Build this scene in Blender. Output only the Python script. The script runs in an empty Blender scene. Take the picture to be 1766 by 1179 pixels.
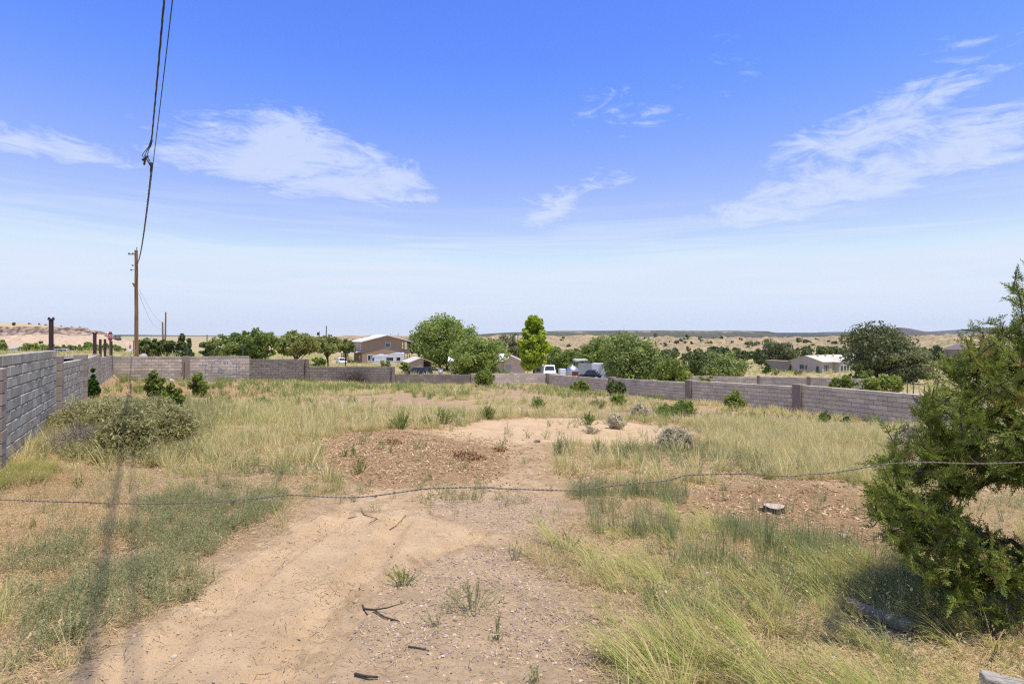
import bpy, math, random
import numpy as np
from mathutils import Matrix, Vector, Euler

SC = bpy.context.scene
COL = SC.collection
rng = np.random.default_rng(7)
R = math.radians

# ------------------------------------------------------------------ camera
CZ = 1.7                       # eye height over the road shoulder
F = 981.0                      # focal length in photograph pixels (20 mm on 36 mm)
HX, HY = 883.0, 578.0          # column of the optical axis, row of the horizon
cam_d = bpy.data.cameras.new("camera")
cam_d.lens = 20.0
cam_d.sensor_width = 36.0
cam_d.shift_y = -11.5 / 1766
cam_d.clip_start = 0.05
cam_d.clip_end = 40000
cam = bpy.data.objects.new("camera", cam_d)
cam.location = (0, 0, CZ)
cam.rotation_euler = (R(90), 0, 0)
COL.objects.link(cam)
SC.camera = cam

# ------------------------------------------------------------------ world, sun, exposure
SUN_EL, SUN_AZ = R(75.0), math.atan2(0.77, -0.64)      # azimuth measured from +Y towards +X
SUN_DIR = Vector((math.sin(SUN_AZ) * math.cos(SUN_EL), math.cos(SUN_AZ) * math.cos(SUN_EL), math.sin(SUN_EL)))
SC.view_settings.view_transform = 'Standard'
SC.view_settings.look = 'None'
SC.view_settings.gamma = 1
SC.view_settings.exposure = 0.0
SC.view_settings.use_curve_mapping = False
SC.cycles.use_denoising = False
SC.cycles.filter_width = 1.25
SC.cycles.use_adaptive_sampling = False
SC.cycles.sample_clamp_indirect = 6
W = bpy.data.worlds.new("World")
SC.world = W
W.use_nodes = True


class NT:
    """small node helper"""
    def __init__(s, tree):
        s.t = tree
        s.n = tree.nodes
        s.l = tree.links

    def add(s, typ, _ins=None, **props):
        nd = s.n.new(typ)
        for k, v in props.items():
            setattr(nd, k, v)
        for k, v in (_ins or {}).items():
            s.put(nd.inputs[k], v)
        return nd

    def put(s, sock, v):
        if isinstance(v, bpy.types.NodeSocket):
            s.l.new(v, sock)
        elif isinstance(v, bpy.types.Node):
            s.l.new(v.outputs[0], sock)
        else:
            if sock.type == 'RGBA' and len(v) == 3:
                v = (*v, 1)
            sock.default_value = v

    def m(s, op, a, b=0.0, c=0.0, clamp=False):
        nd = s.n.new('ShaderNodeMath')
        nd.operation = op
        nd.use_clamp = clamp
        s.put(nd.inputs[0], a)
        s.put(nd.inputs[1], b)
        s.put(nd.inputs[2], c)
        return nd.outputs[0]

    def ss(s, v, lo, hi, a=0.0, b=1.0):
        nd = s.n.new('ShaderNodeMapRange')
        nd.interpolation_type = 'SMOOTHSTEP'
        for i, q in enumerate((v, lo, hi, a, b)):
            s.put(nd.inputs[i], q)
        return nd.outputs[0]

    def mix(s, f, a, b, blend='MIX'):
        nd = s.n.new('ShaderNodeMix')
        nd.data_type = 'RGBA'
        nd.blend_type = blend
        s.put(nd.inputs[0], f)
        s.put(nd.inputs[6], a)
        s.put(nd.inputs[7], b)
        return nd.outputs[2]

    def noise(s, vec, scale, detail=4, rough=0.55, dist=0.0):
        nd = s.n.new('ShaderNodeTexNoise')
        s.put(nd.inputs['Vector'], vec)
        nd.inputs['Scale'].default_value = scale
        nd.inputs['Detail'].default_value = detail
        nd.inputs['Roughness'].default_value = rough
        nd.inputs['Distortion'].default_value = dist
        return nd.outputs['Fac']


def build_world():
    n = NT(W.node_tree)
    W.node_tree.nodes.clear()
    out = n.add('ShaderNodeOutputWorld')
    bg = n.add('ShaderNodeBackground')
    bg.inputs[1].default_value = 0.15
    n.l.new(bg.outputs[0], out.inputs[0])
    sky = n.add('ShaderNodeTexSky', sky_type='NISHITA', sun_disc=False)
    sky.sun_elevation = SUN_EL
    sky.sun_rotation = SUN_AZ
    sky.altitude = 1600
    sky.air_density = 1.25
    sky.dust_density = 0.7
    sky.ozone_density = 2.2
    tc = n.add('ShaderNodeTexCoord')
    vec = tc.outputs['Generated']
    sp = n.add('ShaderNodeSeparateXYZ', {0: vec})
    x, y, z = sp.outputs
    hs = n.add('ShaderNodeHueSaturation', {'Saturation': 1.32, 'Value': 1.74, 'Color': sky.outputs[0], 'Hue': n.ss(z, 0.08, 0.42, 0.552, 0.525)})
    base = n.mix(n.ss(z, 0.62, 0.45), hs.outputs[0], n.mix(1.0, hs.outputs[0], (4.7, 5.5, 6.6), 'DARKEN'))
    # --- cirrus: a high layer at a fixed height, streaked by the wind
    zz = n.m('ADD', n.m('MAXIMUM', z, 0.0), 0.10)
    u = n.m('DIVIDE', x, zz)
    v = n.m('DIVIDE', y, zz)
    uv = n.add('ShaderNodeCombineXYZ', {0: u, 1: v, 2: 0.0})
    az = n.m('ARCTAN2', x, y)
    el = n.m('ARCSINE', z)
    ae = n.add('ShaderNodeCombineXYZ', {0: az, 1: el, 2: 0.0})
    # wispy texture: stretched along a slanted wind
    mp = n.add('ShaderNodeMapping', {'Vector': ae})
    mp.inputs['Rotation'].default_value = (0, 0, R(-14))
    mp.inputs['Scale'].default_value = (3.2, 11.0, 1)
    w1 = n.noise(mp.outputs[0], 1.6, 9, 0.62, 1.5)
    mp2 = n.add('ShaderNodeMapping', {'Vector': ae})
    mp2.inputs['Rotation'].default_value = (0, 0, R(24))
    mp2.inputs['Scale'].default_value = (7.0, 20.0, 1)
    w2 = n.noise(mp2.outputs[0], 1.7, 8, 0.68, 2.2)
    wisp = n.m('MULTIPLY_ADD', w2, 0.5, n.m('MULTIPLY', w1, 0.6))
    total = None
    # (azimuth deg, elevation deg, half-width, half-height, tilt, strength) of the cloud fields
    fields = [(-19, 16.4, 9.5, 3.6, -10, 0.95), (-40, 14.3, 9, 1.6, -4, 0.85), (-42, 19, 9, 5, 0, 0.28), (-30, 17, 9, 3.5, 0, 0.25),
              (4.0, 12.8, 6, 2.6, 20, 0.9), (7.0, 21.5, 6, 2.6, 20, 0.6), (11, 14.8, 3, 1.2, 20, .5), (26, 16.0, 5.5, 2.6, 32, 0.62), (33.5, 17.6, 5, 2.0, 22, 0.85),
              (31, 12.8, 13, 2.4, 9, 0.85), (38.5, 24.5, 8, 4.5, 30, 0.40), (40, 16, 7, 5, 20, 0.5), (20, 10.8, 12, 2.0, 4, 0.5),
              (-14, 15.5, 9, 3.0, -25, 0.7), (-25, 14.2, 8, 2.2, -10, 0.55), (13, 19, 7, 3.5, 30, 0.35), (22, 24, 9, 4, 25, 0.4), (75, 25, 22, 9, 12, 0.7), (-80, 22, 25, 8, -8, 0.7), (140, 25, 30, 10, 5, 0.7), (-150, 28, 30, 9, -10, 0.7)]
    for a0, e0, sa, se, tilt, st in fields:
        da = n.m('SUBTRACT', az, R(a0))
        de = n.m('SUBTRACT', el, R(e0))
        c, s_ = math.cos(R(tilt)), math.sin(R(tilt))
        p = n.m('ADD', n.m('MULTIPLY', da, c / R(sa)), n.m('MULTIPLY', de, s_ / R(sa)))
        q = n.m('ADD', n.m('MULTIPLY', da, -s_ / R(se)), n.m('MULTIPLY', de, c / R(se)))
        d2 = n.m('ADD', n.m('MULTIPLY', p, p), n.m('MULTIPLY', q, q))
        g = n.m('MULTIPLY', n.m('EXPONENT', n.m('MULTIPLY', d2, -1.0)), st)
        total = g if total is None else n.m('ADD', total, g)
    total = n.m('ADD', total, n.m('ADD', n.ss(el, R(6), R(11), 0.0, 0.10), n.ss(el, R(30), R(44), 0.0, 0.45)))      # faint wisps low down; extra cirrus added overhead, unseen, to whiten the sky light
    thr = n.m('SUBTRACT', 0.80, n.m('MULTIPLY', n.m('MINIMUM', total, 1.2), 0.43))
    cl = n.ss(n.m('SUBTRACT', wisp, thr), 0.0, 0.30)
    cl = n.m('MULTIPLY', cl, n.m('MINIMUM', n.m('MULTIPLY', total, 1.1), 0.66))
    # thin horizontal veils low over the horizon
    mp3 = n.add('ShaderNodeMapping', {'Vector': ae})
    mp3.inputs['Rotation'].default_value = (0, 0, R(1.5))
    mp3.inputs['Scale'].default_value = (2.0, 34.0, 1)
    w3 = n.noise(mp3.outputs[0], 1.3, 7, 0.6, 0.8)
    low = n.m('MULTIPLY', n.ss(el, R(15), R(5)), n.ss(w3, 0.40, 0.70))
    low = n.m('MULTIPLY', low, 0.62)
    veil = n.m('MULTIPLY', n.ss(el, R(26), R(1)), 0.30)
    allc = n.m('MAXIMUM', cl, n.m('ADD', low, veil), clamp=True)
    colr = n.mix(allc, base, (5.2, 5.7, 6.6))
    n.put(bg.inputs[0], colr)


build_world()
sun_d = bpy.data.lights.new("sun", 'SUN')
sun_d.energy = 5.0
sun_d.angle = R(0.53)
sun_d.color = (1.0, 0.925, 0.79)
sun = bpy.data.objects.new("sun", sun_d)
sun.rotation_euler = (-SUN_DIR).to_track_quat('-Z', 'Y').to_euler()
sun.location = (0, 0, 60)
COL.objects.link(sun)


# ------------------------------------------------------------------ helpers
def P(px, py, d):
    """the world point at depth d seen at photograph pixel (px, py)"""
    return Vector(((px - HX) / F * d, d, CZ + (HY - py) / F * d))


def X(px, d):
    return (px - HX) / F * d


def Z(py, d):
    return CZ + (HY - py) / F * d


def sstep(a, b, x):
    t = np.clip((x - a) / (b - a), 0, 1)
    return t * t * (3 - 2 * t)


def vnoise(x, y, seed=0):
    x = np.asarray(x, float)
    y = np.asarray(y, float)
    xi = np.floor(x).astype(np.int64)
    yi = np.floor(y).astype(np.int64)
    fx, fy = x - xi, y - yi
    fx = fx * fx * (3 - 2 * fx)
    fy = fy * fy * (3 - 2 * fy)

    def h(i, j):
        n = (i * 374761393 + j * 668265263 + seed * 1442695041) & 0x7fffffff
        n = ((n ^ (n >> 13)) * 1274126177) & 0x7fffffff
        n = n ^ (n >> 16)
        return (n & 0xffff) / 65535.0
    a, b, c, d = h(xi, yi), h(xi + 1, yi), h(xi, yi + 1), h(xi + 1, yi + 1)
    return (a * (1 - fx) + b * fx) * (1 - fy) + (c * (1 - fx) + d * fx) * fy


def fbm(x, y, octs=4, seed=0, gain=0.5):
    s, a, t = 0, 1.0, 0
    for i in range(octs):
        s = s + a * vnoise(np.asarray(x) * 2 ** i + 17.3 * i, np.asarray(y) * 2 ** i - 9.1 * i, seed + i)
        t += a
        a *= gain
    return s / t


def ridged(x, y, octs=4, seed=0):
    s, a, t = 0, 1.0, 0
    for i in range(octs):
        v = 1 - np.abs(2 * vnoise(np.asarray(x) * 2 ** i, np.asarray(y) * 2 ** i, seed + i) - 1)
        s = s + a * v
        t += a
        a *= 0.5
    return s / t


def inpoly(x, y, poly):
    x = np.asarray(x)
    y = np.asarray(y)
    r = np.zeros(x.shape, bool)
    n = len(poly)
    for i in range(n):
        x0, y0 = poly[i]
        x1, y1 = poly[(i + 1) % n]
        if y0 == y1:
            continue
        c = ((y0 > y) != (y1 > y)) & (x < (x1 - x0) * (y - y0) / (y1 - y0) + x0)
        r ^= c
    return r


def tag(o, label=None, cat=None, group=None, kind=None):
    if label:
        o['label'] = label
    if cat:
        o['category'] = cat
    if group:
        o['group'] = group
    if kind:
        o['kind'] = kind
    return o


def empty(name, loc=(0, 0, 0), rz=0.0, label=None, cat=None, group=None):
    o = bpy.data.objects.new(name, None)
    o.empty_display_size = 0.2
    o.location = loc
    o.rotation_euler = (0, 0, rz)
    COL.objects.link(o)
    return tag(o, label, cat, group)


def link(name, me, parent=None, loc=(0, 0, 0), rot=(0, 0, 0)):
    o = bpy.data.objects.new(name, me)
    o.location = loc
    o.rotation_euler = rot
    COL.objects.link(o)
    if parent is not None:
        o.parent = parent
    return o


def mesh_np(name, V, Fq, mat, tint=None, smooth=False):
    """quads or triangles from numpy arrays"""
    V = np.asarray(V, np.float32).reshape(-1, 3)
    Fq = np.asarray(Fq, np.int32)
    k = Fq.shape[1]
    me = bpy.data.meshes.new(name)
    me.vertices.add(len(V))
    me.vertices.foreach_set('co', V.ravel())
    me.loops.add(Fq.size)
    me.loops.foreach_set('vertex_index', Fq.ravel())
    me.polygons.add(len(Fq))
    me.polygons.foreach_set('loop_start', np.arange(len(Fq), dtype=np.int32) * k)
    me.polygons.foreach_set('use_smooth', np.full(len(Fq), smooth, bool))
    if tint is not None:
        a = me.attributes.new('tint', 'FLOAT', 'POINT')
        a.data.foreach_set('value', np.asarray(tint, np.float32).ravel())
    me.update(calc_edges=True)
    if mat is not None:
        me.materials.append(mat)
    return me


class MB:
    """collects shapes into one mesh"""
    def __init__(s):
        s.v, s.f, s.t, s.mi = [], [], [], []
        s.cur = 0.5
        s.m = 0

    def add(s, vs, fs):
        b = len(s.v)
        s.v += [tuple(p) for p in vs]
        s.t += [s.cur] * len(vs)
        s.f += [tuple(b + i for i in f) for f in fs]
        s.mi += [s.m] * len(fs)

    def box(s, x0, x1, y0, y1, z0, z1, M=None):
        vs = [Vector(p) for p in ((x0, y0, z0), (x1, y0, z0), (x1, y1, z0), (x0, y1, z0), (x0, y0, z1), (x1, y0, z1), (x1, y1, z1), (x0, y1, z1))]
        if M:
            vs = [M @ p for p in vs]
        s.add(vs, [(0, 3, 2, 1), (4, 5, 6, 7), (0, 1, 5, 4), (1, 2, 6, 5), (2, 3, 7, 6), (3, 0, 4, 7)])
        return s

    def prism(s, prof, a0, a1, axis='y', M=None):
        """closed 2D outline extruded along an axis; prof pairs are the other two axes in order"""
        n = len(prof)

        def mk(p, a):
            return Vector({'y': (p[0], a, p[1]), 'x': (a, p[0], p[1]), 'z': (p[0], p[1], a)}[axis])
        vs = [mk(p, a0) for p in prof] + [mk(p, a1) for p in prof]
        if M:
            vs = [M @ p for p in vs]
        fs = [(i, (i + 1) % n, n + (i + 1) % n, n + i) for i in range(n)]
        fs += [tuple(range(n - 1, -1, -1)), tuple(range(n, 2 * n))]
        s.add(vs, fs)
        return s

    def tube(s, pts, rad, n=8, cap=True):
        pts = [Vector(p) for p in pts]
        rs = rad if isinstance(rad, (list, tuple)) else [rad] * len(pts)
        vs = []
        up = Vector((0.13, 0.21, 1)).normalized()
        for i, p in enumerate(pts):
            d = (pts[min(i + 1, len(pts) - 1)] - pts[max(i - 1, 0)]).normalized()
            u = up - d * up.dot(d)
            if u.length < 0.15:
                u = Vector((1, 0.1, 0)) - d * d.dot(Vector((1, 0.1, 0)))
            u.normalize()
            w = d.cross(u)
            for k in range(n):
                a = 2 * math.pi * k / n
                vs.append(p + (u * math.cos(a) + w * math.sin(a)) * rs[i])
        fs = []
        for i in range(len(pts) - 1):
            for k in range(n):
                fs.append((i * n + k, i * n + (k + 1) % n, (i + 1) * n + (k + 1) % n, (i + 1) * n + k))
        if cap:
            fs.append(tuple(range(n - 1, -1, -1)))
            fs.append(tuple((len(pts) - 1) * n + k for k in range(n)))
        s.add(vs, fs)
        return s

    def lathe(s, prof, n=16, M=None):
        vs, fs = [], []
        for r, z in prof:
            for k in range(n):
                a = 2 * math.pi * k / n
                vs.append(Vector((r * math.cos(a), r * math.sin(a), z)))
        if M:
            vs = [M @ p for p in vs]
        for i in range(len(prof) - 1):
            for k in range(n):
                fs.append((i * n + k, i * n + (k + 1) % n, (i + 1) * n + (k + 1) % n, (i + 1) * n + k))
        fs.append(tuple(range(n - 1, -1, -1)))
        fs.append(tuple((len(prof) - 1) * n + k for k in range(n)))
        s.add(vs, fs)
        return s

    def build(s, name, mats, parent=None, smooth=False, bevel=0, loc=(0, 0, 0), rot=(0, 0, 0)):
        me = bpy.data.meshes.new(name)
        me.from_pydata(s.v, [], s.f)
        if not isinstance(mats, (list, tuple)):
            mats = [mats]
        for m in mats:
            me.materials.append(m)
        me.polygons.foreach_set('material_index', s.mi)
        a = me.attributes.new('tint', 'FLOAT', 'POINT')
        a.data.foreach_set('value', s.t)
        if smooth:
            me.polygons.foreach_set('use_smooth', [True] * len(me.polygons))
        me.update()
        o = link(name, me, parent, loc, rot)
        if bevel:
            b = o.modifiers.new('bevel', 'BEVEL')
            b.width = bevel
            b.segments = 2
            b.limit_method = 'ANGLE'
        return o


# ------------------------------------------------------------------ materials
def bsdf_mat(name):
    m = bpy.data.materials.new(name)
    m.use_nodes = True
    m.node_tree.nodes.clear()
    n = NT(m.node_tree)
    out = n.add('ShaderNodeOutputMaterial')
    b = n.add('ShaderNodeBsdfPrincipled')
    n.l.new(b.outputs[0], out.inputs[0])
    return m, n, b, out


def pm(name, c1, c2=None, scale=8.0, rough=0.8, bump=0.0, bscale=40.0, metal=0.0, spec=0.3, rand=0.0, stretch=None, coords='Object'):
    """plain procedural material: two tones mottled by noise, per-object variation and fine relief"""
    m, n, b, out = bsdf_mat(name)
    c2 = c2 or tuple(v * 0.75 for v in c1)
    tc = n.add('ShaderNodeTexCoord')
    vec = tc.outputs[coords]
    if stretch:
        mp = n.add('ShaderNodeMapping', {'Vector': vec})
        mp.inputs['Scale'].default_value = stretch
        vec = mp.outputs[0]
    f = n.noise(vec, scale, 6, 0.6)
    f = n.ss(f, 0.3, 0.7)
    col = n.mix(f, c1, c2)
    if rand:
        oi = n.add('ShaderNodeObjectInfo')
        at = n.add('ShaderNodeAttribute', attribute_name='tint')
        rr = n.m('FRACT', n.m('ADD', n.m('MULTIPLY', oi.outputs['Random'], 7.31), n.m('MULTIPLY', at.outputs['Fac'], 5.17)))
        k = n.m('MULTIPLY_ADD', rr, 2 * rand, 1 - rand)
        kc = n.add('ShaderNodeCombineXYZ', {0: k, 1: k, 2: k})
        col = n.mix(1.0, col, kc.outputs[0], 'MULTIPLY')
    n.put(b.inputs['Base Color'], col)
    b.inputs['Roughness'].default_value = rough
    b.inputs['Metallic'].default_value = metal
    b.inputs['Specular IOR Level'].default_value = spec
    if bump:
        bn = n.noise(vec, bscale, 5, 0.65)
        bp = n.add('ShaderNodeBump', {'Strength': bump, 'Distance': 0.02, 'Height': bn})
        n.put(b.inputs['Normal'], bp.outputs[0])
    return m


def leaf_mat(name, dark, light, third=None, trans=0.35, rough=0.55, spec=0.25, rnd=0.35):
    """foliage: hue varies from leaf to leaf (tint) and from plant to plant"""
    m, n, b, out = bsdf_mat(name)
    at = n.add('ShaderNodeAttribute', attribute_name='tint')
    oi = n.add('ShaderNodeObjectInfo')
    f = n.m('ADD', n.m('MULTIPLY', at.outputs['Fac'], 1 - rnd), n.m('MULTIPLY', oi.outputs['Random'], rnd))
    col = n.mix(n.ss(f, 0.05, 0.85), dark, light)
    if third:
        col = n.mix(n.ss(at.outputs['Fac'], 0.86, 0.97), col, third)
    n.put(b.inputs['Base Color'], col)
    b.inputs['Roughness'].default_value = rough
    b.inputs['Specular IOR Level'].default_value = spec
    t = n.add('ShaderNodeBsdfTranslucent', {'Color': col})
    mx = n.add('ShaderNodeMixShader', {0: trans, 1: b.outputs[0], 2: t.outputs[0]})
    n.l.new(mx.outputs[0], out.inputs[0])
    return m


def block_mat(name, c1, c2, stain, rand=0.10, streak=0.3):
    m, n, b, out = bsdf_mat(name)
    g = n.add('ShaderNodeNewGeometry')
    pos = g.outputs['Position']
    oi = n.add('ShaderNodeObjectInfo')
    at = n.add('ShaderNodeAttribute', attribute_name='tint')
    rr = n.m('FRACT', n.m('ADD', n.m('MULTIPLY', oi.outputs['Random'], 7.31), n.m('MULTIPLY', at.outputs['Fac'], 5.17)))
    col = n.mix(rr, c1, c2)
    # weather streaks running down the face, and patches of dust
    mp = n.add('ShaderNodeMapping', {'Vector': pos})
    mp.inputs['Scale'].default_value = (9, 9, 0.9)
    s1 = n.ss(n.noise(mp.outputs[0], 1.0, 5, 0.6), 0.42, 0.72)
    col = n.mix(n.m('MULTIPLY', s1, streak), col, stain)
    s2 = n.ss(n.noise(pos, 0.55, 4, 0.6), 0.38, 0.68)
    col = n.mix(n.m('MULTIPLY', s2, 0.30), col, tuple(v * 0.72 for v in c1))
    sp = n.noise(pos, 85, 3, 0.7)
    k = n.m('MULTIPLY_ADD', sp, 0.5, 0.75)
    kr = n.m('MULTIPLY', k, n.m('MULTIPLY_ADD', rr, 2 * rand, 1 - rand))
    kc = n.add('ShaderNodeCombineXYZ', {0: kr, 1: kr, 2: kr})
    col = n.mix(1.0, col, kc.outputs[0], 'MULTIPLY')
    n.put(b.inputs['Base Color'], col)
    b.inputs['Roughness'].default_value = 0.92
    b.inputs['Specular IOR Level'].default_value = 0.15
    bp = n.add('ShaderNodeBump', {'Strength': 0.5, 'Distance': 0.012, 'Height': n.noise(pos, 60, 5, 0.7)})
    n.put(b.inputs['Normal'], bp.outputs[0])
    return m


M = {}
M['block_grey'] = block_mat('block_grey', (0.43, 0.385, 0.285), (0.55, 0.495, 0.37), (0.28, 0.245, 0.18))
M['block_light'] = block_mat('block_light', (0.526, 0.442, 0.336), (0.627, 0.538, 0.420), (0.426, 0.353, 0.263), streak=0.25)
M['block_mid'] = block_mat('block_mid', (0.389, 0.342, 0.271), (0.472, 0.413, 0.330), (0.295, 0.254, 0.201), streak=0.3)
M['block_dark'] = block_mat('block_dark', (0.230, 0.196, 0.155), (0.282, 0.241, 0.190), (0.167, 0.144, 0.115), rand=0.08, streak=0.5)
M['block_mauve'] = block_mat('block_mauve', (0.60, 0.52, 0.36), (0.70, 0.61, 0.43), (0.48, 0.41, 0.285), rand=0.08, streak=0.25)
M['block_pink'] = block_mat('block_pink', (0.36, 0.29, 0.23), (0.42, 0.34, 0.27), (0.27, 0.22, 0.18), rand=0.1)
M['mortar'] = pm('mortar', (0.22, 0.18, 0.135), (0.15, 0.12, 0.09), 6, 0.95, 0.4)
M['mortar_light'] = pm('mortar_light', (0.26, 0.23, 0.20), (0.19, 0.17, 0.145), 6, 0.95, 0.4)
M['pilaster'] = pm('pilaster', (0.25, 0.195, 0.15), (0.30, 0.24, 0.185), 3, 0.95, 0.4)
M['wood_pole'] = pm('wood_pole', (0.30, 0.17, 0.075), (0.17, 0.095, 0.045), 3, 0.85, 0.5, 20, stretch=(6, 6, 0.4))
M['wood_grey'] = pm('wood_grey', (0.24, 0.21, 0.18), (0.13, 0.11, 0.09), 4, 0.9, 0.5, 30, stretch=(6, 6, 0.6))
M['rust'] = pm('rust', (0.085, 0.05, 0.042), (0.045, 0.028, 0.025), 14, 0.8, 0.3)
M['cable'] = pm('cable', (0.03, 0.03, 0.032), (0.05, 0.05, 0.05), 10, 0.55)
M['galv'] = pm('galv', (0.25, 0.22, 0.17), (0.15, 0.13, 0.10), 60, 0.7, 0.2, 90, metal=0.0, spec=0.15)
M['white_roof'] = pm('white_roof', (0.80, 0.80, 0.80), (0.70, 0.70, 0.70), 2, 0.5)
M['cream_roof'] = pm('cream_roof', (0.66, 0.60, 0.46), (0.57, 0.52, 0.40), 1.5, 0.6)
M['stucco_brown'] = pm('stucco_brown', (0.36, 0.255, 0.175), (0.33, 0.235, 0.16), 0.8, 0.95, 0.3)
M['stucco_pink'] = pm('stucco_pink', (0.72, 0.56, 0.43), (0.64, 0.49, 0.38), 0.8, 0.95, 0.2)
M['siding_grey'] = pm('siding_grey', (0.52, 0.46, 0.36), (0.45, 0.40, 0.31), 0.8, 0.8)
M['tan_wall'] = pm('tan_wall', (0.30, 0.265, 0.20), (0.26, 0.23, 0.175), 0.8, 0.9)
M['tan_metal'] = pm('tan_metal', (0.50, 0.40, 0.28), (0.42, 0.34, 0.24), 2, 0.6)
M['purple_roof'] = pm('purple_roof', (0.19, 0.135, 0.13), (0.15, 0.11, 0.11), 1, 0.6)
M['wood_brown'] = pm('wood_brown', (0.10, 0.045, 0.025), (0.06, 0.03, 0.018), 3, 0.7)
M['glass'] = pm('glass', (0.02, 0.025, 0.03), (0.035, 0.04, 0.045), 1, 0.08, spec=0.6)
M['white_paint'] = pm('white_paint', (0.78, 0.78, 0.78), (0.68, 0.69, 0.70), 1.2, 0.4)
M['grey_paint'] = pm('grey_paint', (0.42, 0.43, 0.43), (0.35, 0.36, 0.36), 1.2, 0.5)
M['black_paint'] = pm('black_paint', (0.014, 0.014, 0.015), (0.02, 0.02, 0.02), 1.5, 0.4, spec=0.3)
M['tyre'] = pm('tyre', (0.018, 0.018, 0.018), (0.03, 0.03, 0.03), 20, 0.9)
M['chrome'] = pm('chrome', (0.60, 0.60, 0.58), (0.50, 0.50, 0.48), 4, 0.5, metal=1.0)
M['red_panel'] = pm('red_panel', (0.22, 0.04, 0.03), (0.16, 0.035, 0.028), 3, 0.6)
M['yellow_bus'] = pm('yellow_bus', (0.72, 0.36, 0.015), (0.62, 0.30, 0.012), 1.2, 0.45)
M['sign_red'] = pm('sign_red', (0.42, 0.015, 0.02), (0.34, 0.014, 0.018), 4, 0.45)
M['sign_white'] = pm('sign_white', (0.80, 0.80, 0.80), (0.72, 0.72, 0.72), 4, 0.5)
M['green_steel'] = pm('green_steel', (0.05, 0.085, 0.07), (0.07, 0.10, 0.085), 8, 0.7)
M['blue_spray'] = pm('blue_spray', (0.20, 0.26, 0.38), (0.32, 0.32, 0.34), 9, 0.9)
M['pale_spray'] = pm('pale_spray', (0.31, 0.29, 0.255), (0.22, 0.20, 0.17), 9, 0.9)
M['asphalt'] = pm('asphalt', (0.20, 0.19, 0.185), (0.165, 0.16, 0.155), 0.7, 0.9, 0.3, 30)
M['road_paint'] = pm('road_paint', (0.68, 0.66, 0.62), (0.5, 0.48, 0.45), 1, 0.8)
M['bark'] = pm('bark', (0.095, 0.07, 0.052), (0.05, 0.038, 0.03), 5, 0.95, 0.5, 25, stretch=(4, 4, 0.7))
M['bark_grey'] = pm('bark_grey', (0.20, 0.165, 0.135), (0.11, 0.09, 0.075), 6, 0.95, 0.5, 25, stretch=(4, 4, 0.7))
M['twig_red'] = pm('twig_red', (0.16, 0.09, 0.05), (0.10, 0.06, 0.04), 12, 0.9)
M['twig_grey'] = pm('twig_grey', (0.20, 0.165, 0.14), (0.12, 0.095, 0.08), 12, 0.95, rand=0.2)
M['stone_pale'] = pm('stone_pale', (0.58, 0.50, 0.41), (0.46, 0.38, 0.30), 5, 0.95, 0.6, 18)
M['stone_grey'] = pm('stone_grey', (0.44, 0.40, 0.33), (0.29, 0.26, 0.21), 7, 0.95, 0.7, 22)
M['stone_brown'] = pm('stone_brown', (0.20, 0.13, 0.085), (0.14, 0.09, 0.06), 8, 0.95, 0.7, 22)
M['log_wood'] = pm('log_wood', (0.56, 0.48, 0.36), (0.30, 0.25, 0.18), 5, 0.95, 0.8, 40, stretch=(9, 9, 0.8))
M['cut_wood'] = pm('cut_wood', (0.55, 0.45, 0.32), (0.42, 0.33, 0.23), 9, 0.9, 0.3)

LM = {}
LM['juniper'] = leaf_mat('juniper', (0.125, 0.165, 0.026), (0.36, 0.42, 0.072), (0.34, 0.23, 0.08), 0.40, rnd=0.2)
LM['juniper_far'] = leaf_mat('juniper_far', (0.070, 0.103, 0.029), (0.179, 0.218, 0.053), None, 0.25)
LM['deciduous'] = leaf_mat('deciduous', (0.134, 0.190, 0.036), (0.331, 0.402, 0.085), None, 0.42)
LM['elm'] = leaf_mat('elm', (0.119, 0.144, 0.050), (0.269, 0.281, 0.112), None, 0.36)
LM['olive'] = leaf_mat('olive', (0.175, 0.206, 0.050), (0.388, 0.400, 0.112), None, 0.42)
LM['bright'] = leaf_mat('bright', (0.209, 0.299, 0.022), (0.538, 0.628, 0.060), None, 0.45)
LM['vine'] = leaf_mat('vine', (0.04, 0.10, 0.012), (0.14, 0.26, 0.03), None, 0.40)
LM['willow'] = leaf_mat('willow', (0.156, 0.219, 0.056), (0.338, 0.400, 0.112), None, 0.42)
LM['saltbush'] = leaf_mat('saltbush', (0.30, 0.29, 0.11), (0.54, 0.50, 0.215), (0.52, 0.46, 0.20), 0.38)
LM['silver'] = leaf_mat('silver', (0.40, 0.36, 0.20), (0.68, 0.61, 0.40), None, 0.36)
LM['weed'] = leaf_mat('weed', (0.24, 0.265, 0.10), (0.47, 0.475, 0.22), (0.60, 0.46, 0.16), 0.36)
LM['green_tuft'] = leaf_mat('green_tuft', (0.15, 0.22, 0.04), (0.32, 0.40, 0.085), None, 0.42)
LM['straw'] = leaf_mat('straw', (0.58, 0.49, 0.19), (0.82, 0.71, 0.35), (0.42, 0.42, 0.15), 0.38, rnd=0.5)
LM['straw_green'] = leaf_mat('straw_green', (0.34, 0.39, 0.10), (0.62, 0.60, 0.23), (0.72, 0.56, 0.28), 0.38, rnd=0.55)
LM['lush'] = leaf_mat('lush', (0.252, 0.326, 0.063), (0.525, 0.557, 0.147), (0.72, 0.56, 0.26), 0.42, rnd=0.4)
LM['rye'] = leaf_mat('rye', (0.23, 0.29, 0.10), (0.42, 0.47, 0.19), (0.55, 0.46, 0.22), 0.38, rnd=0.4)
LM['thatch'] = leaf_mat('thatch', (0.48, 0.34, 0.15), (0.74, 0.56, 0.28), None, 0.25, rnd=0.5)
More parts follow.
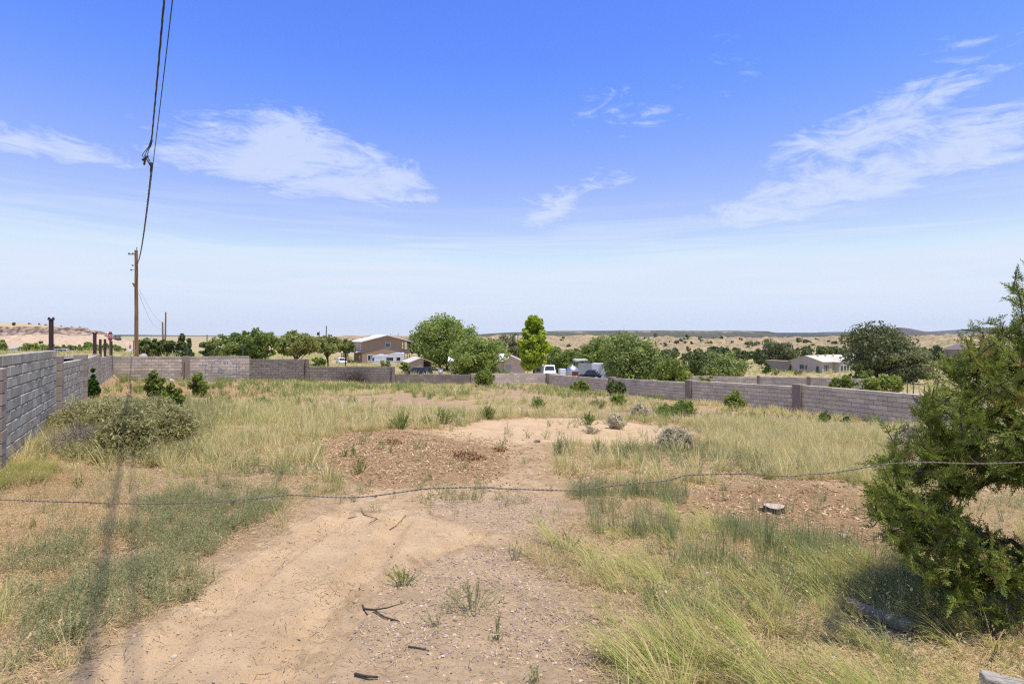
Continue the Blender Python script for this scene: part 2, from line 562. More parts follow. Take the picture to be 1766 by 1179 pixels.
LM['chip'] = leaf_mat('chip', (0.24, 0.14, 0.06), (0.60, 0.43, 0.22), (0.66, 0.50, 0.31), 0.0, 0.9, 0.1, rnd=0.85)
LM['chip_heap'] = leaf_mat('chip_heap', (0.26, 0.15, 0.065), (0.52, 0.35, 0.17), (0.62, 0.46, 0.27), 0.0, 0.9, 0.1, rnd=0.0)
LM['clod'] = leaf_mat('clod', (0.40, 0.265, 0.15), (0.58, 0.40, 0.235), None, 0.0, 0.95, 0.05, rnd=0.9)
LM['twig'] = leaf_mat('twig', (0.10, 0.07, 0.045), (0.34, 0.25, 0.16), None, 0.0, 0.9, 0.1, rnd=0.6)
LM['pebble'] = leaf_mat('pebble', (0.26, 0.20, 0.155), (0.52, 0.40, 0.29), (0.64, 0.54, 0.42), 0.0, 0.9, 0.15, rnd=0.9)

# ------------------------------------------------------------------ the lie of the land
LW = (-2.62, -0.634)                               # left wall: x = a + b*y
BW0, BW1 = np.array((-27.3, 38.5)), np.array((3.3, 53.0))
RW0, RW1 = np.array((3.3, 53.0)), np.array((18.6, 18.0))
OUT_R = np.array([-1.1, -0.70, -0.55, -0.25, 0.05, 0.45, 0.9])
OUT_Y = np.array([0, 10, 30, 45, 60, 80, 100, 150, 250, 400, 700, 1200, 9000.0])
OUT_Z = np.array([
    [0.6, 0.5, 0.3, 0.05, -0.25, -1.0, -1.7, -3.4, -6.3, -8.2, -9.0, -10, -12.0],
    [0.6, 0.5, 0.3, 0.05, -0.25, -1.0, -1.7, -3.4, -6.3, -8.2, -9.0, -10, -12.0],
    [0.4, 0.3, 0.0, -0.5, -1.0, -2.1, -3.0, -4.4, -6.3, -8.2, -9.0, -10, -12],
    [0.0, -0.6, -1.1, -1.5, -2.4, -3.9, -4.9, -5.7, -6.6, -8.0, -9.5, -10, -12],
    [0.0, -0.8, -1.8, -2.8, -3.8, -5.2, -6.2, -7.3, -8.0, -9.0, -9.5, -10, -12],
    [0.0, -1.0, -2.5, -3.7, -4.7, -5.9, -6.9, -8.0, -9.0, -9.8, -10, -10, -12],
    [0.0, -1.0, -2.5, -3.7, -4.7, -5.6, -6.2, -7.0, -8.0, -9.0, -10, -10, -12]])


def lot_plane(x, y):
    return -0.35 - 0.032 * x - 0.048 * y + 0.35 * np.exp(-(np.maximum(y, 0) / 5.0) ** 2)


def out_z(x, y):
    yy = np.maximum(y, 1e-3)
    r = np.clip(x / np.maximum(yy, 12.0), OUT_R[0], OUT_R[-1])
    i = np.clip(np.searchsorted(OUT_R, r) - 1, 0, len(OUT_R) - 2)
    f = (r - OUT_R[i]) / (OUT_R[i + 1] - OUT_R[i])
    f = f * f * (3 - 2 * f)
    cols = np.stack([np.interp(yy, OUT_Y, OUT_Z[k]) for k in range(len(OUT_R))])
    ii = np.arange(i.size)
    fl = cols.reshape(len(OUT_R), -1)
    z0 = fl[i.ravel(), ii].reshape(i.shape)
    z1 = fl[(i + 1).ravel(), ii].reshape(i.shape)
    return z0 * (1 - f) + z1 * f


def wall_sides(x, y):
    """signed distances to the three walls, positive inside the lot"""
    sl = (x - (LW[0] + LW[1] * y)) / math.hypot(1, LW[1])
    b = BW1 - BW0
    b = b / np.hypot(*b)
    sb = (x - BW0[0]) * b[1] - (y - BW0[1]) * b[0]
    r = RW1 - RW0
    r = r / np.hypot(*r)
    sr = (x - RW0[0]) * r[1] - (y - RW0[1]) * r[0]
    return sl, sb, sr


RUTS = []


def zt(x, y, detail=True):
    x = np.atleast_1d(np.asarray(x, float))
    y = np.atleast_1d(np.asarray(y, float))
    sl, sb, sr = wall_sides(x, y)
    lot = lot_plane(x, y)
    o = out_z(x, y)
    wl = sstep(-0.15, -0.55, sl) * sstep(7.0, 9.0, y)
    wb = sstep(-0.15, -0.6, sb) * (sl > -0.6)
    wr = sstep(-0.2, -4.0, sr) * sstep(10, 14, y)
    w = np.clip(np.maximum(np.maximum(wl, wb), wr), 0, 1)
    z = lot * (1 - w) + o * w
    if detail:
        near = np.clip(1 - np.abs(y) / 90, 0, 1)
        z = z + (fbm(x * 0.35, y * 0.35, 3, 3) - 0.5) * 0.22 * near
        z = z + (fbm(x * 1.6, y * 1.6, 3, 8) - 0.5) * 0.07 * near
        z = z + (fbm(x * 6, y * 6, 2, 11) - 0.5) * 0.034 * np.clip(1 - y / 22, 0, 1)
        z = z + (vnoise(x * 13, y * 13, 15) - 0.5) * 0.016 * np.clip(1 - y / 10, 0, 1)
        far = np.clip((y - 70) / 120, 0, 1)
        z = z + (fbm(x * 0.03, y * 0.03, 4, 21) - 0.5) * 1.2 * far
        for pts, wid, depth, tread in RUTS:
            bx = np.full(x.shape, 1e9)
            bs = np.zeros(x.shape)
            s0 = 0.0
            sel = (y < 14) & (y > 1) & (np.abs(x) < 8)
            xs, ys = x[sel], y[sel]
            bd = np.full(xs.shape, 1e9)
            bl = np.zeros(xs.shape)
            for (ax, ay), (cx, cy) in zip(pts[:-1], pts[1:]):
                dx, dy = cx - ax, cy - ay
                L = math.hypot(dx, dy)
                t = np.clip(((xs - ax) * dx + (ys - ay) * dy) / L ** 2, 0, 1)
                side = ((xs - ax) * dy - (ys - ay) * dx) / L
                dd = np.hypot(xs - ax - t * dx, ys - ay - t * dy)
                k = dd < np.abs(bd)
                bl = np.where(k, s0 + t * L, bl)
                bd = np.where(k, dd * np.sign(side + 1e-9), bd)
                s0 += L
            prof = -depth * sstep(wid, wid * 0.75, np.abs(bd)) + depth * 0.5 * np.exp(-((np.abs(bd) - wid * 1.25) / (wid * 0.3)) ** 2)
            ph = (bl + np.abs(bd) * 0.5) / 0.19
            bars = np.where((ph % 1) < 0.5, 1.0, 0.0) * sstep(wid, wid * 0.8, np.abs(bd)) * sstep(0.0, wid * 0.15, np.abs(bd))
            patch = sstep(0.32, 0.48, fbm(xs * 1.3, ys * 1.3, 2, 31))
            z[sel] += prof + bars * tread * patch
    return z


def zt1(x, y):
    return float(zt(x, y)[0])


def gp(px, py, dmin=1.2, dmax=60.0):
    """where the photograph's pixel meets the lot"""
    r, s = (px - HX) / F, (HY - py) / F
    d = np.geomspace(dmin, dmax, 500)
    g = zt(r * d, d, False) - (CZ + s * d)
    k = int(np.argmax(g >= 0)) if (g >= 0).any() else len(d) - 1
    return (r * d[k], d[k])


def gpoly(pts):
    return [gp(*p) for p in pts]


def G(px, py, dz=0.0):
    x, y = gp(px, py)
    return Vector((x, y, zt1(x, y) + dz))


BARE = gpoly([(-250, 1500), (60, 1200), (200, 1100), (300, 1030), (400, 960), (480, 905), (560, 855), (600, 800), (575, 760), (640, 744), (760, 742), (830, 728), (900, 721), (1010, 721),
              (1190, 738), (1195, 768), (1090, 772), (1010, 766), (930, 780), (985, 850), (1010, 885), (960, 915), (880, 950), (960, 985), (1010, 1030), (1040, 1090), (1010, 1200), (1000, 1500)])
SANDP = gpoly([(-200, 1500), (120, 1200), (260, 1090), (420, 960), (540, 890), (640, 880), (760, 890), (860, 920), (800, 950), (700, 965), (620, 1010), (560, 1090), (500, 1200), (330, 1500)])
SANDF = gpoly([(740, 742), (830, 728), (900, 721), (1010, 721), (1190, 738), (1195, 768), (1090, 772), (1010, 764), (900, 768), (800, 768)])
MULCH = gpoly([(545, 765), (600, 748), (700, 742), (790, 755), (850, 772), (890, 790), (880, 825), (780, 835), (680, 838), (600, 830), (560, 800)])
MULCH2 = gpoly([(1130, 860), (1220, 835), (1330, 832), (1460, 835), (1530, 870), (1600, 930), (1766, 880), (1766, 1010), (1560, 985), (1420, 935), (1300, 905), (1150, 900)])
GRAVEL = gpoly([(430, 1500), (560, 1200), (600, 1080), (640, 1010), (720, 960), (860, 935), (950, 920), (1000, 985), (1040, 1060), (1060, 1200), (1050, 1500)])
GRAVEL2 = gpoly([(740, 850), (960, 850), (1000, 890), (900, 920), (780, 900)])
RUTS += [([gp(*p) for p in ((430, 1200), (500, 1110), (560, 1050), (620, 990), (668, 930), (690, 895))], 0.16, 0.055, 0.042),
         ([gp(*p) for p in ((190, 1200), (330, 1080), (430, 1000), (520, 935), (590, 890))], 0.17, 0.050, 0.034),
         ([gp(*p) for p in ((500, 1200), (590, 1075), (690, 985), (830, 915))], 0.11, 0.035, 0.0)]


def soft(x, y, poly, j=0.35, sc=1.1, seed=5):
    """polygon test with a ragged, noise-pushed edge"""
    dx = (fbm(x * sc, y * sc, 3, seed) - 0.5) * 2 * j
    dy = (fbm(x * sc + 31, y * sc, 3, seed + 9) - 0.5) * 2 * j
    return inpoly(x + dx, y + dy, poly)


def blur(x, y, polys, rad, n=9):
    """coverage of a point's neighbourhood by the polygons, 0 to 1"""
    x = np.asarray(x)
    y = np.asarray(y)
    out = np.zeros(x.shape)
    sel = (np.abs(x) < 45) & (y > 1) & (y < 62)
    xs, ys = x[sel], y[sel]
    acc = np.zeros(xs.shape)
    for k in range(n):
        a, q = k * 2.4, rad * math.sqrt((k + .5) / n) * (0.6 + ys / 14)
        hit = np.zeros(xs.shape, bool)
        for p in polys:
            hit |= inpoly(xs + q * math.cos(a), ys + q * math.sin(a), p)
        acc += hit
    out[sel] = acc / n
    return out


def graded(knots):
    out = [knots[0][0]]
    for (a, st), (b, _) in zip(knots[:-1], knots[1:]):
        n = max(1, int(round((b - a) / st)))
        out += list(a + (b - a) * np.arange(1, n + 1) / n)
    return np.array(out)


def grid_mesh(name, xs, ys, zf, mat, attrs=None):
    XX, YY = np.meshgrid(xs, ys)
    ZZ = zf(XX.ravel(), YY.ravel())
    V = np.stack([XX.ravel(), YY.ravel(), ZZ], 1)
    nx, ny = len(xs), len(ys)
    idx = np.arange(nx * ny).reshape(ny, nx)
    Fq = np.stack([idx[:-1, :-1], idx[:-1, 1:], idx[1:, 1:], idx[1:, :-1]], -1).reshape(-1, 4)
    me = mesh_np(name, V, Fq, mat, None, True)
    for k, fn in (attrs or {}).items():
        a = me.attributes.new(k, 'FLOAT', 'POINT')
        a.data.foreach_set('value', np.asarray(fn(XX.ravel(), YY.ravel()), np.float32))
    return me


def ground_material():
    m, n, b, out = bsdf_mat('ground_soil')
    g = n.add('ShaderNodeNewGeometry')
    pos = g.outputs['Position']

    def at(k):
        return n.add('ShaderNodeAttribute', attribute_name=k).outputs['Fac']
    jn = n.m('MULTIPLY', n.m('SUBTRACT', n.noise(pos, 3.5, 6, 0.75), 0.5), 1.3)
    n1 = n.noise(pos, 0.35, 5, 0.6)
    n2 = n.noise(pos, 2.2, 6, 0.65)
    n3 = n.noise(pos, 26, 4, 0.7)
    n4 = n.noise(pos, 140, 3, 0.7)
    sand = n.mix(n.ss(n2, 0.3, 0.7), (0.65, 0.465, 0.255), (0.53, 0.37, 0.20))
    sand = n.mix(n.m('MULTIPLY', n.ss(n1, 0.45, 0.7), 0.45), sand, (0.66, 0.475, 0.28))
    soil = n.mix(n.ss(n2, 0.32, 0.68), (0.50, 0.355, 0.19), (0.36, 0.25, 0.13))
    litter = n.mix(n.ss(n3, 0.35, 0.65), (0.52, 0.375, 0.19), (0.36, 0.24, 0.12))
    litter = n.mix(n.ss(n1, 0.35, 0.65), litter, (0.36, 0.25, 0.15))
    orange = n.mix(n.ss(n3, 0.35, 0.65), (0.47, 0.29, 0.15), (0.34, 0.20, 0.10))
    mulch = n.mix(n.ss(n3, 0.3, 0.7), (0.47, 0.305, 0.15), (0.22, 0.13, 0.06))
    grav = n.mix(n.ss(n3, 0.3, 0.7), (0.55, 0.40, 0.23), (0.34, 0.25, 0.145))
    far = n.mix(n.ss(n1, 0.35, 0.65), (0.39, 0.34, 0.155), (0.43, 0.33, 0.18))

    def k(a):
        return n.ss(n.m('ADD', at(a), jn), 0.35, 0.65)
    col = n.mix(k('grassy'), soil, litter)
    col = n.mix(k('orange'), col, orange)
    col = n.mix(k('sand'), col, sand)
    col = n.mix(n.m('MULTIPLY', k('gravel'), 0.5), col, grav)
    col = n.mix(n.m('MULTIPLY', k('mulch'), 0.95), col, mulch)
    col = n.mix(k('outside'), col, far)
    sp = n.m('MULTIPLY_ADD', n4, 0.55, 0.725)
    kc = n.add('ShaderNodeCombineXYZ', {0: sp, 1: sp, 2: sp})
    col = n.mix(1.0, col, kc.outputs[0], 'MULTIPLY')
    # small pale and dark grit
    vo = n.add('ShaderNodeTexVoronoi', {'Vector': pos, 'Scale': 42.0, 'Randomness': 1.0})
    grit = n.m('MULTIPLY', n.ss(vo.outputs['Distance'], 0.28, 0.16), n.ss(n3, 0.50, 0.62))
    vc = n.add('ShaderNodeSeparateColor', {0: vo.outputs['Color']})
    gcol = n.mix(vc.outputs[0], (0.16, 0.11, 0.08), (0.66, 0.56, 0.46))
    col = n.mix(n.m('MULTIPLY', grit, 0.75), col, gcol)
    n.put(b.inputs['Base Color'], col)
    b.inputs['Roughness'].default_value = 0.97
    b.inputs['Specular IOR Level'].default_value = 0.08
    h = n.m('ADD', n.m('MULTIPLY', n3, 0.6), n.m('ADD', n.m('MULTIPLY', n4, 0.3), n.m('MULTIPLY', grit, 0.5)))
    bp = n.add('ShaderNodeBump', {'Strength': 0.9, 'Distance': 0.045, 'Height': h})
    n.put(b.inputs['Normal'], bp.outputs[0])
    return m


def a_grassy(x, y):
    return (~soft(x, y, BARE)).astype(float) * (fbm(x * 0.5, y * 0.5, 3, 44) * 1.2 + 0.15)


def a_orange(x, y):
    return np.where((inpoly(x, y, ORANGE) | inpoly(x, y, ORANGE2)), 1.0, 0.0)


def a_outside(x, y):
    sl, sb, sr = wall_sides(x, y)
    return np.where(((sl < -0.3) | (sb < -0.3) | (sr < -0.3)) & (y > 8), 1.0, 0.0)


ORANGE = gpoly([(0, 840), (120, 830), (230, 860), (220, 930), (120, 1000), (0, 1010)])
ORANGE2 = gpoly([(190, 662), (250, 656), (420, 665), (520, 672), (450, 690), (330, 690), (230, 682)])
gm = grid_mesh('ground',
               np.concatenate([-np.geomspace(9000, 40, 60)[:-1], graded([(-40, 0.8), (-16, 0.25), (-5, 0.06), (5, 0.25), (20, 0.8), (60, 1)]), np.geomspace(60, 9000, 55)[1:]]),
               np.concatenate([graded([(-40, 4), (1.5, 0.05), (8.5, 0.12), (16, 0.3), (62, 1)]), np.geomspace(62, 9000, 90)[1:]]),
               zt, ground_material(),
               {'sand': lambda x, y: np.maximum(blur(x, y, [SANDP, SANDF], .45), .50 * blur(x, y, [BARE], .5)),
                'gravel': lambda x, y: blur(x, y, [GRAVEL, GRAVEL2], .65) * .9,
                'mulch': lambda x, y: np.maximum(blur(x, y, [MULCH], .6), .72 * blur(x, y, [MULCH2], .5)),
                'grassy': a_grassy, 'orange': lambda x, y: blur(x, y, [ORANGE, ORANGE2], .8), 'outside': a_outside})
tag(link('ground', gm), kind='structure')


# cross street beyond the left wall
def strip(name, x0, x1, y0, y1, dz, mat, nx=60, ny=6):
    me = grid_mesh(name, np.linspace(x0, x1, nx), np.linspace(y0, y1, ny), lambda x, y: 0.30 - 0.0 * x + dz, mat)
    return tag(link(name, me), kind='structure')


strip('road', -140, -25.2, 27.5, 36.6, 0.06, M['asphalt'])
strip('road_marking', -140, -25.2, 31.6, 31.75, 0.064, M['road_paint'])
strip('road_marking', -140, -25.2, 35.8, 35.95, 0.064, M['road_paint'])


# ------------------------------------------------------------------ badlands, mesas
def slope_mat(name, flat1, flat2, steep1, steep2, lo=0.55, hi=0.9, sc=0.02, band=None, speck=None):
    """gentle slopes take one colour (grass), steep ones another (bare earth)"""
    m, n, b, out = bsdf_mat(name)
    g = n.add('ShaderNodeNewGeometry')
    pos = g.outputs['Position']
    nz = n.add('ShaderNodeSeparateXYZ', {0: g.outputs['True Normal']}).outputs[2]
    n1 = n.ss(n.noise(pos, sc, 6, 0.65), 0.35, 0.65)
    n2 = n.ss(n.noise(pos, sc * 6, 6, 0.7), 0.35, 0.65)
    fl = n.mix(n1, flat1, flat2)
    st = n.mix(n2, steep1, steep2)
    if band:
        z = n.add('ShaderNodeSeparateXYZ', {0: pos}).outputs[2]
        mp = n.add('ShaderNodeCombineXYZ', {0: 0.0, 1: 0.0, 2: n.m('ADD', z, n.m('MULTIPLY', n1, 1.0))})
        st = n.mix(n.m('MULTIPLY', n.ss(n.noise(mp.outputs[0], band, 3, 0.7), 0.42, 0.60), 0.55), st, tuple(v * 0.62 for v in steep2))
    wob = n.m('MULTIPLY', n.m('SUBTRACT', n.noise(pos, sc * 3, 5, 0.7), 0.5), 0.10)
    col = n.mix(n.ss(n.m('ADD', nz, wob), lo, hi), st, fl)
    if speck:
        vo = n.add('ShaderNodeTexVoronoi', {'Vector': pos, 'Scale': speck[0]})
        col = n.mix(n.m('MULTIPLY', n.ss(vo.outputs['Distance'], speck[1], speck[1] * 0.6), speck[2]), col, speck[3])
    n.put(b.inputs['Base Color'], col)
    b.inputs['Roughness'].default_value = 1.0
    b.inputs['Specular IOR Level'].default_value = 0.0
    bp = n.add('ShaderNodeBump', {'Strength': 0.6, 'Distance': 1.0, 'Height': n.noise(pos, sc * 12, 6, 0.7)})
    n.put(b.inputs['Normal'], bp.outputs[0])
    return m


BAD = slope_mat('badlands', (0.28, 0.26, 0.115), (0.38, 0.305, 0.165), (0.45, 0.34, 0.20), (0.27, 0.20, 0.115), 0.945, 0.992, 0.03, speck=(0.30, 0.40, 0.7, (0.10, 0.105, 0.045)))


def bad_z(x, y):
    prof = np.interp(y, [170, 230, 330, 450, 620, 800, 950, 1100], [-12, -9.6, -9.0, -8.2, -6.4, -5.0, -7, -16])
    r = x / np.maximum(y, 1)
    amp = np.interp(y, [200, 300, 450, 900], [0.3, 4.5, 11.0, 11.0])
    z = prof + (ridged(x * 0.016, y * 0.020, 5, 51) - 0.62) * amp * 2.0 + (fbm(x * 0.005, y * 0.005, 3, 61) - 0.5) * 5 * np.clip((y - 250) / 300, 0, 1)
    z = z + 6.0 * sstep(0.62, 0.95, r) * sstep(250, 500, y)
    z = np.where(r < -0.30, z - 15 * sstep(-0.30, -0.42, r), z)
    edge = np.minimum(np.minimum(x + 420, 1080 - x), np.minimum(y - 175, 1090 - y))
    return np.where(edge < 12, z - 8, z)


tag(link('badland_hills', grid_mesh('badland_hills', np.arange(-420, 1081, 3.6), np.concatenate([np.arange(175, 560, 3.2), np.arange(560, 1091, 7)]), bad_z, BAD)), kind='structure')

def mesa_mat():
    m, n, b, out = bsdf_mat('mesa_rock')
    pos = n.add('ShaderNodeNewGeometry').outputs['Position']
    n1 = n.noise(pos, 0.05, 6, 0.65)
    n2 = n.noise(pos, 0.35, 6, 0.7)

    def at(k):
        return n.add('ShaderNodeAttribute', attribute_name=k).outputs['Fac']
    talus = n.mix(n.ss(n2, 0.35, 0.65), (0.60, 0.455, 0.30), (0.47, 0.345, 0.225))
    talus = n.mix(n.m('MULTIPLY', n.ss(n1, 0.5, 0.65), 0.5), talus, (0.40, 0.33, 0.20))
    grass = n.mix(n.ss(n1, 0.35, 0.65), (0.47, 0.40, 0.17), (0.52, 0.39, 0.22))
    mp = n.add('ShaderNodeMapping', {'Vector': pos})
    mp.inputs['Scale'].default_value = (0.25, 0.25, 0.6)
    rock = n.mix(n.ss(n.noise(mp.outputs[0], 1.0, 6, 0.7), 0.40, 0.60), (0.13, 0.095, 0.075), (0.46, 0.34, 0.25))
    w = n.m('MULTIPLY', n.m('SUBTRACT', n2, 0.5), 0.8)
    col = n.mix(n.ss(n.m('ADD', at('cliff'), w), 0.35, 0.65), talus, rock)
    col = n.mix(n.ss(n.m('ADD', at('top'), w), 0.4, 0.6), col, grass)
    vo = n.add('ShaderNodeTexVoronoi', {'Vector': pos, 'Scale': 0.30})
    col = n.mix(n.m('MULTIPLY', n.ss(vo.outputs['Distance'], 0.24, 0.14), 0.6), col, (0.15, 0.14, 0.07))
    n.put(b.inputs['Base Color'], col)
    b.inputs['Roughness'].default_value = 1.0
    b.inputs['Specular IOR Level'].default_value = 0.0
    bp = n.add('ShaderNodeBump', {'Strength': 0.8, 'Distance': 1.0, 'Height': n2})
    n.put(b.inputs['Normal'], bp.outputs[0])
    return m


def mesa_t(x, y):
    wob = (fbm(x * 0.02, y * 0.02, 4, 71) - 0.5) * 30 + (ridged(x * 0.05, y * 0.03, 3, 75) - 0.6) * 14
    return np.minimum(y - 352, (-0.662 * y - x) * 0.9) + wob


def mesa_z(x, y):
    t = mesa_t(x, y)
    h = np.interp(t, [-10, 0, 30, 34, 37, 110, 190], [-9.8, -7.6, 2.4, 3.2, 7.8, 11.8, 12.6])
    h = h + (fbm(x * 0.06, y * 0.06, 4, 81) - 0.5) * 1.6 + (ridged(x * .12, y * .05, 3, 85) - .6) * 2.2 * sstep(2, 14, t) * sstep(34, 26, t)
    h = np.where(h > 2, 2 + (h - 2) * np.interp(x / y, [-1.05, -0.86, -0.74, -0.665], [0.95, 1.0, 0.74, 0.5]), h)
    edge = np.minimum(np.minimum(x + 640, -226 - x), np.minimum(y - 335, 620 - y))
    return np.where(edge < 4, -16, h)


tag(link('mesa', grid_mesh('mesa', np.arange(-640, -227, 1.5), np.concatenate([np.arange(335, 430, 1.0), np.arange(430, 621, 6)]), mesa_z, mesa_mat(),
                           {'top': lambda x, y: sstep(35, 42, mesa_t(x, y)), 'cliff': lambda x, y: sstep(26, 30, mesa_t(x, y)) * sstep(44, 38, mesa_t(x, y))})), kind='structure')


def ridge(name, d0, depth, prof, base, mat, seed, rough=1.0, nx=300, ny=30, gul=0.02):
    """a far ridge: skyline given as (pixel column, row), face falling towards us, plateau behind"""
    px = np.array([p[0] for p in prof], float)
    py = np.array([p[1] for p in prof], float)
    xs = np.linspace(X(px[0], d0), X(px[-1], d0), nx)
    ys = np.concatenate([np.linspace(d0 - depth, d0, ny), np.linspace(d0, d0 + depth, 8)[1:]])

    def zf(x, y):
        c = np.interp(x / d0 * F + HX, px, py)
        top = CZ + (HY - c) / F * d0
        wob = (ridged(x * gul, y * gul * 0.6, 4, seed) - 0.6) * 0.5 * rough
        t = np.clip((y - (d0 - depth)) / depth + wob * np.clip((d0 - y) / depth, 0, 1) * 1.4, 0, 1)
        sh = np.interp(t, [0, 0.55, 0.86, 0.93, 1], [0, 0.35, 0.72, 0.97, 1.0])
        z = base + (top - base) * sh + (fbm(x * gul * 2, y * gul * 2, 4, seed + 5) - 0.5) * rough * (top - base) * 0.10 * (t < 0.98)
        return np.where(y > d0, base + (top - base) * np.interp(y, [d0, d0 + depth], [1, 0.6]), z)
    return tag(link(name, grid_mesh(name, xs, ys, zf, mat)), kind='structure')


FAR1 = slope_mat('far_ridge', (0.085, 0.095, 0.06), (0.11, 0.11, 0.07), (0.36, 0.25, 0.19), (0.22, 0.165, 0.14), 0.93, 0.985, 0.004, speck=(0.035, 0.42, 0.65, (0.07, 0.08, 0.06)))
FAR2 = slope_mat('far_forest', (0.05, 0.065, 0.05), (0.075, 0.085, 0.06), (0.07, 0.075, 0.065), (0.055, 0.06, 0.055), 0.8, 0.95, 0.002)
FAR3 = slope_mat('dark_hill', (0.10, 0.085, 0.075), (0.13, 0.11, 0.09), (0.11, 0.085, 0.08), (0.08, 0.065, 0.06), 0.8, 0.95, 0.006, speck=(0.05, 0.42, 0.6, (0.05, 0.06, 0.04)))
ridge('far_ridge', 2400, 420, [(560, 592), (640, 588), (760, 582), (815, 577), (860, 574), (900, 572.5), (960, 570.5), (1040, 570), (1150, 569.5), (1220, 570.5), (1275, 570), (1300, 573), (1350, 579), (1420, 590)], -12, FAR1, 91, 1.0, 420, 44, 0.009)
ridge('far_ridge', 4600, 600, [(1180, 580), (1240, 572), (1280, 570.5), (1320, 570.8), (1336, 573.5), (1400, 573.5), (1440, 580)], -12, FAR2, 97, 0.5, 120, 20, 0.004)
ridge('far_ridge', 6200, 700, [(1340, 582), (1390, 574.5), (1420, 572.5), (1500, 571.5), (1560, 574), (1620, 580)], -12, FAR2, 101, 0.4, 120, 20, 0.003)
ridge('far_ridge', 7800, 800, [(1500, 580), (1580, 573), (1650, 568.5), (1700, 565), (1766, 562), (1850, 560), (2050, 566)], -12, FAR2, 103, 0.4, 120, 20, 0.003)
ridge('far_ridge', 8000, 800, [(-220, 580), (100, 577), (235, 577), (330, 578.5), (400, 578.5), (480, 579.5), (560, 583), (640, 586)], -12, FAR2, 107, 0.3, 120, 20, 0.003)
ridge('dark_hill', 1500, 200, [(1200, 592), (1250, 587), (1285, 579), (1310, 577), (1345, 580), (1380, 582), (1450, 584), (1560, 583), (1700, 585), (1766, 587)], -10, FAR3, 111, 1.0, 200, 24, 0.02)
ridge('dark_hill', 3400, 420, [(1470, 582), (1510, 572.5), (1535, 566), (1550, 564.5), (1566, 566.5), (1590, 571), (1640, 577), (1720, 582)], -12, FAR3, 113, 0.5, 100, 20, 0.006)


def haze_box():
    m = bpy.data.materials.new('haze')
    m.use_nodes = True
    m.node_tree.nodes.clear()
    n = NT(m.node_tree)
    out = n.add('ShaderNodeOutputMaterial')
    v = n.add('ShaderNodeVolumePrincipled')
    v.inputs['Color'].default_value = (0.94, 0.97, 1.0, 1)
    v.inputs['Density'].default_value = 0.00004
    v.inputs['Anisotropy'].default_value = 0.2
    n.l.new(v.outputs[0], out.inputs['Volume'])
    mb = MB()
    mb.box(-9300, 9300, -80, 9600, -18, 230)
    tag(mb.build('haze', m), kind='stuff')


haze_box()


# ------------------------------------------------------------------ block walls
def block_mesh(L, H, D, shear, var, name='block'):
    """one hollow-core block: slightly chamfered face, chipped corner, rough end; sheared to the slope of its course"""
    h = H / 2
    c = 0.012
    rr = random.Random(var * 7 + int(L * 1000))
    pr = [(-L / 2, -h), (L / 2, -h), (L / 2, h), (-L / 2, h)]
    vs, fs = [], []

    def ring(y, k):
        for i, (x, z) in enumerate(pr):
            j = rr.uniform(-0.004, 0.004)
            vs.append((x * (1 - k / L * 2) + j, y + rr.uniform(-.003, .003), z * (1 - k / h) + rr.uniform(-.003, .003) + shear * x))
    ring(-D / 2, c)
    ring(-D / 2 + c, 0)
    ring(D / 2 - c, 0)
    ring(D / 2, c)
    for a in range(3):
        for i in range(4):
            fs.append((a * 4 + i, a * 4 + (i + 1) % 4, a * 4 + 4 + (i + 1) % 4, a * 4 + 4 + i))
    fs.append((3, 2, 1, 0))
    fs.append((12, 13, 14, 15))
    me = bpy.data.meshes.new(name)
    me.from_pydata(vs, [], [tuple(reversed(f)) for f in fs])
    me.update()
    return me


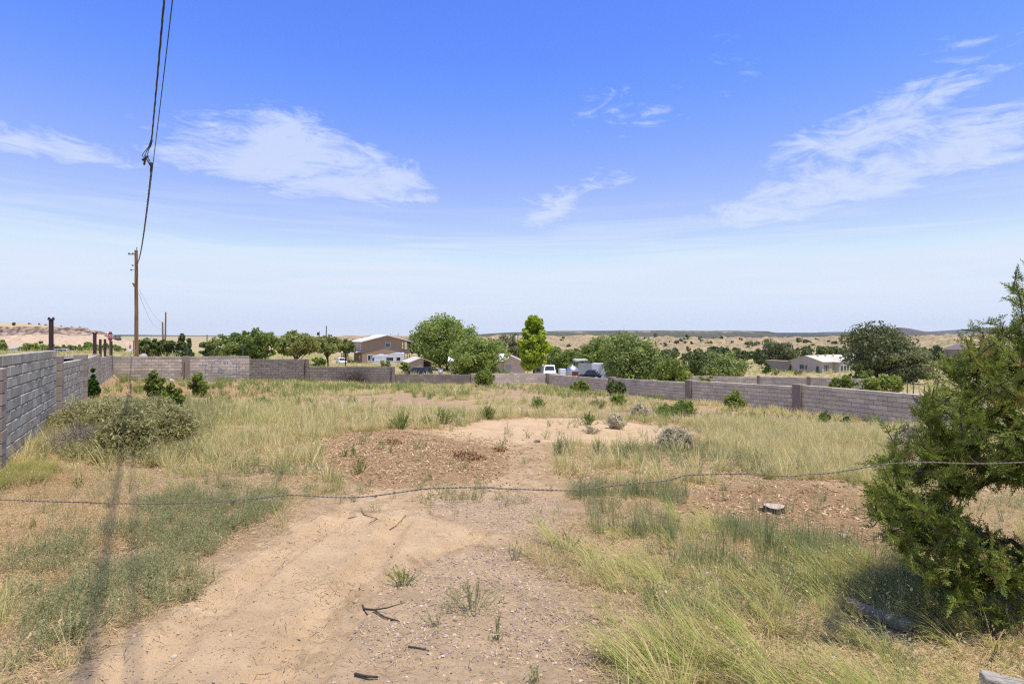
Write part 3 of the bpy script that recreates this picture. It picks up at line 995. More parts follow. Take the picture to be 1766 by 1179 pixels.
class Wall:
    """a wall of concrete blocks; blocks wanted as parts are collected and the ones that show largest become objects"""
    def __init__(s, label, cat, base, budget=300, group=None):
        s.root = empty('block_wall', base, 0, label, cat, group)
        s.base = Vector(base)
        s.blocks = []
        s.budget = budget
        s.core = {}
        s.pil = []

    def section(s, A, B, zbot, mats, core='mortar', D=0.19, start=0.0, rough=0.0, half=False):
        """A, B: (x, y, ztop) of the ends; mats: material key, or function(course, u) -> key"""
        ax, ay, az = A
        bx, by, bz = B
        L = math.hypot(bx - ax, by - ay)
        ang = math.atan2(by - ay, bx - ax)
        sl = (bz - az) / L
        ca, sa = math.cos(ang), math.sin(ang)
        n = int(math.ceil((max(az, bz) - min(zbot)) / 0.2))
        cb = s.core.setdefault(core, MB())
        co = 0.028
        Mx = Matrix.Translation((ax, ay, 0)) @ Matrix.Rotation(ang, 4, 'Z')
        vs = []
        for u, zt_, zb in ((0, az, zbot[0]), (L, bz, zbot[1])):
            for yy in (-D / 2 + co, D / 2 - co):
                for zz in (zb - 0.3, zt_ - 0.02):
                    vs.append(Mx @ Vector((u, yy, zz)))
        cb.add(vs, [(0, 1, 3, 2), (4, 6, 7, 5), (0, 4, 5, 1), (2, 3, 7, 6), (1, 5, 7, 3), (0, 2, 6, 4)])
        for k in range(n):
            u = 0.0
            first = True
            while u < L - 0.03:
                bl = 0.4
                if first and (k % 2 == 1):
                    bl = 0.2
                first = False
                e = min(u + bl, L)
                if L - e < 0.08:
                    e = L
                um = (u + e) / 2
                zc = az + sl * um - 0.2 * k - 0.1
                zb = zbot[0] + (zbot[1] - zbot[0]) * um / L
                if zc > zb - 0.15:
                    mk = mats if isinstance(mats, str) else mats(k, um)
                    s.blocks.append((ax + ca * um, ay + sa * um, zc, ang, e - u - 0.008, sl, mk, D))
                u = e

    def pilaster(s, x, y, ang, ztop, zbot, w=0.4, d=0.42, mat='pilaster', courses=False, cap=False):
        s.pil.append((x, y, ang, ztop, zbot, w, d, mat, courses))

    def finish(s, drop=None):
        inv = -s.base
        for k, mb in s.core.items():
            mb.build('mortar_core', M[k], s.root, loc=inv)
        rows = sorted(s.blocks, key=lambda b: math.hypot(b[0], b[1]) + (0.0 if abs((b[0] / b[1]) * F + HX - 883) < 900 else 1e3))
        cache = {}
        rr = random.Random(5)
        for b in rows[:s.budget]:
            x, y, z, ang, L, sl, mk, D = b
            v = rr.randint(0, 3)
            key = (round(L, 3), round(sl, 4), mk, v)
            if key not in cache:
                cache[key] = block_mesh(L, 0.186, D, sl, v)
                cache[key].materials.append(M[mk])
            o = link('block', cache[key], s.root, Vector((x, y, z)) + inv, (rr.uniform(-.004, .004), 0, ang + rr.uniform(-.006, .006)))
            off = rr.uniform(-0.006, 0.006)
            o.location.x += -math.sin(ang) * off
            o.location.y += math.cos(ang) * off
        groups = {}
        for b in rows[s.budget:]:
            groups.setdefault(b[6], []).append(b)
        for mk, bs in groups.items():
            mb = MB()
            for x, y, z, ang, L, sl, _, D in bs:
                mb.cur = rr.random()
                Mx = Matrix.Translation(Vector((x, y, z)) + inv) @ Matrix.Rotation(ang, 4, 'Z')
                off = rr.uniform(-0.006, 0.006)
                vs = [Mx @ Vector((px, py + off, pz + sl * px)) for px in (-L / 2, L / 2) for py in (-D / 2, D / 2) for pz in (-.093, .093)]
                mb.add(vs, [(0, 1, 3, 2), (4, 6, 7, 5), (0, 4, 5, 1), (2, 3, 7, 6), (1, 5, 7, 3), (0, 2, 6, 4)])
            tag(mb.build('block_courses', M[mk], s.root), kind='stuff')
        for x, y, ang, zt_, zb, w, d, mat, courses in s.pil:
            Mx = Matrix.Translation(Vector((x, y, 0)) + inv) @ Matrix.Rotation(ang, 4, 'Z')
            if courses:
                z = zt_
                while z > zb - 0.1:
                    mb = MB()
                    j = rr.uniform(-.008, .008)
                    mb.box(-w / 2, w / 2, -d / 2 + j, d / 2 + j, z - 0.188, z, Mx)
                    mb.build('pilaster_block', M[mat], s.root, bevel=0.008)
                    z -= 0.2
            else:
                mb = MB()
                mb.box(-w / 2, w / 2, -d / 2, d / 2, zb - 0.3, zt_, Mx)
                mb.build('pilaster', M[mat], s.root, bevel=0.015)
        return s.root


def lwx(d):
    return LW[0] + LW[1] * d


LANG = math.atan2(1, LW[1])


def lpt(d, z):
    return (lwx(d), d, z)


def lz(d):
    return float(lot_plane(lwx(d), d))


# left wall
wl = Wall('weathered grey block wall stepping down along the left edge of the lot', 'wall', (lwx(10), 10, lz(10)), 300)
wl.section(lpt(8.2, 1.38), lpt(15.0, 1.31), (lz(8.2), lz(15.0)), 'block_grey')
wl.pilaster(lwx(15.25), 15.25, LANG, 1.14, lz(15.2), 0.40, 0.40, 'block_pink', True)
wl.pilaster(lwx(9.12), 9.12, LANG, 1.16, lz(9.12), 0.36, 0.40, 'block_pink', True)
wl.section(lpt(15.45, 0.94), lpt(21.0, 0.82), (lz(15.4), lz(21)), 'block_grey')
wl.pilaster(lwx(21.2), 21.2, LANG, 0.98, lz(21.2), 0.40, 0.40, 'block_pink', True)
wl.section(lpt(21.4, 0.80), lpt(26.9, 0.76), (lz(21.4), lz(27)), 'block_grey')
wl.pilaster(lwx(27.1), 27.1, LANG, 0.80, lz(27.1), 0.40, 0.30, 'block_pink', True)
wl.section(lpt(27.3, 0.62), lpt(33.3, 0.48), (lz(27.3), lz(33.3)), 'block_grey')
wl.section(lpt(33.35, 0.52), lpt(38.4, 0.36), (lz(33.4), lz(38.6)), 'block_grey')
wl.finish()

# back wall
BV = (BW1 - BW0) / np.hypot(*(BW1 - BW0))
BLEN = float(np.hypot(*(BW1 - BW0)))
BANG = math.atan2(BV[1], BV[0])


def bpx(px):
    """distance along the back wall at a pixel column -> (x, y)"""
    r = (px - HX) / F
    t = (BW0[1] * r - BW0[0]) / ((BW1[0] - BW0[0]) - (BW1[1] - BW0[1]) * r)
    return BW0 + (BW1 - BW0) * t


def bpt(px, py):
    x, y = bpx(px)
    return (float(x), float(y), Z(py, float(y)))


def bz(px):
    x, y = bpx(px)
    return float(lot_plane(x, y))


def two_tone(k, u):
    return 'block_light' if 1 <= k <= 4 or (k == 0 and False) else 'block_mid'


wb = Wall('long back block wall with graffiti, pale blocks on the left and dark lower stretches', 'wall', (BW0[0], BW0[1], bz(197)), 300)
wb.section(bpt(196, 614.5), bpt(316, 614.5), (bz(196), bz(316)), two_tone, 'mortar_light')
wb.pilaster(*[float(v) for v in bpx(321.5)], BANG, Z(614, bpx(321)[1]), bz(321), 0.46, 0.42, 'pilaster')
wb.section(bpt(327, 614.5), bpt(430, 613.5), (bz(327), bz(430)), two_tone, 'mortar_light')
wb.section(bpt(430.3, 619), bpt(533, 619), (bz(430), bz(533)), 'block_dark', 'mortar')
wb.section(bpt(533.4, 632), bpt(681, 632), (bz(533), bz(681)), 'block_dark', 'mortar')
wb.section(bpt(681.4, 645), bpt(811, 645.5), (bz(681), bz(811)), 'block_dark', 'mortar')
wb.pilaster(*[float(v) for v in bpx(816)], BANG, Z(644, bpx(816)[1]), bz(816), 0.5, 0.42, 'block_pink')
wb.section(bpt(821, 643.5), bpt(943, 643.5), (bz(821), bz(943)), 'block_light', 'mortar_light')
wb_root = wb.finish()

# right wall
RV_ = (RW1 - RW0) / np.hypot(*(RW1 - RW0))
RANG = math.atan2(RV_[1], RV_[0])


def rpx(px):
    r = (px - HX) / F
    t = (RW0[1] * r - RW0[0]) / ((RW1[0] - RW0[0]) - (RW1[1] - RW0[1]) * r)
    return RW0 + (RW1 - RW0) * t


def rpt(px, py):
    x, y = rpx(px)
    return (float(x), float(y), Z(py, float(y)))


def rz_(px):
    x, y = rpx(px)
    return float(lot_plane(x, y))


wr = Wall('mauve grey block wall with dark pilasters running down the right edge of the lot', 'wall', (RW1[0], RW1[1], rz_(1600)), 300)
wr.pilaster(*[float(v) for v in rpx(945.6)], RANG, Z(643.2, 53), rz_(946), 0.42, 0.42, 'pilaster')
wr.section(rpt(947.6, 645), rpt(1052, 653), (rz_(947), rz_(1052)), 'block_mauve')
for p, t in ((1055.5, 649.5), (1190.5, 655), (1378.5, 662)):
    wr.pilaster(*[float(v) for v in rpx(p)], RANG, Z(t, rpx(p)[1]), rz_(p), 0.46, 0.46, 'pilaster')
wr.section(rpt(1059.5, 651.5), rpt(1186.5, 659), (rz_(1059), rz_(1186)), 'block_mauve')
wr.section(rpt(1195, 656), rpt(1373.5, 666), (rz_(1195), rz_(1373)), 'block_mauve')
wr.section(rpt(1384, 663.5), rpt(1690, 688), (rz_(1384), rz_(1690)), 'block_mauve')
wr.finish()

# neighbour's wall beyond
wf = Wall('tan block wall with pilasters in the sun beyond the right hand wall', 'wall', P(1290, 668, 60), 0)
for (p0, t0, d0), (p1, t1, d1) in (((1180, 647.5, 64), (1305, 649.5, 61)), ((1311, 649, 61), (1392, 650.8, 58.2)), ((1398, 650.5, 58), (1545, 654, 54))):
    a, b_ = P(p0, t0, d0), P(p1, t1, d1)
    wf.section(tuple(a), tuple(b_), (a.z - 1.5, b_.z - 1.5), 'block_light', 'mortar_light')
for p, t, d in ((1308, 647.5, 61), (1395, 649.5, 58.1), (1547, 653, 54)):
    q = P(p, t, d)
    wf.pilaster(q.x, q.y, R(-38), q.z, q.z - 1.6, 0.3, 0.32, 'pilaster')
wf.finish()


# graffiti on the back wall, as thin sprayed strokes on the block faces
def spray(strokes, mat, name, w=0.06):
    mb = MB()
    nx, ny = BV[1], -BV[0]
    for st in strokes:
        q = []
        for zx, zy in st:
            px, py = 320 + zx / 8.027, 600 + zy / 8.027
            x, y = bpx(px)
            q.append(Vector((x + nx * 0.1025, y + ny * 0.1025, Z(py, y))))
        # subdivide and wobble into a hand-drawn ribbon
        fine = []
        for a, b in zip(q[:-1], q[1:]):
            for k in range(6):
                fine.append(a.lerp(b, k / 6))
        fine.append(q[-1])
        sm = [fine[0]] + [(fine[i - 1] + fine[i] * 2 + fine[i + 1]) / 4 for i in range(1, len(fine) - 1)] + [fine[-1]]
        along = Vector((BV[0], BV[1], 0))
        vs = []
        for i, p in enumerate(sm):
            d = (sm[min(i + 1, len(sm) - 1)] - sm[max(i - 1, 0)]).normalized()
            s_ = Vector((along.x * -d.z, along.y * -d.z, along.dot(d)))
            k = w * (0.7 + 0.5 * math.sin(i * 1.7) ** 2) / 2
            vs += [p + s_ * k, p - s_ * k]
        mb.add(vs, [(2 * i, 2 * i + 1, 2 * i + 3, 2 * i + 2) for i in range(len(sm) - 1)])
    mb.build(name, mat, wb_root, loc=-wb.base)


spray([[(225, 250), (255, 232), (290, 235), (270, 270), (265, 300), (300, 290)], [(340, 262), (385, 258)], [(365, 245), (372, 300)],
       [(360, 215), (400, 180), (440, 168), (480, 212), (492, 170)], [(530, 190), (550, 225), (562, 172)], [(590, 178), (582, 232)], [(640, 188), (662, 230)],
       [(462, 255), (452, 320), (490, 330), (512, 305), (470, 272)], [(690, 262), (772, 258)], [(706, 250), (700, 292)], [(740, 238), (738, 292)],
       [(575, 395), (600, 362), (630, 372), (665, 348), (720, 350), (762, 316)], [(450, 340), (520, 330)]], M['blue_spray'], 'graffiti', 0.06)
spray([[(935, 250), (1010, 252), (1050, 300), (1080, 346), (1150, 340)], [(1060, 182), (1088, 230), (1100, 330)], [(1108, 232), (1170, 212), (1176, 272)],
       [(1180, 292), (1200, 240), (1250, 188), (1262, 250), (1220, 282)], [(1290, 180), (1350, 222), (1342, 320), (1290, 346)], [(1150, 346), (1300, 350)],
       [(1310, 182), (1400, 176), (1480, 180), (1555, 215), (1578, 265), (1560, 320), (1520, 345), (1450, 345)], [(1430, 284), (1490, 240)],
       [(1200, 352), (1214, 392)], [(1640, 172), (1620, 242)]], M['pale_spray'], 'graffiti', 0.07)


# ------------------------------------------------------------------ plants
def rhombs(c, u, v):
    """leaf quads: centres c, half-axes u, v"""
    V = np.stack([c - u, c - v, c + u, c + v], 1).reshape(-1, 3)
    Fq = np.arange(len(c) * 4).reshape(-1, 4)
    return V, Fq


def rand_dirs(n, up=0.0):
    d = rng.normal(size=(n, 3))
    d[:, 2] += up
    return d / np.linalg.norm(d, axis=1, keepdims=True)


def leaf_cloud(centres, radii, nleaf, leaf, long=1.6, upturn=0.3, fill=0.45, out=0.6):
    """leaves spread through a set of clumps, denser towards each clump's skin"""
    centres = np.asarray(centres, float)
    radii = np.asarray(radii, float)
    w = (radii.mean(1) if radii.ndim > 1 else radii) ** 2
    k = rng.choice(len(centres), nleaf, p=w / w.sum())
    d = rand_dirs(nleaf)
    rad = radii[k] if radii.ndim > 1 else radii[k][:, None]
    p = centres[k] + d * rad * (rng.random((nleaf, 1)) ** fill)
    nrm = d * out + rng.normal(size=(nleaf, 3)) * 0.6
    nrm[:, 2] += upturn
    nrm /= np.linalg.norm(nrm, axis=1, keepdims=True)
    t = np.cross(nrm, rng.normal(size=(nleaf, 3)))
    t /= np.linalg.norm(t, axis=1, keepdims=True) + 1e-9
    b = np.cross(nrm, t)
    s = leaf * (0.55 + 0.9 * rng.random((nleaf, 1)))
    V, Fq = rhombs(p, t * s * long * 0.5, b * s * 0.5)
    ct = rng.random(len(centres))
    tint = np.repeat(np.clip(0.4 * ct[k] + 0.6 * rng.random(nleaf), 0, 1), 4)
    return V, Fq, tint


def crown_clumps(shape, w, h, n, dep=None):
    """clump centres and radii of a crown of width w, from z=0 up to h"""
    dep = dep or w
    cs, rs = [], []
    for i in range(n):
        if shape == 'cone':
            z = h * (0.08 + 0.88 * (i + rng.random()) / n)
            rr = w / 2 * (1 - z / h) ** 0.75
            a = rng.random() * 6.283
            q = rr * math.sqrt(rng.random()) * 0.75
            cs.append((math.cos(a) * q, math.sin(a) * q * dep / w, z))
            rs.append(max(0.07 * h, rr * 0.55) * (0.7 + 0.6 * rng.random()))
        elif shape == 'tall':
            z = h * (0.10 + 0.86 * (i + rng.random()) / n)
            f = z / h
            rr = w / 2 * math.sin(min(1, f * 1.7 + 0.15) * 1.571) * (1 - max(0, f - 0.4) / 0.6 * 0.72)
            a = rng.random() * 6.283
            q = rr * math.sqrt(rng.random()) * 0.8
            cs.append((math.cos(a) * q, math.sin(a) * q * dep / w, z))
            rs.append(w * (0.07 + 0.12 * rng.random() ** 1.4) * (1.15 - 0.5 * f))
        else:
            d = rand_dirs(1)[0]
            q = (0.30 + 0.70 * rng.random() ** 0.5) * 0.90
            zc = h * 0.5 + d[2] * q * h * 0.5
            if shape == 'round' and rng.random() < 0.22:
                zc = h * rng.uniform(0.08, 0.3)
                q = 0.85 * rng.random() ** .5
            if shape == 'wide':
                zc = h * 0.62 + d[2] * q * h * 0.36
            cs.append((d[0] * q * w / 2, d[1] * q * dep / 2, zc))
            rs.append(min(w, h * 1.2) * (0.085 + 0.14 * rng.random() ** 1.6))
    return np.array(cs), np.array(rs)


def plant(name, label, cat, base, w, h, shape, leafmat, nleaf, leaf, nclump=26, trunk=0.12, group=None, bark='bark', crown0=0.12, long=1.5, limbs=7, crown_name='crown', dep=None, rz=0.0, squash=0.8):
    root = empty(name, base, rz, label, cat, group)
    z0 = h * crown0
    cs, rs = crown_clumps(shape, w, h - z0, nclump, dep)
    cs[:, 2] += z0
    rad = np.stack([rs, rs, rs * squash], 1)
    V, Fq, t = leaf_cloud(cs, rad, nleaf, leaf, long)
    V[:, 2] = np.maximum(V[:, 2], 0.02)
    link(crown_name, mesh_np(crown_name, V, Fq, LM[leafmat], t), root)
    mb = MB()
    top = Vector((rng.normal() * w * 0.03, rng.normal() * w * 0.03, z0 + (h - z0) * (0.85 if shape in ('cone', 'tall') else 0.55)))
    mid = Vector((top.x * 0.5 + rng.normal() * w * 0.02, top.y * 0.5, z0 + (h - z0) * 0.25))
    mb.tube([(0, 0, -0.15), (mid.x * 0.3, mid.y * 0.3, z0 * 0.5), mid, top], [trunk, trunk * 0.85, trunk * 0.6, trunk * 0.15], 7)
    order = rng.permutation(len(cs))[:limbs]
    for i in order:
        c = Vector(cs[i])
        s = Vector((0, 0, z0 * 0.6)).lerp(mid, rng.random())
        m_ = s.lerp(c, 0.5) + Vector((0, 0, 0.06 * h))
        mb.tube([s, m_, c], [trunk * 0.42, trunk * 0.28, trunk * 0.08], 5)
    mb.build('trunk', M[bark], root)
    return root


def at(px, d, py=None):
    """standing point under a pixel column at a depth"""
    x = X(px, d)
    return Vector((x, d, zt1(x, d) if py is None else Z(py, d)))


def tree(name, label, cat, px0, px1, ytop, d, shape, lm, nleaf, leaf, ybase=None, **kw):
    """a plant whose crown spans the given columns at depth d"""
    c = (px0 + px1) / 2
    b = at(c, d)
    if ybase is not None:
        b.z = min(b.z, Z(ybase, d))
    w = (px1 - px0) / F * d * 1.06
    h = (Z(ytop, d) - b.z) * 1.02
    nleaf = int(nleaf * 1.35)
    kw['nclump'] = int(kw.get('nclump', 26) * 1.5)
    return plant(name, label, cat, b, w, h, shape, lm, nleaf, leaf, **kw)


# --- trees beyond the back wall, left to right
J = 'juniper_tree'
gj = 'junipers behind the corner of the back wall'
tree(J, 'broad dark juniper just right of the tall utility pole', 'tree', 238, 285, 584, 52, 'round', 'juniper_far', 3200, 0.16, group=gj, nclump=34)
tree(J, 'dark juniper with a sunken top in the middle of the hedge behind the wall', 'tree', 268, 303, 585, 53, 'round', 'juniper_far', 2400, 0.16, group=gj, nclump=30)
tree(J, 'narrow pointed juniper spire at the right end of the hedge', 'tree', 301, 327, 576, 51, 'cone', 'juniper_far', 2200, 0.14, group=gj, nclump=26)
tree(J, 'slim low juniper leaning against the pointed spire', 'tree', 319, 334, 584, 50.5, 'cone', 'juniper_far', 1300, 0.14, group=gj, nclump=18)
tree(J, 'round dark juniper alone left of the big green tree', 'tree', 346, 374, 589, 58, 'round', 'juniper_far', 1900, 0.17, nclump=24)
D_ = 'broadleaf_tree'
tree(D_, 'large spreading green tree left of the dark graffiti stretch of wall', 'tree', 370, 478, 566, 68, 'round', 'deciduous', 8500, 0.22, nclump=60, limbs=10, crown0=0.1, trunk=.2)
tree(D_, 'dark green tree whose top pokes up behind the olive trees', 'tree', 488, 528, 569, 112, 'round', 'deciduous', 2200, 0.34, nclump=26, crown0=0.3, trunk=.2)
tree(D_, 'olive green tree with open crown behind the dark wall stretch', 'tree', 476, 548, 577, 84, 'wide', 'olive', 5200, 0.26, nclump=46, limbs=10, crown0=0.22, trunk=.18)
tree(D_, 'olive tree with visible forked trunk left of the brown house', 'tree', 540, 592, 582, 100, 'wide', 'olive', 3600, 0.28, nclump=36, limbs=10, crown0=0.3, trunk=.18)
tree(D_, 'small yellowing tree beside the porch of the brown house', 'tree', 580, 612, 585, 118, 'wide', 'olive', 2000, 0.30, nclump=24, crown0=0.3, trunk=.14)
tree(D_, 'thin grey green tree close behind the brown house balcony', 'tree', 704, 740, 573, 165, 'round', 'elm', 1800, 0.40, nclump=26, crown0=0.25, trunk=.2)
tree(D_, 'tallest broad green tree right of the brown house', 'tree', 716, 826, 546, 122, 'round', 'deciduous', 11000, 0.34, nclump=80, limbs=12, crown0=0.12, trunk=.35)
tree(D_, 'dark leafy tree hanging over the white roof of the long pink house', 'tree', 772, 880, 580, 92, 'round', 'deciduous', 9000, 0.26, nclump=66, limbs=10, crown0=0.05, trunk=.22)
tree(D_, 'grey green tree behind the thin pole, with a dark bushy crown', 'tree', 862, 908, 570, 170, 'round', 'elm', 2600, 0.42, nclump=30, crown0=0.15, trunk=.25)
tree(D_, 'tall bright yellow green tree with a pointed crown behind the corner of the wall', 'tree', 889, 951, 546, 82, 'tall', 'bright', 6500, 0.36, nclump=70, limbs=9, crown0=0.18, trunk=.2, long=1.2)
tree(D_, 'rounded dark green tree behind the white vehicle', 'tree', 944, 998, 596, 105, 'round', 'deciduous', 4000, 0.28, nclump=36, crown0=0.1)
tree(D_, 'bright leafed tree behind the white cargo box', 'tree', 1000, 1070, 581, 96, 'round', 'deciduous', 5200, 0.28, nclump=44, crown0=0.1, trunk=.2)
tree(D_, 'large feathery green tree over the right corner of the lot', 'tree', 1042, 1140, 573, 66, 'round', 'willow', 9500, 0.21, nclump=70, limbs=12, crown0=0.04, trunk=.2)
tree(J, 'brownish green juniper against the back of the right wall', 'tree', 1132, 1192, 611, 52, 'round', 'juniper', 4200, 0.14, nclump=40, crown0=0.02)
tree(J, 'dark juniper peeping between the brownish juniper and the green thicket', 'tree', 1172, 1218, 602, 88, 'round', 'juniper_far', 3000, 0.22, nclump=34, crown0=0.05)
tree(J, 'tall dark juniper at the top of the thicket behind the school bus', 'tree', 1206, 1246, 600, 112, 'round', 'juniper_far', 2600, 0.26, nclump=30, crown0=0.05)
tree(D_, 'soft green rounded thicket tree beside the yellow bus', 'tree', 1214, 1282, 606, 92, 'round', 'willow', 5200, 0.24, nclump=44, crown0=0.02)
tree(J, 'small bright juniper just over the wall in front of the yellow bus', 'tree', 1203, 1233, 640, 44, 'round', 'juniper', 2000, 0.10, nclump=24, crown0=0.02)
tree(D_, 'round green tree left of the white mobile home', 'tree', 1312, 1376, 586, 168, 'round', 'elm', 4600, 0.42, nclump=44, crown0=0.05)
tree(J, 'dark juniper left of the round green tree on the slope', 'tree', 1300, 1326, 600, 190, 'round', 'juniper_far', 1300, 0.42, nclump=20, crown0=0.05)
for i, (a, b_, t) in enumerate(((1376, 1412, 601), (1404, 1446, 594), (1432, 1476, 596), (1462, 1500, 598))):
    tree(J, ['low dark juniper behind the left end of the mobile home', 'taller dark juniper over the ridge of the mobile home roof', 'dark juniper over the cream roof right of the tallest one', 'dark juniper tucked against the big tree by the mobile home'][i], 'tree', a, b_, t, 176, 'round', 'juniper_far', 1700, 0.42, nclump=24, crown0=0.02, group='junipers behind the mobile home')
tree(D_, 'big grey green elm shading the right end of the mobile home', 'tree', 1462, 1560, 560, 96, 'round', 'elm', 11000, 0.27, nclump=80, limbs=14, crown0=0.14, trunk=.3)
tree(D_, 'lower right elm with dead grey twigs beside the big elm', 'tree', 1524, 1606, 594, 92, 'round', 'elm', 6000, 0.26, nclump=56, limbs=12, crown0=0.06, trunk=.22)
tree('bush', 'small dark bush under the big elm near the fence posts', 'bush', 1466, 1500, 624, 90, 'round', 'juniper_far', 1500, 0.22, nclump=20, crown0=0.02)
for i, (a, b_, t) in enumerate(((1434, 1474, 641), (1466, 1512, 639), (1504, 1550, 643))):
    tree(J, ['left dark green juniper in the row behind the right wall', 'middle dark green juniper in the row behind the right wall', 'right dark green juniper in the row behind the right wall'][i], 'tree', a, b_, t, 38, 'round', 'juniper', 3200, 0.10, nclump=32, crown0=0.02, group='three junipers behind the right wall')
tree('bush', 'green bush at the corner of the tan wing of the mobile home', 'bush', 1315, 1330, 622, 138, 'round', 'vine', 900, 0.3, nclump=14, crown0=0.02)
tree('bush', 'slim dark shrub against the tan wing of the mobile home', 'bush', 1358, 1368, 628, 143, 'cone', 'juniper_far', 500, 0.26, nclump=10, crown0=0.02)
tree('bush', 'olive bush in front of the tan wing', 'bush', 1326, 1345, 636, 132, 'round', 'saltbush', 700, 0.3, nclump=12, crown0=0.02)
tree('bush', 'pale olive bush left of the mobile home windows', 'bush', 1368, 1384, 637, 130, 'round', 'saltbush', 600, 0.3, nclump=10, crown0=0.02)
tree('bush', 'green bush in front of the tan shed', 'bush', 690, 706, 621, 90, 'round', 'green_tuft', 900, 0.2, nclump=14, crown0=0.02)
tree('bush', 'pale bush standing before the white camper trailer', 'bush', 656, 674, 620, 120, 'round', 'saltbush', 700, 0.25, nclump=12, crown0=0.02)
tree('bush', 'round green bush left of the white parked car', 'bush', 533, 560, 614, 104, 'round', 'green_tuft', 1100, 0.26, nclump=16, crown0=0.02)
tree('bush', 'dark green shrub next to the purple roofed building', 'bush', 1652, 1690, 605, 150, 'round', 'juniper_far', 1400, 0.35, nclump=18, crown0=0.02)
tree('bush', 'dark juniper left of the purple roofed building', 'bush', 1606, 1634, 594, 190, 'round', 'juniper_far', 1200, 0.42, nclump=16, crown0=0.02)

# --- trees under the mesa
mt = ['leftmost green tree at the foot of the mesa, cut by the frame', 'round green tree right of the tiny houses under the mesa', 'wide green tree left of the tall rusty post', 'green tree just right of the tall rusty post',
      'low green tree above the blue grey car', 'dark green tree behind the leaning steel post', 'green tree behind the second and third steel posts', 'green tree under the stop sign', 'last low tree before the tall utility pole']
for i, (a, b_, t, d) in enumerate(((-8, 13, 586, 185), (34, 60, 593, 190), (46, 86, 589, 182), (88, 122, 594, 185), (118, 148, 594, 190), (138, 170, 591, 184), (158, 192, 593, 182), (182, 206, 595, 190), (196, 216, 598, 184))):
    tree('cottonwood_tree', mt[i], 'tree', a, b_, t, d, 'round', 'deciduous', 2200, 0.42, nclump=28, crown0=0.04, group='trees at the foot of the mesa')

# --- dark junipers dotted over the badland slopes
protos = [plant('hillside_juniper', 'dark round juniper dotted on the tan badland slope', 'tree', (0, 0, 0), 4.2, 3.4, s_, 'juniper_far', 420, 0.55, nclump=12, limbs=3, group='junipers on the badland slopes', crown0=0.03, dep=4) for s_ in ('round', 'round', 'wide')]
used = [False] * 3


def copy_thing(o, loc, rz, sc):
    r = o.copy()
    COL.objects.link(r)
    for ch in o.children:
        c = ch.copy()
        COL.objects.link(c)
        c.parent = r
    r.location, r.rotation_euler, r.scale = loc, (0, 0, rz), (sc[0], sc[0], sc[1])
    return r


spots = []
for _ in range(4000):
    if len(spots) >= 230:
        break
    px = rng.uniform(955, 1740)
    d = 205 + 620 * rng.random() ** 1.5
    x = X(px, d)
    if vnoise(x * 0.012 + 5, d * 0.012, 9) < 0.42:
        continue
    if any(abs(x - q[0]) + abs(d - q[1]) < 9 for q in spots):
        continue
    spots.append((x, d))
spots = [(X(1278, 215), 215), (X(1282, 225), 225), (X(1262, 260), 260), (X(1248, 245), 245), (X(1310, 230), 230)] + spots
for i, (x, d) in enumerate(spots):
    z = float(max(bad_z(np.array([x]), np.array([d]))[0], zt(x, d)[0])) - 0.15
    s = rng.uniform(0.55, 1.25) * (1.5 if i < 5 else 1) * (1.35 if d < 330 else 1)
    k = i % 3
    if used[k]:
        copy_thing(protos[k], (x, d, z), rng.random() * 6.28, (s * rng.uniform(0.9, 1.5), s))
    else:
        protos[k].location = (x, d, z)
        used[k] = True
mesa_j = [(24, 560.5, 420), (68, 555.5, 436), (23, 574, 392), (79, 557, 470), (105, 556, 470), (123, 557.5, 470), (138, 559, 470), (51, 557, 470)]
for px, py, d in mesa_j:
    x = X(px, d)
    z = float(mesa_z(np.array([x]), np.array([d]))[0])
    o = copy_thing(protos[0], (x, d, z - 0.2), rng.random() * 6, (0.65, 0.6))
    o['label'] = 'small dark juniper on the grassy top of the mesa'
    o['group'] = 'junipers on the mesa'


# ------------------------------------------------------------------ shrubs in the lot
def shrub(name, label, cat, base, w, h, lm, nleaf, leaf, nstem=24, shape='round', bark='twig_grey', long=3.0, group=None, nclump=22, stem_r=0.008, leafname='foliage', low=0.25, dep=None):
    """many stems from the root, leaves along their upper parts"""
    root = empty(name, base, rng.random() * 6.28 if dep is None else 0, label, cat, group)
    dep = dep or w
    mb = MB()
    cs, rs = [], []
    for i in range(nstem):
        a = rng.random() * 6.283
        q = math.sqrt(rng.random())
        if shape == 'cone':
            q *= 0.9
        hh = h * (1 - 0.55 * q * q) * rng.uniform(0.75, 1.0)
        if shape == 'cone':
            hh = h * (1 - 0.75 * q) * rng.uniform(0.85, 1.0)
        e = Vector((math.cos(a) * q * w / 2 * 0.9, math.sin(a) * q * dep / 2 * 0.9, hh))
        m_ = Vector((e.x * 0.55, e.y * 0.55, e.z * 0.45))
        mb.tube([(e.x * .06, e.y * .06, -0.05), m_, e], [stem_r, stem_r * 0.7, stem_r * 0.25], 4, False)
        for k in range(3):
            f = low + (1 - low) * (k + rng.random()) / 3
            p = Vector((0, 0, 0)).lerp(m_, f * 2) if f < 0.5 else m_.lerp(e, f * 2 - 1)
            cs.append(p)
            rs.append(w * rng.uniform(0.06, 0.13))
    V, Fq, t = leaf_cloud(cs, np.stack([rs, rs, np.array(rs) * 1.1], 1), nleaf, leaf, long, 0.2, 0.6, 0.3)
    V[:, 2] = np.maximum(V[:, 2], 0.0)
    link(leafname, mesh_np(leafname, V, Fq, LM[lm], t), root)
    mb.build('stems', M[bark], root)
    return root


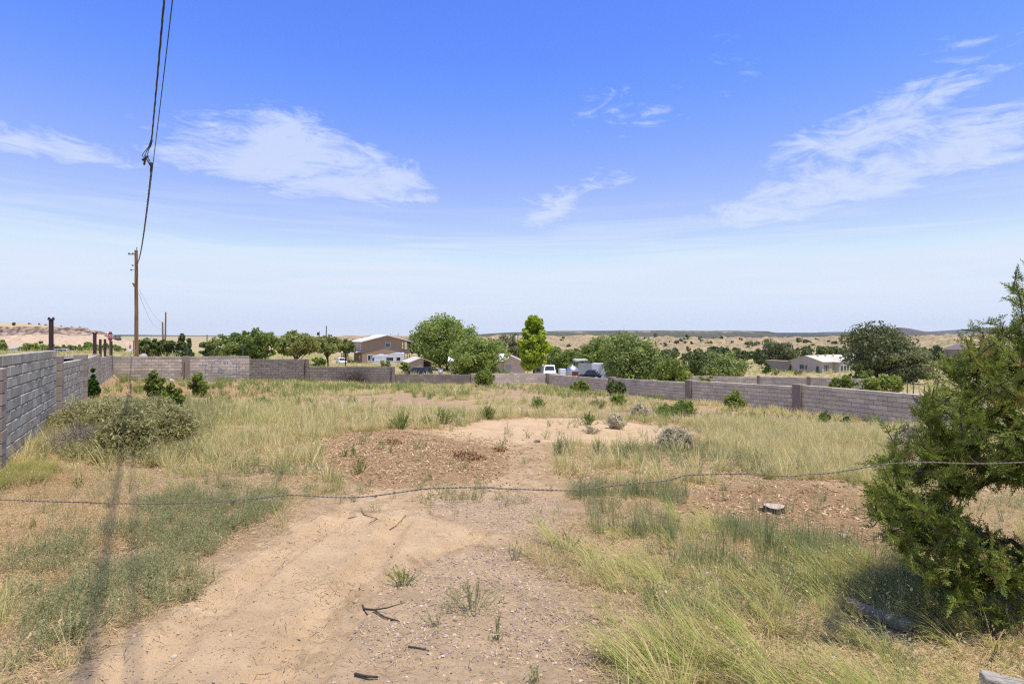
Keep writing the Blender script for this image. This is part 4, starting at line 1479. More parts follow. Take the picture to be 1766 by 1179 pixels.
def lotshrub(name, label, cat, px0, px1, ytop, ybase, lm, nleaf, leaf, **kw):
    b = G((px0 + px1) / 2, ybase)
    d = b.y
    w = (px1 - px0) / F * d
    h = (ybase - ytop) / F * d * (1.22 if kw.get('shape') == 'cone' else 1.05)
    return shrub(name, label, cat, b, w, h, lm, nleaf, leaf, **kw)


JS = 'juniper_shrub'
lotshrub(JS, 'tall yellowish juniper shrub near the left back corner of the lot', 'shrub', 244, 290, 637, 697, 'juniper', 5200, 0.06, shape='cone', nstem=40, long=2.2, bark='twig_red')
lotshrub(JS, 'lower juniper shrub touching the right side of the tall yellowish one', 'shrub', 278, 318, 660, 712, 'juniper', 3600, 0.055, nstem=30, long=2.2, bark='twig_red')
lotshrub(JS, 'young juniper in front of the dark pilaster of the back wall', 'shrub', 323, 360, 640, 684, 'juniper', 3600, 0.065, nstem=32, long=2.0, bark='twig_red')
lotshrub('leafy_bush', 'bright green leafy bush climbing the left wall', 'bush', 148, 174, 638, 694, 'vine', 2600, 0.10, shape='cone', nstem=26, long=1.3, nclump=30)
lotshrub(JS, 'low bright juniper against the pale end of the back wall', 'shrub', 814, 858, 638, 668, 'juniper', 3800, 0.085, nstem=34, long=2.0, bark='twig_red')
lotshrub(JS, 'small juniper on the lot just right of the far wall corner', 'shrub', 982, 1018, 653, 677, 'juniper', 2600, 0.085, nstem=26, long=2.0, bark='twig_red')
lotshrub(JS, 'dark small juniper at the foot of the first right wall pilaster', 'shrub', 1043, 1084, 652, 682, 'juniper_far', 3000, 0.085, nstem=28, long=2.0, bark='twig_red')
lotshrub(JS, 'upright spiky juniper in front of the third right wall section', 'shrub', 1243, 1290, 674, 708, 'juniper', 3800, 0.06, shape='cone', nstem=34, long=2.2, bark='twig_red')
lotshrub(JS, 'tiny dark juniper at the right wall near the last pilaster', 'shrub', 1411, 1434, 708, 727, 'juniper_far', 1500, 0.045, nstem=20, long=2.0, bark='twig_red')
lotshrub(JS, 'tiny dark shrub right of the smallest juniper along the right wall', 'shrub', 1450, 1468, 718, 732, 'juniper_far', 900, 0.045, nstem=16, long=2.0, bark='twig_red')
lotshrub('green_bush', 'dense round bright green bush before the second right wall pilaster', 'bush', 1160, 1198, 690, 716, 'green_tuft', 4200, 0.055, nstem=60, long=5.0)
lotshrub('green_bush', 'low fresh green clump left of the dense round green bush', 'bush', 1134, 1166, 698, 714, 'green_tuft', 1500, 0.055, nstem=30, long=5.0)
lotshrub('green_bush', 'grassy green clump in front of the dark juniper by the right wall', 'bush', 1052, 1082, 678, 698, 'green_tuft', 1600, 0.06, nstem=30, long=5.0)
lotshrub('sagebrush', 'pale silver brush at the edge of the far bare patch', 'shrub', 1128, 1202, 736, 778, 'silver', 6500, 0.022, nstem=110, long=7.0, low=.1)
lotshrub('sagebrush', 'small silver brush on the sandy bank', 'shrub', 1042, 1082, 712, 738, 'silver', 2600, 0.025, nstem=60, long=6.0, low=.1)
lotshrub('sagebrush', 'grey brush right of the small silver one, half dry', 'shrub', 1084, 1124, 696, 722, 'silver', 2200, 0.028, nstem=60, long=6.0, low=.1)
lotshrub('sagebrush', 'blue grey sagebrush in front of the right wall by the foreground juniper', 'shrub', 1532, 1600, 728, 790, 'silver', 6000, 0.03, nstem=90, long=5.0, low=.1)
lotshrub('sagebrush', 'grey green sage beside the small juniper at the far wall corner', 'shrub', 1012, 1052, 686, 704, 'saltbush', 1500, 0.03, nstem=40, long=5.0, low=.1)
# the big saltbush by the left wall: several bushes grown together
sbl = ['grey green saltbush pressed against the left wall', 'tallest grey green saltbush, behind the brush heap', 'grey green saltbush at the right end of the thicket', 'front saltbush of the thicket, right of the dead twigs',
       'saltbush filling the middle of the thicket', 'low outlying saltbush at the right, merging into the grass']
for i, (a, b_, t, y_) in enumerate(((84, 200, 684, 745), (140, 262, 676, 740), (210, 322, 682, 752), (165, 275, 705, 790), (130, 250, 690, 748), (250, 345, 700, 772))):
    lotshrub('saltbush', sbl[i], 'shrub', a, b_, t, y_, 'saltbush', 8500, 0.024, nstem=150, long=4.0, group='saltbush thicket by the left wall', low=.25, stem_r=.005)


def brush_heap(name, label, cat, base, w, h, n, rad, mat, dep=None, len_=0.6, up=0.5):
    root = empty(name, base, 0, label, cat)
    mb = MB()
    dep = dep or w
    for i in range(n):
        a = rng.random() * 6.283
        q = math.sqrt(rng.random()) * 0.7
        p = Vector((math.cos(a) * q * w / 2, math.sin(a) * q * dep / 2, h * rng.random() * (1 - q) * 0.7))
        d = Vector((math.cos(a) + rng.normal() * 0.7, math.sin(a) + rng.normal() * 0.7, abs(rng.normal()) * up)).normalized()
        L = len_ * rng.uniform(0.4, 1.1)
        m_ = p + d * L * 0.5 + Vector((rng.normal(), rng.normal(), rng.normal())) * L * 0.08
        mb.cur = rng.random()
        mb.tube([p, m_, p + d * L], [rad, rad * 0.7, rad * 0.3], 3, False)
    tag(mb.build('twigs', M[mat], root), kind='stuff')
    return root


b = G(172, 792)
brush_heap('brush_heap', 'dead grey twigs heaped in front of the saltbush thicket', 'brush heap', b + Vector((-0.55, 0.75, 0)), 2.0, 0.75, 620, 0.007, 'twig_grey', 1.2, 0.65, 0.45)
b = at(612, 45.3)
brush_heap('tumbleweed', 'big tangled dead bush leaning on the dark back wall', 'dead bush', b, 2.6, 1.5, 700, 0.014, 'twig_grey', 1.2, 1.0, 0.9)

# leafy weed clumps one can pick out on the lot
weeds = [(668, 718, 708, 742, 'green_tuft', 'lush green weed at the back edge of the mulch patch'),
         (600, 642, 778, 812, 'green_tuft', 'bright green weed on the left part of the mulch'),
         (584, 602, 764, 786, 'green_tuft', 'slim green tuft behind the bright weed on the mulch'),
         (602, 616, 766, 786, 'green_tuft', 'narrow green sprig beside the slim tuft on the mulch'),
         (716, 752, 716, 734, 'green_tuft', 'low green weed right of the lush one at the back of the mulch'),
         (742, 786, 702, 732, 'green_tuft', 'tall olive weed clump at the left end of the far sand'),
         (826, 858, 694, 724, 'green_tuft', 'upright green weed behind the middle of the far sand'),
         (914, 944, 682, 704, 'green_tuft', 'fresh green weed in the pale grass before the back wall'),
         (998, 1032, 706, 730, 'green_tuft', 'yellow green tuft at the sandy bank left of the silver brush'),
         (946, 990, 750, 786, 'weed', 'greyish green weed at the left end of the weed row below the sand'),
         (1010, 1056, 758, 786, 'weed', 'green weed clump in the middle of the weed row below the sand'),
         (1068, 1112, 762, 786, 'weed', 'green weed at the right end of the row, behind the dirt clod'),
         (950, 1008, 900, 945, 'green_tuft', 'sprawling green plant on the right edge of the gravel'),
         (752, 880, 980, 1040, 'weed', 'grey green mat of weeds lying on the gravel'),
         (652, 736, 968, 1000, 'green_tuft', 'low green creeping plant at the edge of the tyre track'),
         (870, 906, 925, 965, 'weed', 'grey weed on gravel left of the sprawling green plant'),
         (845, 872, 1030, 1088, 'weed', 'thin upright weed with shadow on the gravel'),
         (900, 944, 1130, 1170, 'weed', 'small grey weed at the bottom of the gravel'),
         (1105, 1150, 985, 1050, 'green_tuft', 'dark leafy green weed before the dead branch'),
         (1300, 1352, 880, 950, 'rye', 'tall blue green weed below the tree stump'),
         (120, 150, 810, 842, 'green_tuft', 'small dark green weed in the dry grass below the saltbush'),
         (40, 70, 895, 920, 'green_tuft', 'tiny dark green plant in the orange thatch'),
         (248, 264, 664, 682, 'saltbush', 'small grey weed left of the tall yellowish juniper'),
         (1000, 1040, 735, 748, 'silver', 'flat silvery plant lying on the far sand'),
         (1365, 1400, 905, 935, 'weed', 'green weed right of the tree stump')]
def weed_thing(lab, px0, px1, ytop, ybase, lm, seed):
    b = G((px0 + px1) / 2, ybase)
    d = b.y
    w, h = (px1 - px0) / F * d, (ybase - ytop) / F * d
    q = np.random.default_rng(seed)
    leaf = max(.010, .0013 * d)
    ns = int(np.clip(w * 60, 12, 46))
    V, Fs, T, S = [], [], [], MB()
    for i in range(ns):
        a = q.random() * 6.283
        s = q.random() ** .6
        e = np.array([math.cos(a) * s * w / 2, math.sin(a) * s * w / 2, h * (1.0 - .65 * s * s) * q.uniform(.55, 1.1)])
        r0 = np.array([math.cos(a) * s * w * .12, math.sin(a) * s * w * .12, -.02])
        m_ = r0 + (e - r0) * np.array([.45, .45, .6]) + q.normal(size=3) * .02
        S.tube([r0, m_, e], [max(.0022, .0004 * d)] * 2 + [.001], 3, False)
        for k in range(int(10 + 26 * min(1, w))):
            f = q.uniform(.25, 1.0) ** .7
            c = r0 + (m_ - r0) * f * 2 if f < .5 else m_ + (e - m_) * (f * 2 - 1)
            u = (e - r0) / (np.linalg.norm(e - r0) + 1e-9) + q.normal(size=3) * .75
            u = u / np.linalg.norm(u) * leaf * q.uniform(.6, 1.5)
            s2 = np.cross(u, q.normal(size=3))
            s2 = s2 / np.linalg.norm(s2) * leaf * .26
            c = c + u * .9
            o = len(V)
            V += [c - u, c - s2, c + u, c + s2]
            Fs.append((o, o + 1, o + 2, o + 3))
            T += [q.random() * .97] * 4
    root = empty('weed_clump', b, 0, lab, 'weed')
    link('foliage', mesh_np('foliage', V, Fs, LM[lm], T), root)
    S.build('stems', LM[lm], root)


for i, (a, b_, t, y_, lm, lab) in enumerate(weeds):
    weed_thing(lab, a, b_, t, y_, lm, 900 + i)


# ------------------------------------------------------------------ buildings and vehicles beyond the wall
def framed_window(parent, x, y, z, w, h, axis='y', sgn=-1, frame='white_paint', fw=0.07, mull=0):
    """window set in a wall: frame ring + pane; axis is the wall's normal"""
    mb = MB()

    def bx(m_, a0, a1, z0, z1, d0, d1):
        if axis == 'y':
            m_.box(a0, a1, min(d0, d1), max(d0, d1), z0, z1)
        else:
            m_.box(min(d0, d1), max(d0, d1), a0, a1, z0, z1)
    c, dp = (x, y) if axis == 'y' else (y, x)
    o, i = dp + sgn * 0.05, dp - sgn * 0.05
    bx(mb, c - w / 2 - fw, c + w / 2 + fw, z + h, z + h + fw, o, i)
    bx(mb, c - w / 2 - fw, c + w / 2 + fw, z - fw, z, o, i)
    bx(mb, c - w / 2 - fw, c - w / 2, z, z + h, o, i)
    bx(mb, c + w / 2, c + w / 2 + fw, z, z + h, o, i)
    for k in range(mull):
        q = c - w / 2 + w * (k + 1) / (mull + 1)
        bx(mb, q - fw * .4, q + fw * .4, z, z + h, o, i)
    f = mb.build('window', M[frame], parent)
    g = MB()
    bx(g, c - w / 2, c + w / 2, z, z + h, dp + sgn * 0.02, dp - sgn * 0.01)
    g.build('pane', M['glass'], f)
    return f


# --- two storey brown house
d0 = 150
hb = Vector((X(625, d0), d0, Z(628, d0)))
H1 = empty('two_storey_house', hb, R(25), 'brown stucco two storey house with white gable roof and corner balcony', 'house')
Wd, Dp, He, Hr = 10.6, 13.0, Z(589, d0) - hb.z, Z(578.5, d0 + 2) - hb.z
Wt = 12.8
mb = MB()
sl_ = (Hr - He) / (Wt / 2)
mb.prism([(0, -0.5), (Wd, -0.5), (Wd, He + (Wt - Wd) * sl_ - .03), (Wt / 2, Hr - .03), (0, He - .03)], 0, Dp)
wall1 = mb.build('wall', M['stucco_brown'], H1)
mb = MB()
mb.box(Wd + .005, Wt, 0.0, 0.18, 2.75, 3.75).box(Wt - 0.18, Wt, 0.185, Dp, 2.75, 3.75).box(Wd + .005, Wt - .185, .185, Dp, 2.6, 2.74)
mb.build('balcony', M['stucco_brown'], H1)
mb = MB()
for y_ in (0.1, 2.6, 5.2):
    mb.cur = .5
    m2 = MB()
    m2.box(Wt - 0.19, Wt - 0.03, y_, y_ + 0.16, 3.76, He + 0.05)
    m2.build('balcony_post', M['wood_brown'], H1)
    m2 = MB()
    m2.box(Wt - 0.19, Wt - 0.03, y_, y_ + 0.16, -0.5, 2.58)
    m2.build('balcony_post', M['wood_brown'], H1)
m2 = MB()
m2.box(Wd + .3, Wd + .46, 0.02, 0.16, 3.76, He + .2).box(Wd + .006, Wt - .2, 0.02, 0.16, He - 0.1, He + .12)
m2.build('balcony_frame', M['wood_brown'], H1)
mb = MB()
ov = 0.85
for s_ in (0, 1):
    x0, x1 = (-0.7, Wt / 2) if s_ == 0 else (Wt / 2, Wt + 0.7)
    za = He - 0.7 * sl_ if s_ == 0 else Hr
    zb = Hr if s_ == 0 else He - 0.7 * sl_
    mb.prism([(x0, za), (x1, zb), (x1, zb + .22), (x0, za + .22)], -ov, Dp + ov)
mb.build('roof', M['white_roof'], H1)
m2 = MB()
m2.tube([(Wt * 0.62, 2, Hr - .6), (Wt * .62, 2, Hr + 0.6)], .09, 8)
m2.build('vent_pipe', M['grey_paint'], H1)
m2 = MB()
m2.tube([(Wt * 0.86, 6, He), (Wt * .86, 6, Hr + 0.7)], .12, 8)
m2.build('vent_pipe', M['grey_paint'], H1)
framed_window(H1, 6.75, -0.01, 4.45, 1.0, 1.15, fw=.14, mull=1)
framed_window(H1, 2.2, -0.01, 1.0, 1.5, 1.35, fw=.14, mull=1)
framed_window(H1, -0.01, 3.0, 3.7, 0.8, 1.6, 'x', -1, fw=.12)
framed_window(H1, -0.01, 6.5, 3.7, 0.8, 1.6, 'x', -1, fw=.12)
framed_window(H1, -0.01, 9.5, 3.7, 0.8, 1.6, 'x', -1, fw=.12)
framed_window(H1, -0.01, 4.0, 0.7, 1.4, 1.3, 'x', -1, fw=.1)
mb = MB()
mb.prism([(-3.7, 2.75), (-0.005, 3.25), (-0.005, 3.45), (-3.7, 2.95)], 1.0, 12.5)
pr = mb.build('porch_roof', M['white_roof'], H1)
for y_ in (1.3, 4.0, 6.6, 9.2, 12.0):
    m2 = MB()
    m2.box(-3.6, -3.4, y_, y_ + 0.2, -0.5, 2.74)
    m2.build('porch_post', M['wood_brown'], H1)

# --- white fifth-wheel camper
d0 = 132
b = Vector((X(641, d0), d0, Z(631.5, d0)))
RVW = empty('camper_trailer', b, R(4), 'white camper trailer with raised nose parked before the brown house', 'trailer')
L = 54 / F * d0
mb = MB()
mb.prism([(0.05, .55), (L * .62, .5), (L * .62, 0.62), (L, 1.05), (L, 3.0), (L * .97, 3.12), (L * .72, 3.12), (L * .60, 2.85), (L * .5, 2.6), (L * .1, 2.55), (0.02, 2.3), (-.05, 1.5)], 0, 2.4)
bd = mb.build('body', M['white_paint'], RVW, bevel=.05)
mb = MB()
mb.box(0, L * .98, -.012, -.001, 1.02, 1.10).box(0.02, L, -.012, -.001, 2.02, 2.07)
mb.build('stripe', M['grey_paint'], RVW)
for x0, x1, z0, z1 in ((L * .47, L * .68, 1.35, 2.0), (L * .79, L * .90, 1.35, 2.05), (0.18, 0.55, 1.3, 2.0)):
    f = framed_window(RVW, (x0 + x1) / 2, -.005, z0, x1 - x0, z1 - z0, frame='grey_paint', fw=.04)
m2 = MB()
m2.box(L * .33, L * .42, -.03, -.002, .65, 2.2)
m2.build('door', M['white_paint'], RVW, bevel=.01)
m2 = MB()
m2.box(L * .2, L * .34, .8, 1.6, 2.56, 2.78)
m2.build('roof_unit', M['white_paint'], RVW, bevel=.04)


def wheel(parent, x, y, z, r, w=0.22, axis='y'):
    m2 = MB()
    Mx = Matrix.Translation((x, y, z)) @ (Matrix.Rotation(R(90), 4, 'X') if axis == 'y' else Matrix.Rotation(R(90), 4, 'Y'))
    m2.lathe([(r * .6, -w / 2), (r * .96, -w / 2), (r, -w / 4), (r, w / 4), (r * .96, w / 2), (r * .6, w / 2)], 20, Mx)
    o = m2.build('wheel', M['tyre'], parent)
    m2 = MB()
    m2.lathe([(r * .2, -w / 2 - .01), (r * .58, -w / 2 - .004), (r * .58, w / 2 + .004), (r * .2, w / 2 + .01)], 16, Mx)
    m2.build('rim', M['chrome'], o)
    return o


for x_ in (L * .45, L * .56):
    wheel(RVW, x_, .12, .36, .36)


def car(name, label, cat, loc, rz, L, Wc, H, paint, kind='suv', glass='glass'):
    """x forwards, origin on the ground at the middle"""
    root = empty(name, loc, rz, label, cat)
    hb_, hh = 0.32, H
    belt = H * 0.56
    prof = {'suv': [(-L / 2, .5), (-L / 2 + .05, belt), (L * .18, belt), (L * .20, belt - .01), (L * .45, belt - .12), (L / 2, belt - .3), (L / 2, .42), (L / 2 - .1, hb_), (-L / 2 + .1, hb_)],
            'car': [(-L / 2, .5), (-L / 2 + .08, belt - .02), (L * .15, belt), (L * .42, belt - .10), (L / 2, belt - .28), (L / 2, .40), (L / 2 - .1, hb_ - .05), (-L / 2 + .1, hb_ - .05)]}[kind]
    mb = MB()
    mb.prism(list(reversed(prof)), -Wc / 2, Wc / 2)
    mb.build('body', M[paint], root, bevel=.06)
    # cabin with tumblehome
    if kind == 'suv':
        lo, hi = (-L / 2 + .08, L * .20), (-L / 2 + .22, L * .04)
    else:
        lo, hi = (-L * .42, L * .20), (-L * .24, L * .04)
    wl_, wh = Wc / 2 - .03, Wc / 2 - .20
    vs = [(lo[0], -wl_, belt - .01), (lo[1], -wl_, belt - .01), (lo[1], wl_, belt - .01), (lo[0], wl_, belt - .01), (hi[0], -wh, H), (hi[1], -wh, H), (hi[1], wh, H), (hi[0], wh, H)]
    mb = MB()
    mb.add(vs, [(0, 3, 2, 1), (4, 5, 6, 7), (0, 1, 5, 4), (1, 2, 6, 5), (2, 3, 7, 6), (3, 0, 4, 7)])
    mb.build('cabin', M[paint], root, bevel=.05)

    def pane(nm, q, f0=(.08, .92), g0=(.10, .86), off=.008):
        a, b_, c, d = [Vector(vs[i]) for i in q]
        n = (b_ - a).cross(d - a).normalized() * off
        def pt(u, v):
            return a.lerp(b_, u).lerp(d.lerp(c, u), v) + n
        m2 = MB()
        m2.add([pt(f0[0], g0[0]), pt(f0[1], g0[0]), pt(f0[1], g0[1]), pt(f0[0], g0[1])], [(0, 1, 2, 3)])
        m2.add([Vector(p) - n * 3 for p in m2.v[:4]], [(3, 2, 1, 0)])
        m2.build(nm, M[glass], root)
    pane('windscreen', (1, 2, 6, 5))
    pane('rear_window', (3, 0, 4, 7))
    for q in ((0, 1, 5, 4), (2, 3, 7, 6)):
        pane('side_window', q, (.05, .36))
        pane('side_window', q, (.38, .66))
        pane('side_window', q, (.68, .93))
    for sx in (-.31, .31):
        for sy in (-1, 1):
            wheel(root, sx * L, sy * (Wc / 2 - .1), .34, .34)
    for sy in (-1, 1):
        m2 = MB()
        m2.box(L / 2 - .03, L / 2 + .012, sy * (Wc / 2 - .3) - .17, sy * (Wc / 2 - .3) + .17, belt - .40, belt - .26)
        m2.build('headlight', M['chrome'], root)
        m2 = MB()
        m2.box(-L / 2 - .012, -L / 2 + .04, sy * (Wc / 2 - .14) - .09, sy * (Wc / 2 - .14) + .09, belt - .36, belt - .10)
        m2.build('tail_light', M['sign_red'], root)
    m2 = MB()
    m2.box(L / 2 - .02, L / 2 + .06, -Wc / 2 + .05, Wc / 2 - .05, .36, .50).box(-L / 2 - .06, -L / 2 + .02, -Wc / 2 + .05, Wc / 2 - .05, .36, .52)
    m2.build('bumper', M['grey_paint'], root, bevel=.02)
    return root


def ground_at(px, d, py):
    return Vector((X(px, d), d, Z(py, d)))


car('parked_car', 'white car parked left of the brown house porch', 'car', ground_at(589, 140, 627.5), R(-60), 4.2, 1.8, 1.5, 'white_paint', 'car')
car('parked_car', 'long black vehicle behind the low dark stretch of back wall', 'car', ground_at(716, 78, 651), R(177), 4.6, 1.85, 1.42, 'black_paint', 'suv')
v = car('parked_van', 'white vehicle seen head on beside the bright green tree', 'van', ground_at(948, 86, 650), R(-95), 4.6, 1.85, 1.75, 'white_paint', 'suv')
car('parked_car', 'dark car with sloping glass before the white cargo box', 'car', ground_at(1016, 58, 657), R(165), 2.6, 1.5, 1.16, 'black_paint', 'car')
car('parked_car', 'blue grey car on the road below the mesa trees', 'car', ground_at(114, 112, 614.5), R(20), 4.4, 1.8, 1.5, 'grey_paint', 'suv')

# --- tan shed
d0 = 96
b = ground_at(706, d0, 651)
SH = empty('metal_shed', b, R(22), 'tan metal shed with ribbed front and dark doorway', 'shed')
Ws, Hs, Hp = 3.9, Z(625, d0) - b.z, Z(617.5, d0) - b.z
mb = MB()
mb.prism([(0, -.3), (Ws * .62, -.3), (Ws * .62, Hs + (Ws * .38) * (Hp - Hs) / (Ws / 2)), (Ws / 2, Hp - .03), (0, Hs - .03)], 0, .08)
mb.build('front_wall', M['tan_metal'], SH)
mb = MB()
mb.box(0, .08, .085, 5.5, -.3, Hs - .03).box(Ws - .08, Ws, .0, 5.5, -.3, Hs - .03).box(.085, Ws - .085, 5.4, 5.5, -.3, Hs)
mb.build('wall', M['tan_metal'], SH)
for k in range(4):
    m2 = MB()
    m2.box(.05, Ws * .6, -.035, -.002, .55 + k * .5, .55 + k * .5 + .30)
    m2.build('panel', M['tan_metal'], SH, bevel=.015)
mb = MB()
mb.box(Ws * .63, Ws - .09, 1.4, 1.45, -.3, Hs - .05)
mb.build('doorway_shade', M['wood_brown'], SH)  # dark sheet set inside the open doorway, standing for the shade within
mb = MB()
s2 = (Hp - Hs) / (Ws / 2)
mb.prism([(-.25, Hs - .25 * s2), (Ws / 2, Hp), (Ws / 2, Hp + .1), (-.25, Hs - .25 * s2 + .1)], -.3, 5.8)
mb.prism([(Ws / 2, Hp), (Ws + .25, Hs - .25 * s2), (Ws + .25, Hs - .25 * s2 + .1), (Ws / 2, Hp + .1)], -.3, 5.8)
mb.build('roof', M['cream_roof'], SH)

# --- long pale house with white roof
d0 = 110
b = ground_at(776, d0, 648)
LH = empty('ranch_house', b, R(3), 'long pale pink house with a white roof half hidden by a tree', 'house')
Lh = 98 / F * d0
He = Z(622, d0) - b.z
Hr = Z(611, d0 + 3) - b.z
mb = MB()
mb.prism([(0, -.4), (7, -.4), (7, He), (3.5, Hr - .05), (0, He)], 0, Lh, 'x')
mb.build('wall', M['stucco_pink'], LH)
mb = MB()
q = (Hr - He) / 3.5
mb.prism([(-.5, He - .5 * q), (3.5, Hr), (3.5, Hr + .12), (-.5, He - .5 * q + .12)], -.4, Lh - .0, 'x')
mb.prism([(3.5, Hr), (7.5, He - .5 * q), (7.5, He - .5 * q + .12), (3.5, Hr + .12)], -.4, Lh - .0, 'x')
mb.build('roof', M['white_roof'], LH)
x0 = Lh - .6
wg = 37 / F * (d0 - 2)
mb = MB()
mb.prism([(x0, -.4), (x0 + wg, -.4), (x0 + wg, He - .3), (x0 + wg * .35, Hr - .25), (x0, He - .1)], -2.0, 6.8)
mb.build('gable_wing', M['stucco_pink'], LH)
mb = MB()
mb.prism([(x0 - .2, He - .2), (x0 + wg * .35, Hr - .22), (x0 + wg * .35, Hr - .05), (x0 - .2, He - .03)], -2.5, 7.2)
mb.prism([(x0 + wg * .35, Hr - .22), (x0 + wg + .35, He - .48), (x0 + wg + .35, He - .3), (x0 + wg * .35, Hr - .05)], -2.5, 7.2)
mb.build('wing_roof', M['white_roof'], LH)
framed_window(LH, 1.0, -.01, 1.0, .6, 1.5, frame='grey_paint')
framed_window(LH, 2.3, -.01, 1.0, .5, 1.4, frame='grey_paint')
m2 = MB()
m2.box(x0 + .15, x0 + 1.35, -2.05, -2.002, -.3, 2.2)
m2.build('door', M['grey_paint'], LH)

# --- yard things behind the back wall corner
d0 = 62
b = ground_at(760, d0, 656)
mp = empty('meter_pedestal', b, 0, 'dark meter post with a pale dial standing behind the back wall', 'meter post')
MB().box(-.09, .09, -.06, .06, -.2, 1.55).build('post', M['rust'], mp)
MB().box(-.30, .28, -.16, -.065, .45, 1.25).build('box', M['grey_paint'], mp, bevel=.02)
m2 = MB()
m2.lathe([(.10, 0), (.12, .02), (.12, .1), (.06, .14)], 14, Matrix.Translation((0, -.165, 1.0)) @ Matrix.Rotation(R(90), 4, 'X'))
m2.build('dial', M['white_paint'], mp)
MB().box(.34, .52, -.1, .1, -.2, .7).build('cabinet', M['black_paint'], mp, bevel=.02)

d0 = 82
b = ground_at(910, d0, 650)
dish = empty('satellite_dish', b, R(15), 'grey satellite dish on a post left of the bright green tree', 'satellite dish')
MB().tube([(0, 0, -.2), (0, 0, 1.75)], .05, 8).build('mast', M['rust'], dish)
m2 = MB()
m2.lathe([(.04, -.12), (.25, -.09), (.45, -.01), (.55, .06), (.55, .075), (.44, .02), (.2, -.05), (.03, -.07)], 22, Matrix.Translation((.1, -.12, 2.0)) @ Matrix.Rotation(R(-68), 4, 'Y') @ Matrix.Rotation(R(60), 4, 'X'))
m2.build('reflector', M['grey_paint'], dish, True)
MB().tube([(.1, -.1, 1.8), (.15, -.62, 2.0)], .02, 6).build('feed_arm', M['grey_paint'], dish)

b = ground_at(930, 84, 650)
bxr = empty('utility_trailer', b, R(-4), 'small grey box trailer with a dark window left of the white vehicle', 'trailer')
MB().box(-.65, .65, -.6, 1.6, .3, 1.65).build('body', M['grey_paint'], bxr, bevel=.04)
framed_window(bxr, -.1, -.605, .85, .6, .45, frame='grey_paint', fw=.04)
wheel(bxr, -.62, .5, .28, .28)

b = ground_at(969.5, 62, 658)
fr = empty('refrigerator', b, R(12), 'white upright refrigerator standing outside behind the wall corner', 'refrigerator')
MB().box(-.33, .33, -.3, .32, -.1, 1.42).build('body', M['white_paint'], fr, bevel=.02)
MB().box(-.32, .32, -.36, -.305, .05, .95).build('door', M['white_paint'], fr, bevel=.015)
MB().box(-.32, .32, -.36, -.305, .98, 1.4).build('door', M['white_paint'], fr, bevel=.015)
MB().box(.22, .25, -.40, -.365, .5, .9).build('handle', M['grey_paint'], fr)

b = ground_at(987, 76, 655)
dm = empty('round_camper', b, R(8), 'silver domed camper with a dark red front panel', 'camper')
m2 = MB()
m2.lathe([(.80, .55), (.84, .9), (.82, 1.25), (.68, 1.6), (.42, 1.82), (.12, 1.9), (.10, 1.96)], 24)
m2.build('dome', M['chrome'], dm, True)
m2 = MB()
m2.box(-.22, .62, -.92, -.70, .45, 1.18)
m2.build('panel', M['red_panel'], dm, bevel=.02)
m2 = MB()
m2.lathe([(.09, 1.9), (.12, 2.0), (.05, 2.1)], 12)
m2.build('vent', M['chrome'], dm)
m2 = MB()
m2.tube([(-.3, -.9, .45), (-1.0, -1.0, .55)], .05, 6)
m2.build('tow_bar', M['white_paint'], dm)
wheel(dm, -.7, .1, .3, .3)
wheel(dm, .7, .1, .3, .3)

d0 = 68
b = ground_at(1020, d0, 655)
cg = empty('cargo_box', b, R(-20), 'white cargo box with double doors beside the feathery tree', 'cargo box')
Hc = Z(626.5, d0) - b.z
MB().box(0, 2.1, 0, 1.5, .1, Hc).build('body', M['white_paint'], cg, bevel=.02)
m2 = MB()
m2.box(-1.6, -.01, .0, .06, .1, Hc + .03)
m2.build('shaded_side', M['grey_paint'], cg)  # shaded side of the white box, its shade put into the grey
for x0 in (.06, 1.06):
    m2 = MB()
    m2.box(x0, x0 + .97, -.04, -.003, .2, Hc - .12)
    dr = m2.build('door', M['white_paint'], cg, bevel=.01)
    m2 = MB()
    m2.tube([(x0 + (.9 if x0 < .5 else .07), -.065, .3), (x0 + (.9 if x0 < .5 else .07), -.065, Hc - .25)], .018, 6)
    m2.build('lock_rod', M['grey_paint'], dr)
b = ground_at(1003, 88, 650)
cp = empty('carport', b, R(5), 'thin white carport roof on posts behind the cargo box', 'carport')
MB().prism([(-.95, 2.45), (.95, 2.55), (.95, 2.72), (-.95, 2.72)], 0, 2.2).build('roof', M['white_roof'], cp)
for x0 in (-.9, .85):
    for y0 in (.1, 2.1):
        MB().box(x0, x0 + .06, y0, y0 + .06, -.4, 2.44).build('post', M['grey_paint'], cp)

# --- school bus
d0 = 100
b = ground_at(1200, d0, 663)
bus = empty('school_bus', b, R(-3), 'long yellow school bus mostly hidden by trees', 'bus')
Lb = 76 / F * d0
Hb = Z(639, d0) - b.z
m2 = MB()
m2.prism([(-1.2, .55), (1.2, .55), (1.2, Hb - .3), (.9, Hb), (-.9, Hb), (-1.2, Hb - .3)], 0, Lb, 'x')
m2.build('body', M['yellow_bus'], bus, bevel=.04)
for k in range(8):
    framed_window(bus, .75 + k * (Lb - 1) / 8, -1.21, Hb - 1.0, .68, .55, frame='yellow_bus', fw=.03)
m2 = MB()
m2.box(0, Lb, -1.235, -1.205, 1.0, 1.07).box(0, Lb, -1.235, -1.205, 1.35, 1.42)
m2.build('stripe', M['black_paint'], bus)
for x0 in (1.6, Lb - 1.6):
    wheel(bus, x0, -1.05, .48, .48, .28)

# --- cream roofed mobile home
d0 = 140
b = ground_at(1418, d0, 645)
MH = empty('mobile_home', b, R(29), 'pale grey mobile home with cream gable roof and white windows', 'house')
